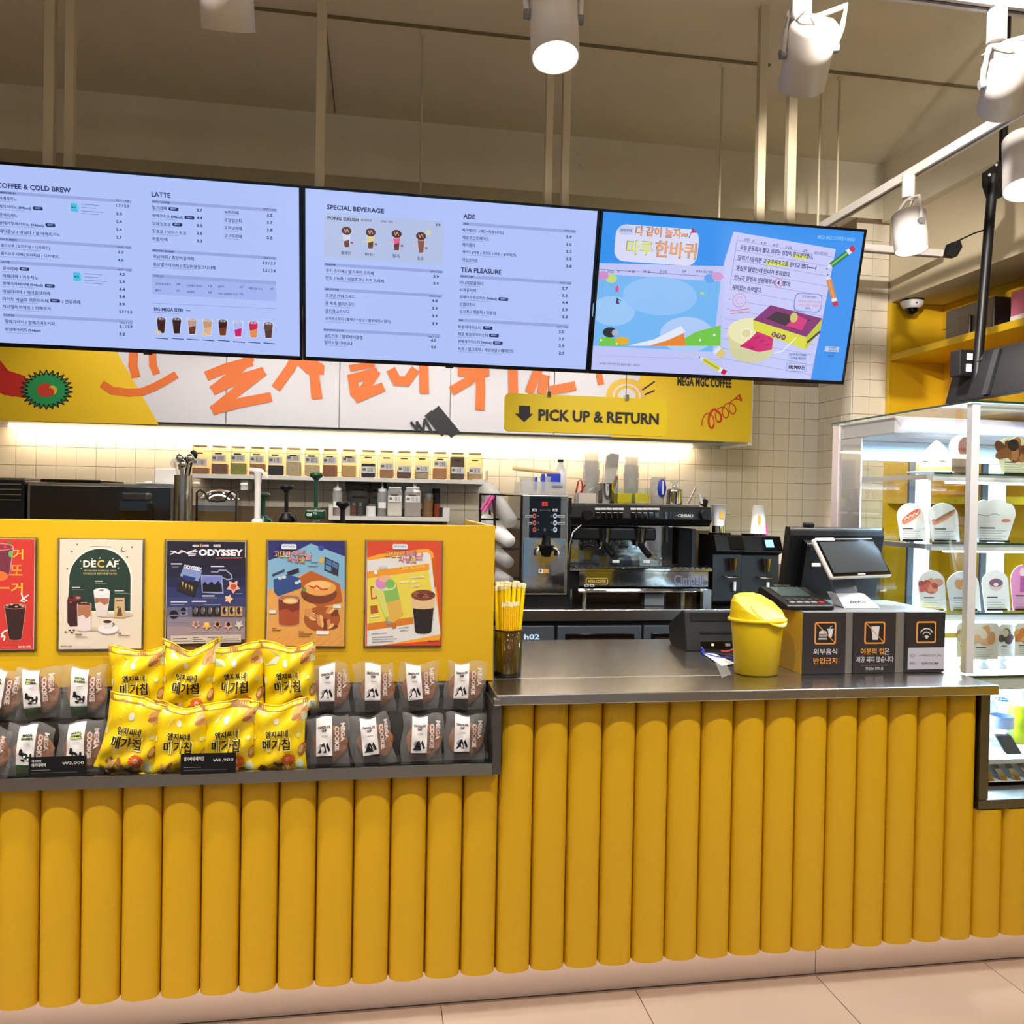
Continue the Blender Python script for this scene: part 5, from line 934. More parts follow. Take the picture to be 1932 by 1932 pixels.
# ================================================================ POSTERS ON THE YELLOW WALL
def poster(label, view, x0, y0, x1, y1, bg, draw):
    A = Art((0, 2.4835, 0)).view(*view); u0, v0 = A.uv(x0, y0); u1, v1 = A.far(u0, v0, x1, y1)
    if u1-u0 > .3: u0 = u1-.232
    t = thing('poster', label, 'poster', ((u0+u1)/2, 2.4885, -v1), 'acrylic-framed posters')
    part(t, 'sheet', MB().box(u0, u1, 2.4837, 2.4855, -v1, -v0), M['paper'])
    part(t, 'acrylic_holder', MB().box(u0-.006, u1+.006, 2.4865, 2.4895, -v1-.006, -v0+.004).box(u0-.006, u1+.006, 2.4805, 2.4865, -v1-.006, -v1-.003).box(u0-.006, u0-.003, 2.4805, 2.4865, -v1-.003, -v0+.004).box(u1+.003, u1+.006, 2.4805, 2.4865, -v1-.003, -v0+.004), M['acrylic'])
    A.step = .00003; A.base = A.L = .0001; A.urect(u0+.0008, v0+.0008, u1-.0008, v1-.0008, bg); draw(A); A.build(t, 'print', M['ink'])
def glass(A, x, y, w, h, c, top, rim=(206, 200, 196), k=.8, c2=None):
    A.poly([(x-w, y), (x+w, y), (x+w*k, y+h), (x-w*k, y+h)], rim); A.ell(x, y+h, w*k, w*.22, rim); A.ell(x, y+h-3, w*k*.94, w*.2, c2 or c)
    A.poly([(x-w*.93, y+4), (x+w*.93, y+4), (x+w*k*.93, y+h-2), (x-w*k*.93, y+h-2)], c)
    if c2: A.poly([(x-w*.87, y+h*.5), (x-w*.2, y+h*.42), (x+w*.3, y+h*.56), (x+w*.87, y+h*.46), (x+w*k*.93, y+h-2), (x-w*k*.93, y+h-2)], c2)
    A.ell(x, y, w, w*.26, rim); A.ell(x, y+1, w*.92, w*.21, top)
def p_red(A):
    A.text('거', 160, 228, 280, 360, (240, 178, 60), .02); A.text('또', 132, 425, 272, 550, (240, 150, 60), .02); A.text('거', 136, 640, 274, 768, (240, 178, 60), .02); A.rect(-60, 694, 118, 712, (240, 150, 60))
    glass(A, 0, 205, 170, 330, (112, 44, 62), (150, 40, 60), (214, 150, 160), .72); A.ell(0, 560, 100, 60, (216, 110, 50)); A.ell(110, 160, 30, 16, (90, 130, 60)); A.ell(130, 290, 26, 40, (96, 170, 90)); A.ell(60, 205, 24, 16, (190, 60, 80))
    glass(A, 186, 925, 136, 390, (52, 26, 26), (44, 20, 20), (190, 130, 110), .6)
    for x, y in ((90, 915), (140, 905), (200, 930), (250, 910), (280, 925)): A.ell(x, y, 20, 10, (196, 160, 140))
    for q in ([(262, 770), (280, 830), (330, 860)], [(262, 850), (345, 790)], [(250, 860), (300, 870)]): A.line(q, .0035, (232, 228, 226))
    for q in ([(20, 1300), (40, 1240), (90, 1215)], [(20, 1260), (60, 1300), (50, 1340)]): A.line(q, .004, (232, 228, 226))
    A.text('MEGA MGC COFFEE', 222, 1408, 374, 1428, (240, 220, 216), .03); A.line([(20, 1424), (204, 1420)], .001, (230, 140, 130))
poster('red poster of iced drinks with large orange letters', (0, 1000, 6.44), -200, 103, 425, 1455, (196, 52, 46), p_red)
def p_decaf(A):
    dk = (34, 54, 46)
    A.ell(1222, 590, 386, 380, (236, 230, 220), 40); A.poly([(838, 590), (1606, 592), (1598, 1000), (838, 990)], (236, 230, 220)); A.ell(1216, 600, 372, 372, dk, 40); A.poly([(844, 600), (1588, 600), (1584, 985), (820, 982)], dk)
    A.ell(1238, 112, 52, 44, (222, 210, 196), a0=0, a1=PI)
    A.text('DE', 1012, 368, 1168, 452, (232, 226, 214), .03); A.text('C', 1182, 362, 1270, 458, (214, 170, 90), .03); A.text('AF', 1288, 370, 1440, 452, (232, 226, 214), .03)
    A.text('매기허브차에 디카페인을 더하다', 1022, 484, 1414, 504, (200, 190, 150), .01); A.text('디카페인으로 편안하게 즐겨보세요', 1012, 516, 1420, 540, (206, 180, 120), .01); A.line([(1110, 196), (1350, 205)], .0012, (140, 128, 116))
    for x, y in ((940, 176), (876, 262), (820, 470), (1546, 328), (1606, 208)): A.ell(x, y, 10, 10, (90, 80, 66))
    for x, y in ((980, 378), (990, 466), (1215, 340), (1375, 348), (1450, 366), (1440, 462), (1120, 350)): A.ell(x, y, 8, 8, (200, 196, 180))
    A.ell(1498, 236, 30, 30, (110, 100, 86)); A.ell(1508, 232, 26, 26, (216, 204, 190))
    for x, y, w in ((880, 698, 90), (1160, 622, 86), (1398, 738, 104)): A.line([(x, y), (x+w, y)], .0028, (196, 200, 190)); A.line([(x, y+28), (x+w*1.6, y+30)], .0012, (140, 150, 140))
    A.ell(1300, 1040, 120, 20, (196, 180, 160)); A.ell(1540, 1030, 80, 24, (196, 180, 160)); A.ell(1140, 1200, 90, 24, (200, 184, 164))
    A.poly([(820, 840), (998, 826), (990, 1160), (850, 1168), (820, 1120)], (58, 26, 30)); A.ell(910, 826, 88, 34, (96, 50, 44)); A.ell(870, 820, 30, 16, (44, 20, 20)); A.ell(950, 822, 26, 12, (180, 140, 120)); A.ell(860, 874, 20, 10, (180, 40, 40))
    glass(A, 1240, 760, 100, 270, (160, 104, 74), (214, 206, 206), (206, 200, 200), .66, (212, 200, 196)); A.poly([(1140, 750), (1336, 748), (1326, 824), (1152, 824)], (222, 216, 222)); A.ell(1236, 742, 98, 38, (230, 224, 228)); A.ell(1236, 730, 36, 10, (110, 70, 50))
    glass(A, 1026, 900, 88, 310, (166, 110, 80), (110, 56, 44), (214, 200, 192), .92, (216, 204, 206))
    for x in (970, 1020, 1070): A.ell(x, 892, 20, 12, (70, 34, 30))
    A.poly([(1396, 822), (1516, 822), (1522, 1066), (1386, 1062)], (190, 164, 122)); A.rect(1412, 850, 1496, 864, (110, 86, 60)); A.poly([(1420, 1040), (1440, 950), (1470, 940), (1490, 1046)], (100, 70, 44)); A.ell(1436, 938, 12, 12, (90, 60, 40))
    A.ell(1316, 1206, 128, 60, (190, 184, 180)); A.ell(1316, 1198, 124, 54, (226, 222, 220)); A.poly([(1250, 1112), (1374, 1112), (1360, 1196), (1270, 1196)], (212, 206, 204)); A.ell(1312, 1112, 62, 26, (226, 222, 220)); A.ell(1308, 1112, 52, 20, (74, 34, 26)); A.line([(1372, 1130), (1394, 1140), (1370, 1170)], .003, (120, 114, 106))
    for x, y in ((800, 1236), (850, 1216), (876, 1240), (900, 1214)): A.ell(x, y, 16, 9, (80, 44, 36))
    for x, y, w in ((920, 1266, 76), (1440, 1252, 34)): A.line([(x, y), (x+w, y)], .0028, (120, 100, 80)); A.line([(x, y+30), (x+140, y+32)], .0018, (120, 100, 80))
    A.text('MEGA MGC COFFEE', 742, 1404, 878, 1420, (50, 44, 40), .03); A.line([(900, 1414), (1120, 1416)], .0008, (170, 160, 150))
poster('cream poster with a dark green arch reading DECAF', (0, 1000, 6.44), 728, 114, 1732, 1450, (216, 204, 188), p_decaf)
def p_ody(A):
    for i, c in enumerate(((26, 24, 44), (28, 28, 54), (32, 36, 72), (40, 48, 96), (52, 60, 108), (96, 92, 120), (132, 120, 136), (150, 132, 140))):
        A.poly([(122, 420+i*150), (1310, 420+i*150), (1308, 1784), (118, 1784)], c)
    A.poly([(110, 1694), (1302, 1660), (1302, 1780), (110, 1784)], (62, 30, 34))
    A.text('MEGA', 512, 222, 614, 256, (230, 226, 236), .04); A.ell(634, 236, 14, 26, (226, 140, 60)); A.text('COFFEE', 656, 222, 758, 256, (230, 226, 236), .04); A.text('RIIZE', 828, 220, 940, 258, (230, 226, 236), .04)
    A.text('ODYSSEY', 602, 290, 1276, 392, (232, 228, 240), .05)
    for q in ([(180, 320), (260, 326), (176, 370)], [(240, 340), (300, 356), (380, 320), (430, 350), (580, 322)], [(300, 350), (340, 310), (420, 345), (560, 300)], [(430, 360), (560, 362)], [(450, 384), (550, 382)]): A.line(q, .0026, (224, 220, 232))
    A.line([(860, 426), (1266, 422)], .0022, (206, 130, 110))
    for x, y, w in ((188, 514, 156), (794, 552, 190), (664, 1000, 174), (184, 1090, 240), (506, 1084, 208)): A.line([(x, y), (x+w, y)], .0036, (196, 200, 226))
    for x, y, w in ((196, 560, 100), (664, 1030, 220), (184, 1130, 200), (680, 1132, 260), (190, 1398, 270), (1160, 966, 104)): A.line([(x, y), (x+w, y)], .0014, (150, 154, 190))
    A.poly([(394, 512), (668, 572), (540, 1024), (268, 912)], (30, 30, 40)); A.poly([(372, 560), (660, 610), (600, 780), (320, 700)], (120, 140, 190)); A.poly([(366, 680), (560, 724), (530, 790), (352, 744)], (34, 50, 116))
    A.poly([(330, 760), (550, 830), (510, 970), (290, 890)], (44, 34, 24)); A.text('ODYSSEY', 378, 520, 664, 580, (214, 218, 240), .05, rot=.18)
    for x, y in ((350, 800), (400, 830), (450, 850), (490, 870)): A.poly([(x, y-20), (x+24, y-10), (x+10, y+60)], (186, 160, 110))
    A.poly([(634, 680), (960, 690), (984, 970), (656, 950)], (140, 148, 196)); A.poly([(650, 700), (946, 706), (966, 946), (668, 936)], (110, 120, 190)); A.poly([(664, 820), (700, 780), (740, 830), (800, 780), (850, 830), (900, 770), (950, 830), (962, 940), (668, 936)], (20, 18, 26))
    A.line([(960, 720), (1040, 754), (1110, 740), (1100, 680), (1020, 612), (920, 606), (890, 640), (800, 634)], .0034, (150, 154, 180))
    def star(x, y, r, c, rot=0): A.poly([(x+(r if i % 2 == 0 else r*.55)*math.cos(rot+PI*i/5), y+(r if i % 2 == 0 else r*.55)*math.sin(rot+PI*i/5)) for i in range(10)], c)
    star(1130, 860, 110, (226, 170, 150), .3); A.ell(1130, 860, 46, 46, (180, 80, 60)); star(1060, 1046, 72, (222, 184, 150))
    A.ell(226, 1280, 64, 64, (16, 18, 34)); A.rect(166, 1286, 288, 1298, (150, 150, 176)); A.poly([(330, 1200), (430, 1180), (440, 1300), (320, 1300)], (120, 124, 160)); A.ell(372, 1230, 44, 54, (16, 18, 34)); A.rect(332, 1238, 412, 1246, (150, 150, 176))
    for i in range(7): A.rect(508+i*110, 1160, 608+i*110, 1310, (24, 22, 28) if i < 4 else (176, 140, 90)); A.ell(556+i*110, 1222, 30, 54, (90, 84, 86) if i < 4 else (40, 30, 26)); A.ell(580+i*110, 1210, 8, 30, (200, 190, 180))
    for i, c in enumerate(((196, 160, 140), (222, 160, 80), (190, 140, 110), (206, 150, 130), (190, 184, 170))): star(562+i*164, 1434+(i % 2)*14, 74, c, .3); A.ell(564+i*164, 1430, 28, 32, ((140, 100, 90), (240, 190, 110), (40, 24, 24), (30, 28, 40), (206, 200, 186))[i]); A.line([(500+i*164, 1540), (590+i*164, 1542)], .0014, (190, 180, 186))
    A.poly([(182, 1604), (1250, 1582), (1248, 1702), (184, 1730)], (196, 184, 172))
    for x, y, w, c in ((216, 1650, 210, (60, 50, 54)), (216, 1688, 280, (50, 44, 50)), (520, 1634, 80, (90, 80, 84)), (520, 1660, 140, (90, 80, 84)), (510, 1690, 200, (50, 44, 50)), (744, 1630, 220, (90, 80, 84)), (810, 1655, 400, (90, 80, 84)), (806, 1684, 420, (50, 44, 50)), (740, 1684, 60, (220, 180, 60))): A.line([(x, y), (x+w, y-4)], .0022, c)
poster('dark blue poster reading ODYSSEY with star cookies', (300, 1000, 8.05), 118, 162, 1312, 1785, (28, 24, 42), p_ody)
def title(A, x, y):
    A.rrect(x+36, y+24, x+144, y+62, .004, (216, 226, 240)); A.text('POTATOHOLIC', x+44, y+36, x+134, y+48, (40, 60, 150), .02)
    for t, a, b, w, h, c in (('고단한', -18, 76, 120, 42, (236, 190, 120)), ('파리의', 118, 72, 84, 40, (226, 150, 160)), ('사냥', 84, 112, 80, 44, (226, 130, 150)), ('맛', 168, 120, 40, 40, (230, 190, 90)), ('남', 208, 90, 46, 46, (236, 160, 180))):
        A.text(t, x+a-3, y+b-3, x+a+w+3, y+b+h+3, (120, 40, 40), .03); A.text(t, x+a, y+b, x+a+w, y+b+h, c, .01)
def p_room(A):
    A.poly([(178, 155), (736, 158), (736, 300), (600, 225), (490, 178), (400, 220), (178, 300)], (44, 46, 110)); A.poly([(178, 300), (400, 220), (490, 176), (620, 226), (736, 270), (736, 560), (490, 372), (178, 520)], (124, 172, 206))
    A.poly([(178, 520), (490, 372), (736, 520), (734, 925), (178, 922)], (216, 156, 80))
    for i in range(9): A.line([(178+i*62, 925), (260+i*62, 860)], .0007, (180, 120, 60))
    A.poly([(590, 272), (694, 320), (688, 416), (586, 372)], (50, 44, 60)); A.poly([(600, 286), (640, 304), (640, 340), (598, 322)], (70, 110, 160)); A.poly([(646, 306), (686, 326), (684, 362), (644, 342)], (70, 110, 160)); A.poly([(598, 330), (638, 348), (636, 380), (596, 364)], (90, 140, 180))
    A.ell(564, 208, 22, 20, (60, 70, 160)); A.ell(566, 296, 18, 22, (216, 170, 60)); A.poly([(216, 440), (320, 400), (420, 430), (420, 500), (250, 560), (220, 530)], (46, 74, 132)); A.poly([(206, 400), (296, 362), (298, 380), (210, 418)], (60, 60, 90)); A.poly([(316, 382), (400, 352), (404, 388), (320, 412)], (40, 40, 60))
    for x, y in ((264, 428), (294, 420), (386, 462), (412, 450)): A.ell(x, y, 16, 12, (190, 206, 220))
    A.poly([(410, 420), (490, 374), (700, 470), (720, 600), (540, 640), (430, 540)], (176, 92, 40)); A.ell(548, 540, 132, 76, (116, 60, 36)); A.ell(556, 500, 118, 56, (222, 160, 84)); A.ell(548, 478, 90, 30, (232, 186, 120)); A.line([(476, 484), (510, 500), (530, 484), (570, 512), (610, 508)], .004, (190, 50, 30)); A.ell(440, 510, 16, 16, (110, 130, 60))
    glass(A, 330, 570, 84, 190, (122, 50, 36), (170, 110, 80), (190, 150, 140), .94, (160, 76, 40)); A.ell(340, 594, 56, 22, (214, 180, 110)); A.ell(340, 594, 40, 14, (226, 200, 140)); A.poly([(190, 770), (330, 828), (430, 780), (420, 740)], (56, 70, 100)) if False else None
    A.ell(570, 724, 132, 92, (160, 84, 44))
    for i in range(26): A.ell(470+(i*47) % 210, 660+(i*31) % 130, 30, 12, ((206, 140, 84), (120, 56, 34), (226, 176, 110))[i % 3], rot=i*.7)
    A.poly([(530, 810), (622, 812), (620, 838), (528, 838)], (236, 236, 230)); A.rect(186, 660, 232, 686, (216, 220, 226)); A.rect(652, 620, 708, 646, (216, 220, 226))
    for x, y, w in ((206, 792, 30), (206, 808, 62), (400, 818, 40), (400, 834, 100), (400, 850, 80), (490, 312, 50), (470, 340, 70)): A.line([(x, y), (x+w, y+1)], .002, (110, 70, 40))
    A.text('MEGA COFFEE', 190, 900, 268, 912, (60, 40, 30), .03); title(A, 240, 155)
poster('poster of a blue cafe room with tea, sandwich and fried snacks', (460, 980, 3.864), 178, 156, 736, 925, (216, 156, 80), p_room)
def p_org(A):
    A.poly([(898, 158), (1440, 158), (1440, 920), (898, 922)], (204, 72, 40)); A.poly([(900, 280), (1000, 250), (1340, 212), (1380, 240), (1436, 840), (1426, 880), (898, 925)], (232, 160, 50)); A.poly([(900, 300), (1340, 238), (1360, 260), (1432, 820), (1428, 838), (1010, 918), (898, 922)], (216, 216, 218))
    A.poly([(900, 380), (1350, 320), (1352, 370), (900, 430)], (226, 150, 40)); A.poly([(900, 430), (1346, 372), (1380, 560), (1384, 700), (900, 770)], (220, 204, 80)); A.poly([(900, 760), (1380, 690), (1384, 740), (900, 812)], (206, 120, 40)); A.text('MEGA MGC COFFEE', 1140, 340, 1320, 368, (240, 200, 90), .01, rot=-.1)
    A.poly([(922, 490), (968, 484), (972, 576), (928, 584)], (170, 90, 40)); A.poly([(932, 500), (962, 496), (964, 564), (936, 572)], (230, 190, 110)); A.poly([(922, 630), (974, 624), (982, 680), (926, 690)], (170, 90, 40)); A.poly([(1370, 280), (1400, 276), (1410, 480), (1390, 500)], (190, 90, 30))
    A.poly([(946, 500), (1112, 466), (1164, 700), (1096, 750), (1036, 740)], (130, 180, 90)); A.poly([(1030, 610), (1140, 580), (1164, 700), (1096, 748), (1050, 742)], (212, 170, 80)); A.poly([(946, 500), (1010, 488), (1060, 700), (1030, 716)], (206, 206, 110)); A.ell(1028, 482, 84, 38, (200, 216, 160)); A.ell(1004, 462, 44, 46, (206, 130, 190)); A.ell(1030, 430, 46, 26, (226, 170, 140)); A.ell(1066, 470, 36, 34, (120, 180, 90))
    glass(A, 1308, 580, 88, 240, (38, 28, 30), (110, 56, 44), (200, 190, 190), .72); A.poly([(1222, 560), (1396, 552), (1388, 640), (1226, 640)], (214, 184, 140)); A.ell(1308, 640, 80, 14, (214, 184, 140)); A.ell(1308, 552, 88, 40, (120, 64, 48))
    for i in range(12): A.ell(1240+(i*37) % 136, 536+(i*13) % 34, 12, 6, (84, 34, 28) if i % 2 else (160, 96, 70))
    A.ell(998, 350, 18, 12, (190, 200, 214)); A.ell(1030, 348, 18, 12, (190, 200, 214)); A.rrect(950, 372, 974, 400, .002, (236, 236, 236)); A.ell(1056, 756, 16, 14, (120, 140, 180)); A.poly([(1074, 760), (1110, 756), (1112, 790), (1080, 796)], (180, 110, 50))
    for x, y, w in ((1216, 424, 96), (1140, 458, 70), (1224, 458, 44), (1224, 490, 52), (924, 710, 60)): A.line([(x, y), (x+w, y-6)], .0034, (236, 226, 190))
    for x, y, w in ((932, 834, 110), (936, 860, 150), (936, 876, 180), (936, 894, 160), (1130, 792, 70), (1140, 812, 60)): A.line([(x, y), (x+w, y-8)], .0014, (110, 100, 100))
    A.text('MEGA COFFEE', 1342, 882, 1418, 892, (60, 40, 30), .03); title(A, 1050, 155)
poster('orange poster of a green float and a dark iced coffee', (460, 980, 3.864), 898, 158, 1440, 922, (204, 72, 40), p_org)
# ================================================================ CHIP BAGS
BW, BH = .160, .192
bagmat = mat('yellow_foil', (240, 206, 16), .28, bump=.12, bscale=40, coat=.3)
def bag_surface(seed, front=True):
    rr = random.Random(seed); ph = [rr.uniform(0, 6.28) for _ in range(8)]; fl_ = [rr.uniform(-.004, .030) for _ in range(4)]
    def f(u, v, l=0):
        """u across, v down from the top seal, both in metres"""
        a = u/BW; b = v/BH; a_ = max(-.5, min(.5, a)); b_ = max(0, min(1, b))
        puff = max(0, 1-abs(2*a_)**2.6)**.6*max(0, 1-abs(2*b_-1)**4)**.7
        edge = (abs(2*b_-1))**4
        w = 1-.13*math.sin(PI*min(1, b_*1.02))**.8
        wr = .006*math.sin(9*a+ph[0]+5*b)*math.sin(7*b+ph[1])+.004*math.sin(23*a+ph[2])*edge+.0035*math.sin(16*b+8*a+ph[3])
        y = -(.031*puff+wr*(.35+puff)+l) if front else .024*puff+wr*.4
        zt = .009*math.sin(5*a+ph[4])*(1-b_)**3 + fl_[0]*2*max(0, a)*(1-b_)**4+fl_[1]*2*max(0, -a)*(1-b_)**4
        return (u*w, y+.006*math.sin(11*a+ph[5])*edge*(1 if b < .5 else .5), BH-v+zt)
    return f
def chip_bag(label, cx, zb, Y, tilt, lean=-.10, seed=1):
    t = thing('chip_bag', label, 'snack bag', (cx, Y, zb), 'yellow chip bags'); t.rotation_euler = (lean, tilt, 0)
    f, g = bag_surface(seed), bag_surface(seed, False)
    m = MB().grid(lambda i, j: f((i-.5)*BW, j*BH), 30, 38).grid(lambda i, j: g((.5-i)*BW, j*BH), 16, 20)
    part(t, 'bag', m, bagmat, local=True)
    A = Art(surf=f, local=True, base=.0007, step=.00012)
    def blob(cx_, cy, rx, ry, c, rot=0, n=12):
        P = [(cx_, cy)]; F = []
        for r_ in (.5, 1):
            for i in range(n):
                tt = 2*PI*i/n; x, y = rx*r_*math.cos(tt), ry*r_*math.sin(tt); P.append((cx_+x*math.cos(rot)-y*math.sin(rot), cy+x*math.sin(rot)+y*math.cos(rot)))
        F = [(0, 1+i, 1+(i+1) % n) for i in range(n)]+[(1+i, 1+n+i, 1+n+(i+1) % n, 1+(i+1) % n) for i in range(n)]; A.put(P, F, c)
    A.urect(-BW/2+.001, .002, BW/2-.001, .016, (150, 104, 40), 24, 1)
    A.put([(-BW/2+.002, .014), (-.05, .016), (-.02, .03), (-.035, .05), (-.07, .052), (-.08, .03)], [(0, 1, 2, 5), (5, 2, 3, 4)], (206, 214, 178)); blob(.062, .032, .024, .017, (216, 160, 96), -.4); blob(.052, .040, .014, .006, (170, 108, 56), -.4); blob(.074, .024, .010, .005, (180, 120, 66), -.6)
    A.urect(.069, .012, .083, .05, (206, 214, 178), 3, 4); blob(-.006, .044, .0075, .010, (236, 236, 216)); blob(.072, .128, .011, .019, (150, 100, 50), .4); blob(.069, .126, .006, .012, (206, 160, 100), .4); blob(.062, .088, .006, .006, (222, 224, 160)); blob(.062, .168, .012, .016, (206, 214, 178)); blob(-.074, .09, .006, .009, (222, 224, 170))
    for i in range(22):
        blob(-.004+rr2(seed, i)*.04, .158+abs(math.sin(i*2.3+seed))*.032, .013, .0055, ((190, 150, 96), (140, 92, 50), (214, 178, 124), (104, 66, 38))[i % 4], rot=i*1.3, n=8)
    P = [(.031, .152)]; P += [(.031+(.021 if i % 2 else .0175)*math.cos(2*PI*i/24), .152+(.018 if i % 2 else .015)*math.sin(2*PI*i/24)) for i in range(24)]
    A.put(P, [(0, 1+i, 1+(i+1) % 24) for i in range(24)], (206, 92, 26)); blob(.031, .152, .007, .007, (230, 200, 180))
    A.text('신메뉴', .025, .149, .037, .155, (170, 50, 20), .01)
    for txt, x0, y0, x1, y1 in (('엠지씨네', -.036, .070, .030, .089), ('메가칩', -.045, .093, .036, .125)):
        A.text(txt, x0-.002, y0-.002, x1+.002, y1+.002, (240, 226, 120), .02); A.text(txt, x0, y0, x1, y1, (26, 20, 16), .04); A.text(txt, x0+.0006, y0+.0006, x1+.0006, y1-.0004, (26, 20, 16), .04)
    A.urect(-.03, .2, .04, .203, (150, 110, 30), 6, 1)
    A.build(t, 'bag_print', M['ink'])
def rr2(s, i): return math.sin(s*12.9+i*78.2)
def bx(px_, Y): return at(px_, 1330, Y=Y).x
ZU, ZLW = .875, .737
for lab, px_, up, tl, sd in (('yellow chip bag leftmost in the upper row, top edge peaked to the right', 260, 1, -.05, 3), ('yellow chip bag second from left in the upper row, its left side tucked under', 357, 1, .03, 5),
                             ('yellow chip bag third from left in the upper row, below the dark blue poster', 448, 1, .02, 8), ('yellow chip bag rightmost in the upper row, leaning left beside cookies', 545, 1, -.09, 11),
                             ('yellow chip bag leftmost in the lower row, tilted beside macadamia cookies', 252, 0, .19, 14), ('yellow chip bag second in the lower row, partly behind its left neighbour', 345, 0, .04, 17),
                             ('yellow chip bag third in the lower row, behind the 1,900 price tag', 434, 0, .03, 21), ('yellow chip bag rightmost in the lower row beside chocolate cookies', 527, 0, 0, 25)):
    Y = 2.450 if up else 2.360
    chip_bag(lab, bx(px_, Y)+.11*tl*-1, ZU+.002 if up else ZLW+(.018 if tl > .1 else .002), Y, tl, -.03 if up else -.02, sd)
# ================================================================ COOKIE PACKS
cookie_brown = mat('cookie_crumb', (150, 92, 52), .85, bump=.9, bscale=90, var=.35, vscale=60)
labelw = mat('white_label', (226, 222, 224), .5)
def pack_surface(seed, front=True, W_=.118, H_=.142):
    rr = random.Random(seed); ph = [rr.uniform(0, 6.28) for _ in range(6)]; k = [rr.uniform(-.012, .012) for _ in range(4)]
    def f(u, v, l=0):
        a = max(-.5, min(.5, u/W_)); b = max(0, min(1, v/H_)); puff = max(0, 1-abs(2*a)**3)**.6*max(0, 1-abs(2*b-1)**3)**.6
        y = -(.019*puff+.0022*math.sin(17*a+ph[0])*math.cos(13*b+ph[1])+.003*math.sin(40*a+ph[2])*abs(2*a)**3+l) if front else .012*puff
        return (u+k[0]*(1-b)*(abs(2*a))**3+.003*math.sin(9*b+ph[3])*abs(2*a)**4, y, H_-v+.006*math.sin(8*a+ph[4])*(1-b)**4+k[1]*max(0, a)*(1-b)**3*2)
    return f
ckm = []
for s in range(3):
    rr = random.Random(s); m = MB(); n = 26
    def cf(i, j, s=s):
        a = 2*PI*i; r = .051*(1+.03*math.sin(5*a+s)+.02*math.sin(9*a)); t_ = (j-.5)*PI; return (r*math.cos(t_)**.5*math.cos(a) if math.cos(t_) > 0 else 0, .0085*math.sin(t_)+.0012*math.sin(7*a+s)*math.cos(t_), .058+(r*math.cos(t_)**.5*math.sin(a) if math.cos(t_) > 0 else 0))
    m.grid(cf, n, 8); ckm.append(mesh('cookie', m, cookie_brown))
def cookie_pack(label, px_, Y, zb, kind, tilt, seed, lean=-.10):
    W_, H_ = .118, .142; p = at(px_, 1340, Y=Y)
    t = thing('cookie_pack', label, 'cookie', (p.x, Y, zb), 'wrapped cookies'); t.rotation_euler = (lean, tilt, 0)
    f, g = pack_surface(seed), pack_surface(seed, False)
    c = bpy.data.objects.new('cookie', ckm[seed % 3]); COL.objects.link(c); c.parent = t; c.location = (.006, .001, .006)
    part(t, 'wrapper', MB().grid(lambda i, j: f((i-.5)*W_, j*H_), 18, 20).grid(lambda i, j: g((.5-i)*W_, j*H_), 10, 12), M['film'], local=True)
    x0, x1 = -.030, .014; cut = .107
    part(t, 'label_band', MB().grid(lambda i, j: f(x0+(x1-x0)*i, .004+(cut-.004)*j, .0012), 6, 16), labelw, local=True)
    dk = mat('label_foot', (44, 26, 30) if kind == 'c' else (38, 74, 36), .5)
    part(t, 'label_foot', MB().grid(lambda i, j: f(x0+.001+(x1-x0-.001)*i, cut+(.138-cut)*j, .0013), 6, 5), dk, local=True)
    A = Art(surf=f, local=True, base=.0018, step=.0002)
    if kind == 'c':
        A.text('CHOCOLATE', -.025, .026, .009, .033, (50, 24, 30), .05); A.text('CHIP', -.014, .035, -.001, .042, (50, 24, 30), .05)
        A.put([(-.026, .098), (-.020, .090), (-.014, .074), (-.008, .070), (-.004, .082), (-.002, .098)], [(0, 1, 2, 5), (2, 3, 4, 5)], (20, 18, 22)); A.put([(-.003, .078), (.001, .070), (.009, .092), (.004, .095)], [(0, 1, 2, 3)], (20, 18, 22)); A.put([(-.024, .082), (-.018, .072), (-.014, .074), (-.02, .088)], [(0, 1, 2, 3)], (150, 148, 152))
    else:
        A.urect(-.020, .030, .006, .0335, (190, 206, 110)); A.urect(-.022, .038, .008, .0415, (190, 206, 110)); A.text('MACA', -.019, .026, .006, .033, (40, 60, 30), .05); A.text('DAMIA', -.021, .035, .008, .041, (40, 60, 30), .05)
        for cx_, cy, rx, ry in ((-.016, .078, .008, .004), (-.008, .083, .007, .007), (.001, .09, .006, .006), (.006, .082, .003, .006), (-.012, .094, .006, .003), (-.018, .072, .004, .008)): A.ell(cx_, cy, rx, ry, (20, 20, 22), 10)
        A.ell(-.009, .085, .003, .003, (222, 218, 220), 8); A.ell(.001, .092, .003, .003, (222, 218, 220), 8)
    A.urect(-.014, .051, .002, .0525, (150, 144, 146))
    A.text('COOKIE', .0335, .026, .0335+.068, .026+.0125, (206, 190, 186), .05, rot=PI/2); A.text('MEGA', .0485, .018, .0485+.052, .018+.0115, (206, 190, 186), .05, rot=PI/2)
    A.build(t, 'pack_print', M['ink'])
YU, YL = 2.452, 2.385
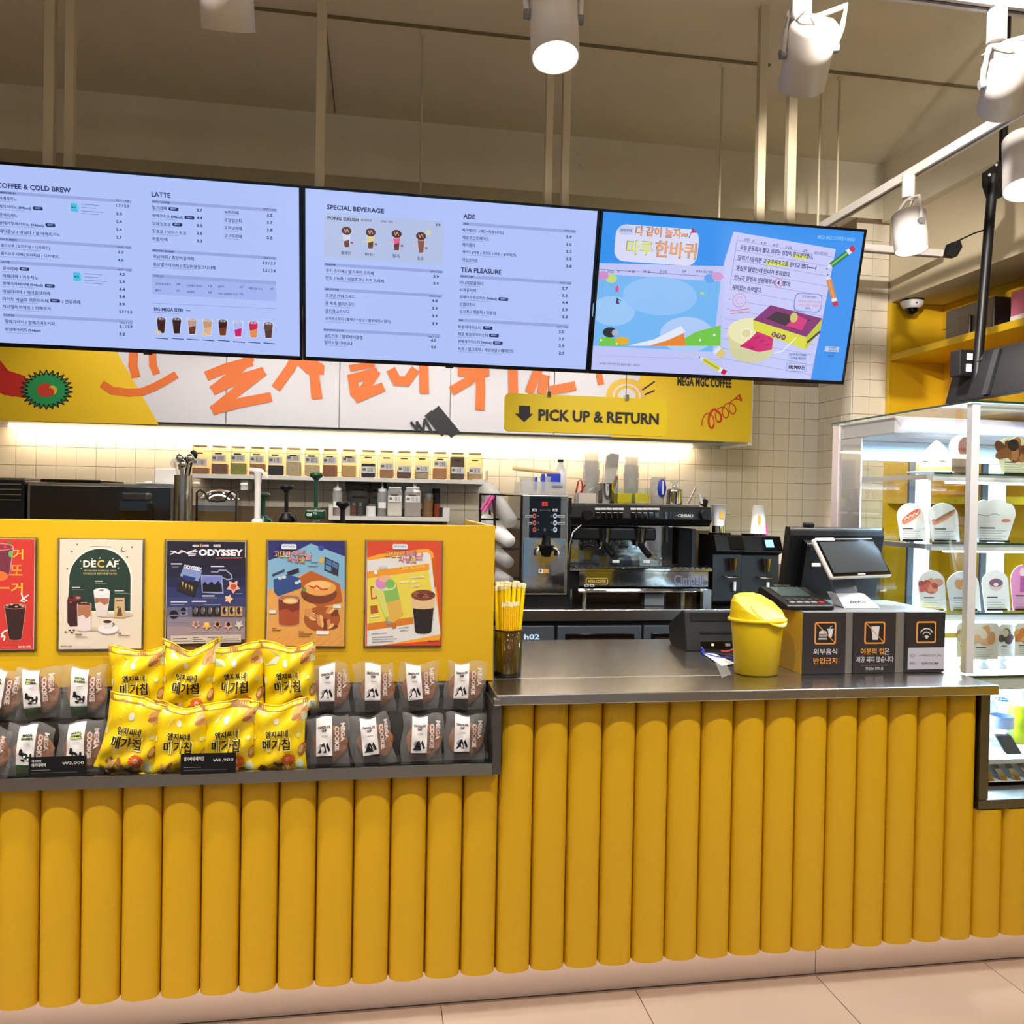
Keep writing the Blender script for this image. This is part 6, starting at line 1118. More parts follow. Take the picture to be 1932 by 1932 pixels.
for lab, px_, up, kd, tl, sd in (
    ('chocolate chip cookie pack leftmost in the upper right tray', 622, 1, 'c', .0, 31), ('chocolate chip cookie pack second in the upper right tray', 708, 1, 'c', 0, 32), ('chocolate chip cookie pack third in the upper right tray, leaning left', 790, 1, 'c', -.09, 33), ('chocolate chip cookie pack at the right end of the upper tray', 872, 1, 'c', .03, 34),
    ('chocolate chip cookie pack leftmost in the lower right tray, crumpled label', 620, 0, 'c', -.03, 35), ('chocolate chip cookie pack second in the lower right tray, leaning left', 710, 0, 'c', -.11, 36), ('chocolate chip cookie pack third in the lower right tray', 796, 0, 'c', .02, 37), ('chocolate chip cookie pack at the right end of the lower tray', 876, 0, 'c', .02, 38),
    ('macadamia cookie pack cut by the left edge in the upper tray', -6, 1, 'm', .1, 41), ('macadamia cookie pack second in the upper left tray, label creased', 74, 1, 'm', -.1, 42), ('macadamia cookie pack in the upper tray right beside the chips', 158, 1, 'm', .0, 43),
    ('macadamia cookie pack cut by the left edge in the lower tray', -30, 0, 'm', .1, 44), ('macadamia cookie pack behind the left end of the 2,000 price tag', 56, 0, 'm', .05, 45), ('macadamia cookie pack in the lower tray right beside the chips', 152, 0, 'm', .0, 46)):
    cookie_pack(lab, px_, YU if up else YL, ZU+.002 if up else ZLW+.002, kd, tl, sd, -.04 if up else -.08)
def tray(label, xa, xb, Y0, Y1, z, n):
    t = thing('acrylic_tray', label, 'tray', ((xa+xb)/2, Y0, z), 'clear acrylic snack trays')
    part(t, 'front_wall', MB().box(xa, xb, Y0, Y0+.002, z, z+.045), M['acrylic']); part(t, 'base', MB().box(xa, xb, Y0+.0025, Y1, z, z+.0015), M['acrylic'])
    for i in range(n+1):
        x = xa+(xb-xa-.002)*i/n; part(t, 'divider', MB().box(x, x+.002, Y0+.0025, Y1, z+.002, z+.044), M['acrylic'])
xr0, xr1 = at(583, 1400, Y=2.40).x, .330
tray('upper clear tray of chocolate chip cookies on the right', xr0, xr1, 2.427, 2.476, .8725, 4); tray('lower clear tray of chocolate chip cookies on the right', xr0, xr1, 2.337, 2.422, .7355, 4)
xl1 = at(202, 1400, Y=2.40).x
tray('upper clear tray of macadamia cookies on the left', xl1-.56, xl1, 2.427, 2.476, .8725, 4); tray('lower clear tray of macadamia cookies on the left', xl1-.56, xl1, 2.337, 2.422, .7355, 4)
def tag(label, x0, y0, x1, y1, lines, price):
    A = Art((0, 2.3075, 0), base=.0004).view(0, 0, 1); u0, v0 = A.uv(x0, y0); u1, v1 = A.far(u0, v0, x1, y1)
    t = thing('price_tag', label, 'price tag', ((u0+u1)/2, 2.309, -v1), 'black price tags'); part(t, 'card', MB().box(u0, u1, 2.3075, 2.3105, -v1, -v0), M['black_matte'])
    H = v1-v0; W_ = u1-u0; A.local = True; y = v0+H*.14
    for s_, h, w in lines: A.text(s_, u0+.008, y, u0+.008+w, y+h*H, (226, 226, 230), .01); y += H*(h+.05)
    A.text(price, u1-.058, v0+H*.26, u1-.006, v0+H*.42, (226, 226, 230), 0); A.urect(u0+.008, v0+H*.64, u0+.052, v0+H*.66, (150, 150, 154)); A.urect(u0+.008, v0+H*.78, u0+W_*.85, v0+H*.795, (110, 110, 116)); A.build(t, 'tag_print', M['ink'])
tag('black price tag reading 2,000 under the macadamia cookies', 54, 1429, 163, 1467, [('메가쿠키', .12, .022), ('마카다미아', .18, .034)], '₩2,000')
tag('black price tag reading 1,900 under the chip bags', 341, 1423, 445, 1462, [('엠지씨네 메가칩', .2, .05)], '₩1,900')
# ================================================================ THE BACK BAR
YB = 4.15; ZB = round(at(1200, 1150, Y=YB).z, 3)
bb = thing('back_counter', 'steel-topped back counter with slate grey fridge doors', 'counter', (1.4, 4.45, 0))
part(bb, 'steel_top', MB().box(-1.9, 2.7, YB, 4.78, ZB-.058, ZB), M['steel'], bevel=.003)
part(bb, 'cabinet_body', MB().box(-1.9, 2.7, YB+.04, 4.78, 0, ZB-.06), M['black_matte'])
xd = [at(x, 1190, Y=YB).x for x in (985, 1047, 1053, 1212, 1216, 1374, 1378, 1540)]
m = MB().box(-.3, xd[1], YB+.012, YB+.038, .3, ZB-.085); part(bb, 'control_panel', m, M['greysteel'], bevel=.003)
for a, b in ((xd[2], xd[3]), (xd[4], xd[5]), (xd[6], xd[7]), (xd[7]+.01, 2.68)):
    d = part(bb, 'door', MB().box(a, b, YB+.012, YB+.038, .12, ZB-.085), M['greysteel'], bevel=.004)
    g = part(d, 'handle_recess', MB().box(a+.04, b-.04, YB+.006, YB+.0115, ZB-.20, ZB-.125), M['black_gloss'], bevel=.003); part(d, 'handle_bar', MB().box(a+.055, b-.055, YB-.004, YB+.005, ZB-.155, ZB-.147), M['chrome'])
A = Art((0, YB+.0115, 0)).view(900, 1080, 3.864); A.text('h02', 344, 450, 456, 490, (200, 226, 255), .03); A.build(bb, 'digits', M['screen'])
# --- hot water machine
V4 = (880, 840, 3.7154)
def vx(x, Y): return at(V4[0]+x/V4[2], 1000, Y=Y).x
def vz(y, Y, x=900): return at(V4[0]+x/V4[2], V4[1]+y/V4[2], Y=Y).z
Yw = 4.24; wx0, wx1 = vx(390, Yw), vx(712, Yw); wz0, wz1 = vz(1047, Yw, 550), vz(350, Yw, 550)
hw = thing('hot_water_machine', 'tall steel hot water machine with a black button panel', 'machine', ((wx0+wx1)/2, 4.4, ZB))
part(hw, 'case', MB().box(wx0, wx1, Yw, 4.72, wz0, wz1), M['steel'], bevel=.004)
part(hw, 'base', MB().box(wx0+.01, wx1+.02, Yw+.02, 4.7, ZB+.0005, wz0-.001), M['black'])
part(hw, 'side_trim', MB().box(wx1+.001, wx1+.02, Yw+.01, 4.7, wz0, wz1-.01), M['black'])
part(hw, 'front_sheet', MB().box(vx(402, Yw), vx(694, Yw), Yw-.004, Yw-.0005, vz(1040, Yw, 550), vz(656, Yw, 550)), M['chrome_wavy'], bevel=.001)
part(hw, 'button_panel', MB().box(vx(440, Yw), vx(658, Yw), Yw-.004, Yw-.0005, vz(650, Yw, 550), vz(362, Yw, 550)), M['black_gloss'])
A = Art((0, Yw-.0042, 0), base=.0003).view(*V4); A.rect(530, 396, 570, 426, (214, 50, 56)); A.rect(546, 402, 554, 422, (90, 10, 20))
for x in (462, 604): A.rect(x, 445, x+34, 464, (206, 206, 212)); A.rect(x+6, 452, x+28, 458, (60, 60, 70))
for y in (496, 545, 592):
    for x, c in ((476, (190, 96, 88)), (621, (196, 214, 250))): A.ell(x, y, 14, 18, c); A.ell(x, y, 6, 8, (60, 30, 40))
    A.ell(504, y, 5, 5, (110, 110, 116)); A.ell(592, y, 5, 5, (110, 110, 116))
A.ell(521, 455, 8, 8, (60, 60, 64)); A.ell(580, 455, 8, 8, (60, 60, 64)); A.rect(521, 453, 580, 458, (60, 60, 64)); A.ell(548, 592, 8, 12, (90, 90, 96))
for x0, y0, x1 in ((412, 488, 460), (428, 538, 460), (636, 488, 686), (636, 538, 686)): A.rect(x0, y0, x1, y0+18, (200, 200, 208)); A.rect(x0+4, y0+6, x1-4, y0+12, (70, 70, 80))
A.rect(503, 866, 573, 896, (216, 160, 90)); A.rect(503, 866, 535, 896, (230, 230, 236)); A.ell(518, 880, 7, 9, (80, 40, 60)); A.build(hw, 'panel_print', M['ink'])
xs = vx(560, Yw); zs = vz(700, Yw, 560)
part(hw, 'spout', MB().cyl((xs, Yw-.03, vz(630, Yw, 560)), (xs, Yw-.03, zs), .014, .02, 12).cyl((xs, Yw-.03, zs), (xs, Yw-.03, vz(780, Yw, 560)), .036, .016, 14).box(xs-.012, xs+.012, Yw-.03, Yw-.006, vz(650, Yw, 560), vz(632, Yw, 560)), M['black'])
for s_, x in ((-1, vx(492, Yw)), (1, vx(636, Yw))): part(hw, 'tap', MB().tube([(xs+s_*.028, Yw-.012, vz(735, Yw, 560)), (x-s_*.01, Yw-.03, vz(722, Yw, 560)), (x, Yw-.03, vz(738, Yw, 560)), (x, Yw-.03, vz(775, Yw, 560))], .009, 10), M['chrome'])
# --- espresso machine
Ye = 4.26
em = thing('espresso_machine', 'black and chrome two-group espresso machine on the back counter', 'coffee machine', (vx(1210, Ye), 4.5, ZB))
ex0, ex1 = vx(716, Ye), vx(1712, Ye); ez1, ez0 = vz(425, Ye, 1200), vz(556, Ye, 1200)
P = [(0, ez1-.002), (.05, ez1), (.44, ez1), (.44, ez0-.02), (.02, ez0-.006), (-.015, ez0+.03)]
part(em, 'top_housing', MB().prism([(ex0, Ye+y, z) for y, z in P], (ex1-ex0, 0, 0)), M['black'], bevel=.006)
part(em, 'cup_tray_rim', MB().box(ex0+.04, ex1-.05, Ye+.04, Ye+.43, ez1+.0005, ez1+.008), M['steel_dark'])
for x in (838, 1655): c_ = (vx(x, Ye), Ye-.01, vz(488, Ye, x)); part(em, 'steam_knob', MB().cyl(c_, (c_[0], Ye-.045, c_[2]), .030, .026, 10), M['black_matte'], bevel=.002)
i = 0
for x in (912, 952, 992, 1034, 1074, 1160, 1202, 1242, 1284, 1324):
    z = vz(492, Ye, x); X = vx(x, Ye); part(em, 'button', MB().box(X-.012, X+.012, Ye-.022, Ye-.006, z-.017, z+.017), M['black_gloss'], bevel=.002)
    zt_ = vz(446, Ye, x); part(em, 'button_label', MB().box(X-.014, X+.014, Ye-.02, Ye-.008, zt_-.0055, zt_+.0055), M['paper'])
for x in (1388, 1424): X = vx(x, Ye); z = vz(492, Ye, x); part(em, 'switch', MB().box(X-.008, X+.008, Ye-.022, Ye-.006, z-.018, z+.018), M['black_gloss'])
A = Art((0, Ye-.0165, 0), base=.0003).view(*V4); A.text('CIMBALI', 1482, 482, 1588, 504, (196, 198, 206), .04); A.line([(1466, 490), (1484, 490)], .002, (196, 198, 206)); A.line([(1504, 508), (1578, 510)], .0012, (120, 122, 130)); A.build(em, 'logo', M['ink'])
part(em, 'group_housing', MB().box(vx(752, Ye), vx(1346, Ye), Ye+.03, Ye+.22, vz(668, Ye, 1000), ez0-.02), M['black'], bevel=.01)
bz0, bz1 = vz(846, Ye, 1100), vz(572, Ye, 1100)
part(em, 'mirror_back', MB().box(vx(724, Ye), vx(1566, Ye), Ye+.26, Ye+.27, bz0-.01, bz1+.01), M['chrome_wavy'])
for a, b in ((704, 742), (1590, 1622)): part(em, 'side_pillar', MB().box(vx(a, Ye), vx(b, Ye), Ye+.02, Ye+.40, bz0-.01, ez0-.02), M['black'], bevel=.004)
for x in (982, 1232):
    X = vx(x, Ye); z = vz(610, Ye, x)
    g = part(em, 'group_head', MB().cyl((X, Ye+.06, z+.02), (X, Ye+.06, vz(682, Ye, x)), .046, .04, 18), M['black_gloss'])
    z = vz(690, Ye, x); part(em, 'portafilter', MB().cyl((X, Ye+.06, z+.012), (X, Ye+.06, z-.012), .036, .034, 18), M['chrome']); part(em, 'portafilter_handle', MB().tube([(X, Ye+.03, z-.004), (X+.0, Ye-.03, z-.03), (X+.016, Ye-.08, z-.06)], .0155, 10), M['black'])
    part(em, 'double_spout', MB().tube([(X-.02, Ye+.05, z-.03), (X-.012, Ye+.05, z-.014), (X+.012, Ye+.05, z-.014), (X+.02, Ye+.05, z-.03)], .006, 8), M['chrome'])
for x in (868, 1112): X = vx(x, Ye); z = vz(704, Ye, x); part(em, 'lever', MB().tube([(X-.02, Ye+.04, z-.006), (X, Ye+.03, z+.004), (X+.026, Ye+.02, z-.008)], .009, 8), M['black'])
x = vx(1398, Ye); part(em, 'steam_wand', MB().cyl((x, Ye-.01, vz(566, Ye, 1398)), (x, Ye-.015, vz(680, Ye, 1398)), .010, .014, 10), M['black'])
part(em, 'steam_pipe', MB().tube([(vx(800, Ye), Ye-.005, vz(560, Ye, 800)), (vx(740, Ye), Ye-.02, vz(610, Ye, 740)), (vx(718, Ye), Ye-.02, vz(700, Ye, 720)), (vx(716, Ye), Ye-.01, vz(830, Ye, 720))], .005, 8), M['chrome'])
tz = vz(882, Ye, 1200); part(em, 'drip_tray', MB().box(vx(722, Ye), vx(1714, Ye), Ye-.03, Ye+.40, tz, tz+.018), M['chrome'], bevel=.004)
m = MB()
for k in range(24): x = vx(760, Ye)+k*.032; m.box(x, x+.022, Ye-.01, Ye+.24, tz+.0185, tz+.021)
part(em, 'tray_grate', m, M['steel'], kind='stuff')
part(em, 'lower_body', MB().box(vx(735, Ye), vx(1690, Ye), Ye+.012, Ye+.42, vz(1012, Ye, 1200), tz-.0005), M['black'])
part(em, 'front_panel', MB().box(vx(795, Ye), vx(1700, Ye), Ye-.005, Ye+.0115, vz(990, Ye, 1200), tz-.002), M['chrome_wavy'])
A = Art((0, Ye-.0052, 0), base=.0004).view(*V4); A.rrect(838, 930, 992, 976, .008, (206, 170, 70)); A.rrect(843, 935, 987, 971, .006, (40, 34, 24)); A.text('MEGA COFFEE', 852, 942, 978, 964, (206, 180, 80), .04)
for x in (826, 864): A.rect(x, 976, x+32, 992, (206, 206, 214)); A.rect(x+8, 980, x+24, 988, (70, 70, 80))
A.text('Cimbali', 1452, 908, 1660, 976, (110, 112, 140), .02); A.build(em, 'badge', M['ink'])
lz = vz(1026, Ye, 1200); part(em, 'lower_lip', MB().prism([(vx(785, Ye), Ye-.035, lz), (vx(785, Ye), Ye-.035, lz+.006), (vx(785, Ye), Ye+.01, lz+.026), (vx(785, Ye), Ye+.01, lz)], (vx(1640, Ye)-vx(785, Ye), 0, 0)), M['chrome'], bevel=.002)
for x in (848, 1548): X = vx(x, Ye); part(em, 'foot', MB().cyl((X, Ye+.05, ZB+.001), (X, Ye+.05, lz), .017, n=14), M['steel']); part(em, 'foot', MB().cyl((X, Ye+.36, ZB+.001), (X, Ye+.36, lz), .017, n=14), M['steel'])
X = vx(1340, Ye); solo('drain_box', 'small grey box under the espresso machine', 'box', MB().box(X-.055, X+.055, Ye+.03, Ye+.12, ZB+.001, lz-.012), M['grey'], bevel=.004)
for i, (x, w) in enumerate(((1060, 150), (1275, 150))):      # plastic boxes on the drip tray
    X = vx(x, Ye); z = tz+.0215; t = thing('clear_box', ('left' if i == 0 else 'right')+' clear plastic box of small parts on the drip tray', 'box', (X, Ye+.1, z), 'clear boxes on the drip tray')
    part(t, 'tub', MB().box(X-.09, X+.09, Ye+.03, Ye+.032, z, z+.055).box(X-.09, X-.088, Ye+.0325, Ye+.16, z, z+.055).box(X+.088, X+.09, Ye+.0325, Ye+.16, z, z+.055).box(X-.0875, X+.0875, Ye+.0325, Ye+.16, z, z+.003), M['acrylic']); part(t, 'label', MB().box(X-.016, X+.022, Ye+.0275, Ye+.0295, z+.02, z+.034), M['paper'])
    part(t, 'lid', MB().prism([(X-.08, Ye+.04, z+.056), (X+.07, Ye+.04, z+.075), (X+.07, Ye+.04, z+.077), (X-.08, Ye+.04, z+.058)], (0, .11, 0)), M['acrylic'])
# --- things on top of the machines
def tub(label, name, cat, x0, x1, ytop, ybot, Y, matl, depth=.12, group=None, zb=None, fill=None, lid=None, bev=.004):
    a, b = at(x0, ybot, Y=Y), at(x1, ybot, Y=Y); z1 = at(x0, ytop, Y=Y).z; z0 = zb if zb is not None else a.z
    t = thing(name, label, cat, ((a.x+b.x)/2, Y+depth/2, z0), group); w = .003; m = MB()
    m.box(a.x, b.x, Y, Y+w, z0, z1).box(a.x, b.x, Y+depth-w, Y+depth, z0, z1).box(a.x, a.x+w, Y+w, Y+depth-w, z0, z1).box(b.x-w, b.x, Y+w, Y+depth-w, z0, z1).box(a.x+w, b.x-w, Y+w, Y+depth-w, z0, z0+w)
    part(t, 'tub', m, matl)
    if fill: part(t, 'contents', MB().box(a.x+.005, b.x-.005, Y+.005, Y+depth-.005, z0+.004, z0+(z1-z0)*fill[0]), fill[1], bevel=.003)
    if lid: part(t, 'lid', MB().box(a.x-.003, b.x+.003, Y-.003, Y+depth+.003, z1+.0005, z1+.012), lid, bevel=.004)
    return t, a.x, b.x, z0, z1
t, a, b, z0, z1 = tub('clear oval basket of tools on top of the hot water machine', 'tool_basket', 'basket', 983, 1068, 908, 932, 4.3, M['frost'], .22, zb=wz1+.001)
part(t, 'handle_slot', MB().box(b-.075, b-.02, 4.297, 4.2995, z1-.03, z1-.018), M['grey'], bevel=.003)
X = (a+b)/2
for i, (dx, dz, w, h, m_, lab) in enumerate(((-.07, .035, .07, .05, M['frost'], 'cloudy measuring jug lying in the tool basket'), (.03, .03, .05, .06, M['frost'], 'square clear beaker standing in the tool basket'))):
    solo('measuring_jug', lab, 'jug', MB().lathe((X+dx, 4.4, z0+.006), [(w*.35, 0), (w*.5, .002), (w*.62, h+dz), (w*.66, h+dz+.004), (w*.58, h+dz+.002), (w*.46, .008), (0, .006)], 16), m_, 'jugs in the basket')
for k_, (lab_, b_) in enumerate((('narrow blue handle standing in the tool basket', (X-.0, X+.02, 4.36, 4.38, z0+.02, z1+.045)), ('broad blue lid leaning at the right end of the tool basket', (X+.045, X+.12, 4.43, 4.46, z0+.04, z1+.05)), ('small blue scraper at the back of the tool basket', (X-.03, X-.002, 4.46, 4.48, z0+.02, z1+.03)))):
    solo('blue_tool', lab_, 'tool', MB().box(*b_), M['blue'], bevel=.004, group='blue tools in the basket')
solo('rolling_pin', 'pale wooden stick lying across the tool basket', 'stick', MB().cyl((X-.14, 4.47, z1+.075), (X+.12, 4.47, z1+.052), .012, .009, 12), mat('pale_wood', (222, 190, 140), .6))
p = at(1062, 872, Y=4.5); t = thing('white_bottle', 'white bottle with a dark cap behind the tool basket', 'bottle', (p.x, 4.5, wz1))
part(t, 'bottle', MB().lathe((p.x, 4.56, wz1+.001), [(.034, 0), (.036, .006), (.036, p.z-wz1-.05), (.018, p.z-wz1-.01), (.015, p.z-wz1)], 18), M['poly']); part(t, 'cap', MB().cyl((p.x, 4.56, p.z+.001), (p.x, 4.56, p.z+.018), .017, n=14), M['black'])
et = ez1+.009
def onmach(x, Y=4.45): return at(x, 950, Y=Y).x
X = onmach(1086, 4.4); t = thing('whisk_brush', 'clear cup of red-handled brushes beside the machines', 'brush', (X, 4.4, wz1-.08))
part(t, 'cup', MB().lathe((X+.02, 4.4, et), [(.026, 0), (.032, .055), (.034, .055), (.03, .001)], 14), M['frost']); part(t, 'red_handle', MB().tube([(X+.0, 4.4, et+.05), (X+.012, 4.4, et+.115), (X+.026, 4.4, et+.13), (X+.036, 4.4, et+.10), (X+.036, 4.4, et+.05)], .005, 8).tube([(X+.024, 4.41, et+.05), (X+.052, 4.4, et+.10)], .005, 8), M['red'])
tub('small grey plastic basket on the espresso machine', 'grey_basket', 'basket', 1092, 1124, 930, 954, 4.34, mat('grey_basket_plastic', (206, 200, 190), .5), .12, zb=et)
def ice_scoop(label, x, h, w, Y=4.5, tilt=0):
    X = onmach(x, Y); t = thing('clear_tumbler_stack', label, 'cup stack', (X, Y, et), 'clear tumbler stacks on the machine')
    for k in range(3): r0 = w/2*(1-.05*k); part(t, 'tumbler', MB().lathe((X+tilt*k, Y, et+.001+h*.16*k), [(r0*.8, 0), (r0, h*.62), (r0*.97, h*.62), (r0*.76, .003)], 18), M['clearcup'])
ice_scoop('tall stack of clear tumblers behind the grey basket', 1114, .30, .095); ice_scoop('clear tumbler stack right of the paper sleeve stack', 1190, .28, .09)
X = onmach(1154, 4.52); t = thing('cup_sleeve_stack', 'tall stack of frosted cups under a grey paper bag', 'cup stack', (X, 4.52, et))
for k in range(4): part(t, 'cup', MB().lathe((X, 4.56, et+.001+k*.03), [(.05-.001*k, 0), (.040, .13), (.038, .13), (.048, .002)], 20), M['frost'])
part(t, 'paper_bag', MB().prism([(X-.035, 4.54, et+.20), (X+.04, 4.54, et+.20), (X+.045, 4.54, et+.28), (X+.0, 4.54, et+.285), (X-.025, 4.54, et+.27)], (0, .03, 0)), mat('grey_paper', (180, 174, 172), .8))
X = onmach(1145, 4.36); t = thing('steel_canister', 'shiny steel canister holding a wooden-handled tool', 'canister', (X, 4.36, et))
part(t, 'canister', MB().lathe((X, 4.38, et+.001), [(.042, 0), (.044, .004), (.044, .105), (.048, .108), (.048, .112), (.040, .11), (.038, .01), (0, .008)], 24), M['chrome']); part(t, 'tool_handle', MB().cyl((X+.02, 4.38, et+.03), (X+.06, 4.38, et+.15), .009, n=10), mat('brown_wood', (130, 84, 56), .5))
liq = mat('yellow_liquid', (232, 206, 12), .2, emit=0)
for i, x in enumerate((1179, 1212)): tub(('left' if i == 0 else 'right')+' clear square tub of yellow syrup on the espresso machine', 'syrup_tub', 'tub', x-15, x+15, 920, 955, 4.33, M['glass'], .10, 'yellow syrup tubs', zb=et, fill=(.66, liq))
X = onmach(1240, 4.4); t = thing('clear_pitcher', 'clear pitcher with a blue oval scoop hanging in it', 'pitcher', (X, 4.4, et))
part(t, 'pitcher', MB().lathe((X, 4.4, et+.001), [(.036, 0), (.044, .15), (.041, .15), (.034, .004), (0, .003)], 20), M['clearcup']); part(t, 'blue_scoop', MB().lathe((X+.008, 4.352, et+.09), [(0, -.052), (.018, -.04), (.026, 0), (.018, .04), (0, .052)], 16, sy=.4), M['blue']); part(t, 'scoop_clip', MB().box(X+.004, X+.012, 4.335, 4.341, et+.055, et+.13), M['poly'])
X = onmach(1272, 4.38); t = thing('steel_jug', 'steel frothing jug holding a glass lid', 'jug', (X, 4.38, et))
part(t, 'jug', MB().lathe((X, 4.38, et+.001), [(.045, 0), (.046, .004), (.043, .07), (.046, .085), (.043, .085), (.040, .07), (.040, .006), (0, .005)], 22), M['chrome']); part(t, 'glass_lid', MB().lathe((X, 4.38, et+.088), [(.03, 0), (.012, .01), (.012, .03), (.03, .045), (0, .048)], 16), M['bottleglass'])
X = onmach(1306, 4.36); t = thing('steel_tongs', 'bundle of steel tongs and a tamper at the right end of the machine top', 'utensil', (X, 4.36, et))
part(t, 'tongs', MB().tube([(X-.03, 4.36, et+.006), (X-.005, 4.36, et+.05), (X+.02, 4.36, et+.105)], .004, 8).tube([(X-.015, 4.37, et+.006), (X+.002, 4.37, et+.05), (X+.024, 4.37, et+.09)], .004, 8), M['steel']); part(t, 'white_holder', MB().prism([(X+.03, 4.34, et+.06), (X+.04, 4.34, et+.063), (X+.056, 4.34, et+.012), (X+.044, 4.34, et+.008)], (0, .02, 0)), M['poly']); part(t, 'tamper', MB().cyl((X+.065, 4.37, et+.001), (X+.085, 4.37, et+.03), .025, .014, 16), M['black'])
# --- cup rack
Yc = 3.9
cr = thing('cup_rack', 'black wire rack of slanted cup stacks left of the water machine', 'rack', (at(945, 1000, Y=Yc).x, Yc, ZB))
def q(x, y, Y=Yc): return at(x, y, Y=Y)
m = MB(); xa, xm, xb = q(906, 1000).x, q(934, 1000).x, q(984, 1000, 4.15).x; ztop = q(934, 933).z
for x, Y in ((xa, 3.92), (xm, 3.92), (xb, 4.16), (xa+.08, 4.16)): m.cyl((x, Y, ZB+.0), (x, Y, ztop), .006, n=8)
for z in (ztop, ztop-.12, ztop-.27, ztop-.42):
    m.tube([(xa, 3.92, z), (xm, 3.92, z), (xb, 4.16, z), (xa+.08, 4.16, z)], .005, 6, closed=True)
part(cr, 'wire_frame', m, M['black'])
cst = []
def cupstack(label, x0, y0, x1, y1, Y0, Y1, r, n, m_, rb=.72, lip=True):
    a, b = at(x0, y0, Y=Y0), at(x1, y1, Y=Y1); ax = (b-a); L = ax.length; ax.normalize()
    t = thing('cup_stack', label, 'cup stack', b, 'cup stacks in the wire rack'); h = L*.55; st = (L-h)/max(1, n-1)
    for k in range(n): part(t, 'cup', MB().lathe(a+ax*st*k, [(r, 0), (r*1.05, .001), (r*1.05, .005), (r, .007), (r*rb, h), (0, h)], 22, axis=ax), m_)
cupstack('topmost stack of clear dome cups slanting out of the rack', 918, 925, 965, 985, 4.08, 3.86, .046, 6, M['frost'])
cupstack('white paper cup stack slanting out of the rack', 915, 985, 962, 1022, 4.05, 3.86, .042, 5, M['poly'])
cupstack('clear cup stack third from the top of the rack', 915, 1030, 960, 1062, 4.05, 3.86, .040, 5, M['clearcup'])
cupstack('lowest clear cup stack in the rack behind the straws', 915, 1078, 960, 1098, 4.05, 3.86, .040, 4, M['clearcup'])
for i, (x0, y0, x1, y1) in enumerate(((926, 935, 908, 962), (932, 936, 914, 966))):
    solo('pink_straw', 'pink straw hooked over the cup rack, '+('left one' if i == 0 else 'right one'), 'straw', MB().cyl(q(x0, y0, 3.90), q(x1, y1, 3.90), .0065, n=8), M['pink'], 'pink straws')
solo('marker_pen', 'dark marker pen hanging on the front post of the cup rack', 'pen', MB().cyl(q(931, 942, 3.89), q(934, 975, 3.89), .009, .007, 10), mat('dark_plum', (60, 20, 34), .4))
# --- grinders
def grinder(label, x0, x1, y0, Y, lcd):
    a, b = at(x0, 1100, Y=Y).x, at(x1, 1100, Y=Y).x; z1 = at(x0, y0, Y=Y).z; t = thing('coffee_grinder', label, 'grinder', ((a+b)/2, Y+.1, ZB), 'black coffee grinders'); c = (a+b)/2
    part(t, 'body', MB().prism([(a+.01, Y+.10, ZB+.001), (a+.01, Y+.03, ZB+.03), (a+.01, Y+.04, z1-.10), (a+.01, Y-.01, z1-.085), (a+.01, Y+.03, z1), (a+.01, Y+.24, z1), (a+.01, Y+.26, ZB+.001)], (b-a-.02, 0, 0)), M['black'], bevel=.006)
    part(t, 'display', MB().prism([(c-.005, Y-.012, z1-.075), (c-.005, Y+.026, z1-.008), (c-.005, Y+.022, z1-.006), (c-.005, Y-.016, z1-.073)], (b-c-.01, 0, 0)), M['black_gloss'])
    if lcd: part(t, 'lcd', MB().prism([(c+.012, Y-.008, z1-.058), (c+.012, Y+.014, z1-.02), (c+.012, Y+.011, z1-.018), (c+.012, Y-.011, z1-.056)], (.045, 0, 0)), mat('lcd_glow', (120, 186, 250), emit=1.1))
    part(t, 'chute', MB().cyl((c+.02, Y-.0, z1-.12), (c+.02, Y+.0, z1-.19), .026, .014, 14), M['chrome']); part(t, 'fork', MB().tube([(c-.02, Y+.04, z1-.22), (c-.02, Y-.03, z1-.225), (c+.045, Y-.03, z1-.225), (c+.045, Y+.04, z1-.22)], .005, 8), M['steel'])
    part(t, 'power_lever', MB().box(c+.03, c+.04, Y+.0, Y+.02, z1-.30, z1-.25), M['poly'], bevel=.003); part(t, 'hopper_ring', MB().cyl((c-.015, Y+.11, z1+.001), (c-.015, Y+.11, z1+.012), .06, n=20), M['black_gloss']); return c-.015, z1+.013
gx, gz = grinder('wide black coffee grinder right of the espresso machine', 1346, 1406, 1010, 4.22, False)
gold = mat('gold_logo', (206, 160, 50), .5)
pc = thing('paper_cup', 'white paper cup with a gold print standing on the left grinder', 'cup', (gx+.0, 4.33, gz), 'white paper cups on the grinders')
X = at(1356, 980, Y=4.33).x; part(pc, 'steel_ring', MB().cyl((X, 4.33, gz), (X, 4.33, gz+.035), .036, n=20), M['chrome']); zc1 = at(1356, 952, Y=4.33).z; part(pc, 'cup', MB().lathe((X, 4.33, gz+.036), [(.030, 0), (.042, zc1-gz-.04), (.045, zc1-gz-.038), (.045, zc1-gz-.034), (.040, zc1-gz-.036), (.028, .004), (0, .004)], 22), M['poly'])
part(pc, 'gold_print', MB().box(X-.012, X+.012, 4.289, 4.291, gz+.075, gz+.115), gold, bevel=.003)
gx, gz = grinder('narrow black grinder with a small blue display', 1400, 1478, 1012, 4.25, True)
pc = thing('paper_cup', 'upside-down white paper cup on the right grinder', 'cup', (gx, 4.36, gz), 'white paper cups on the grinders'); X = at(1431, 980, Y=4.36).x; zc1 = at(1431, 953, Y=4.36).z
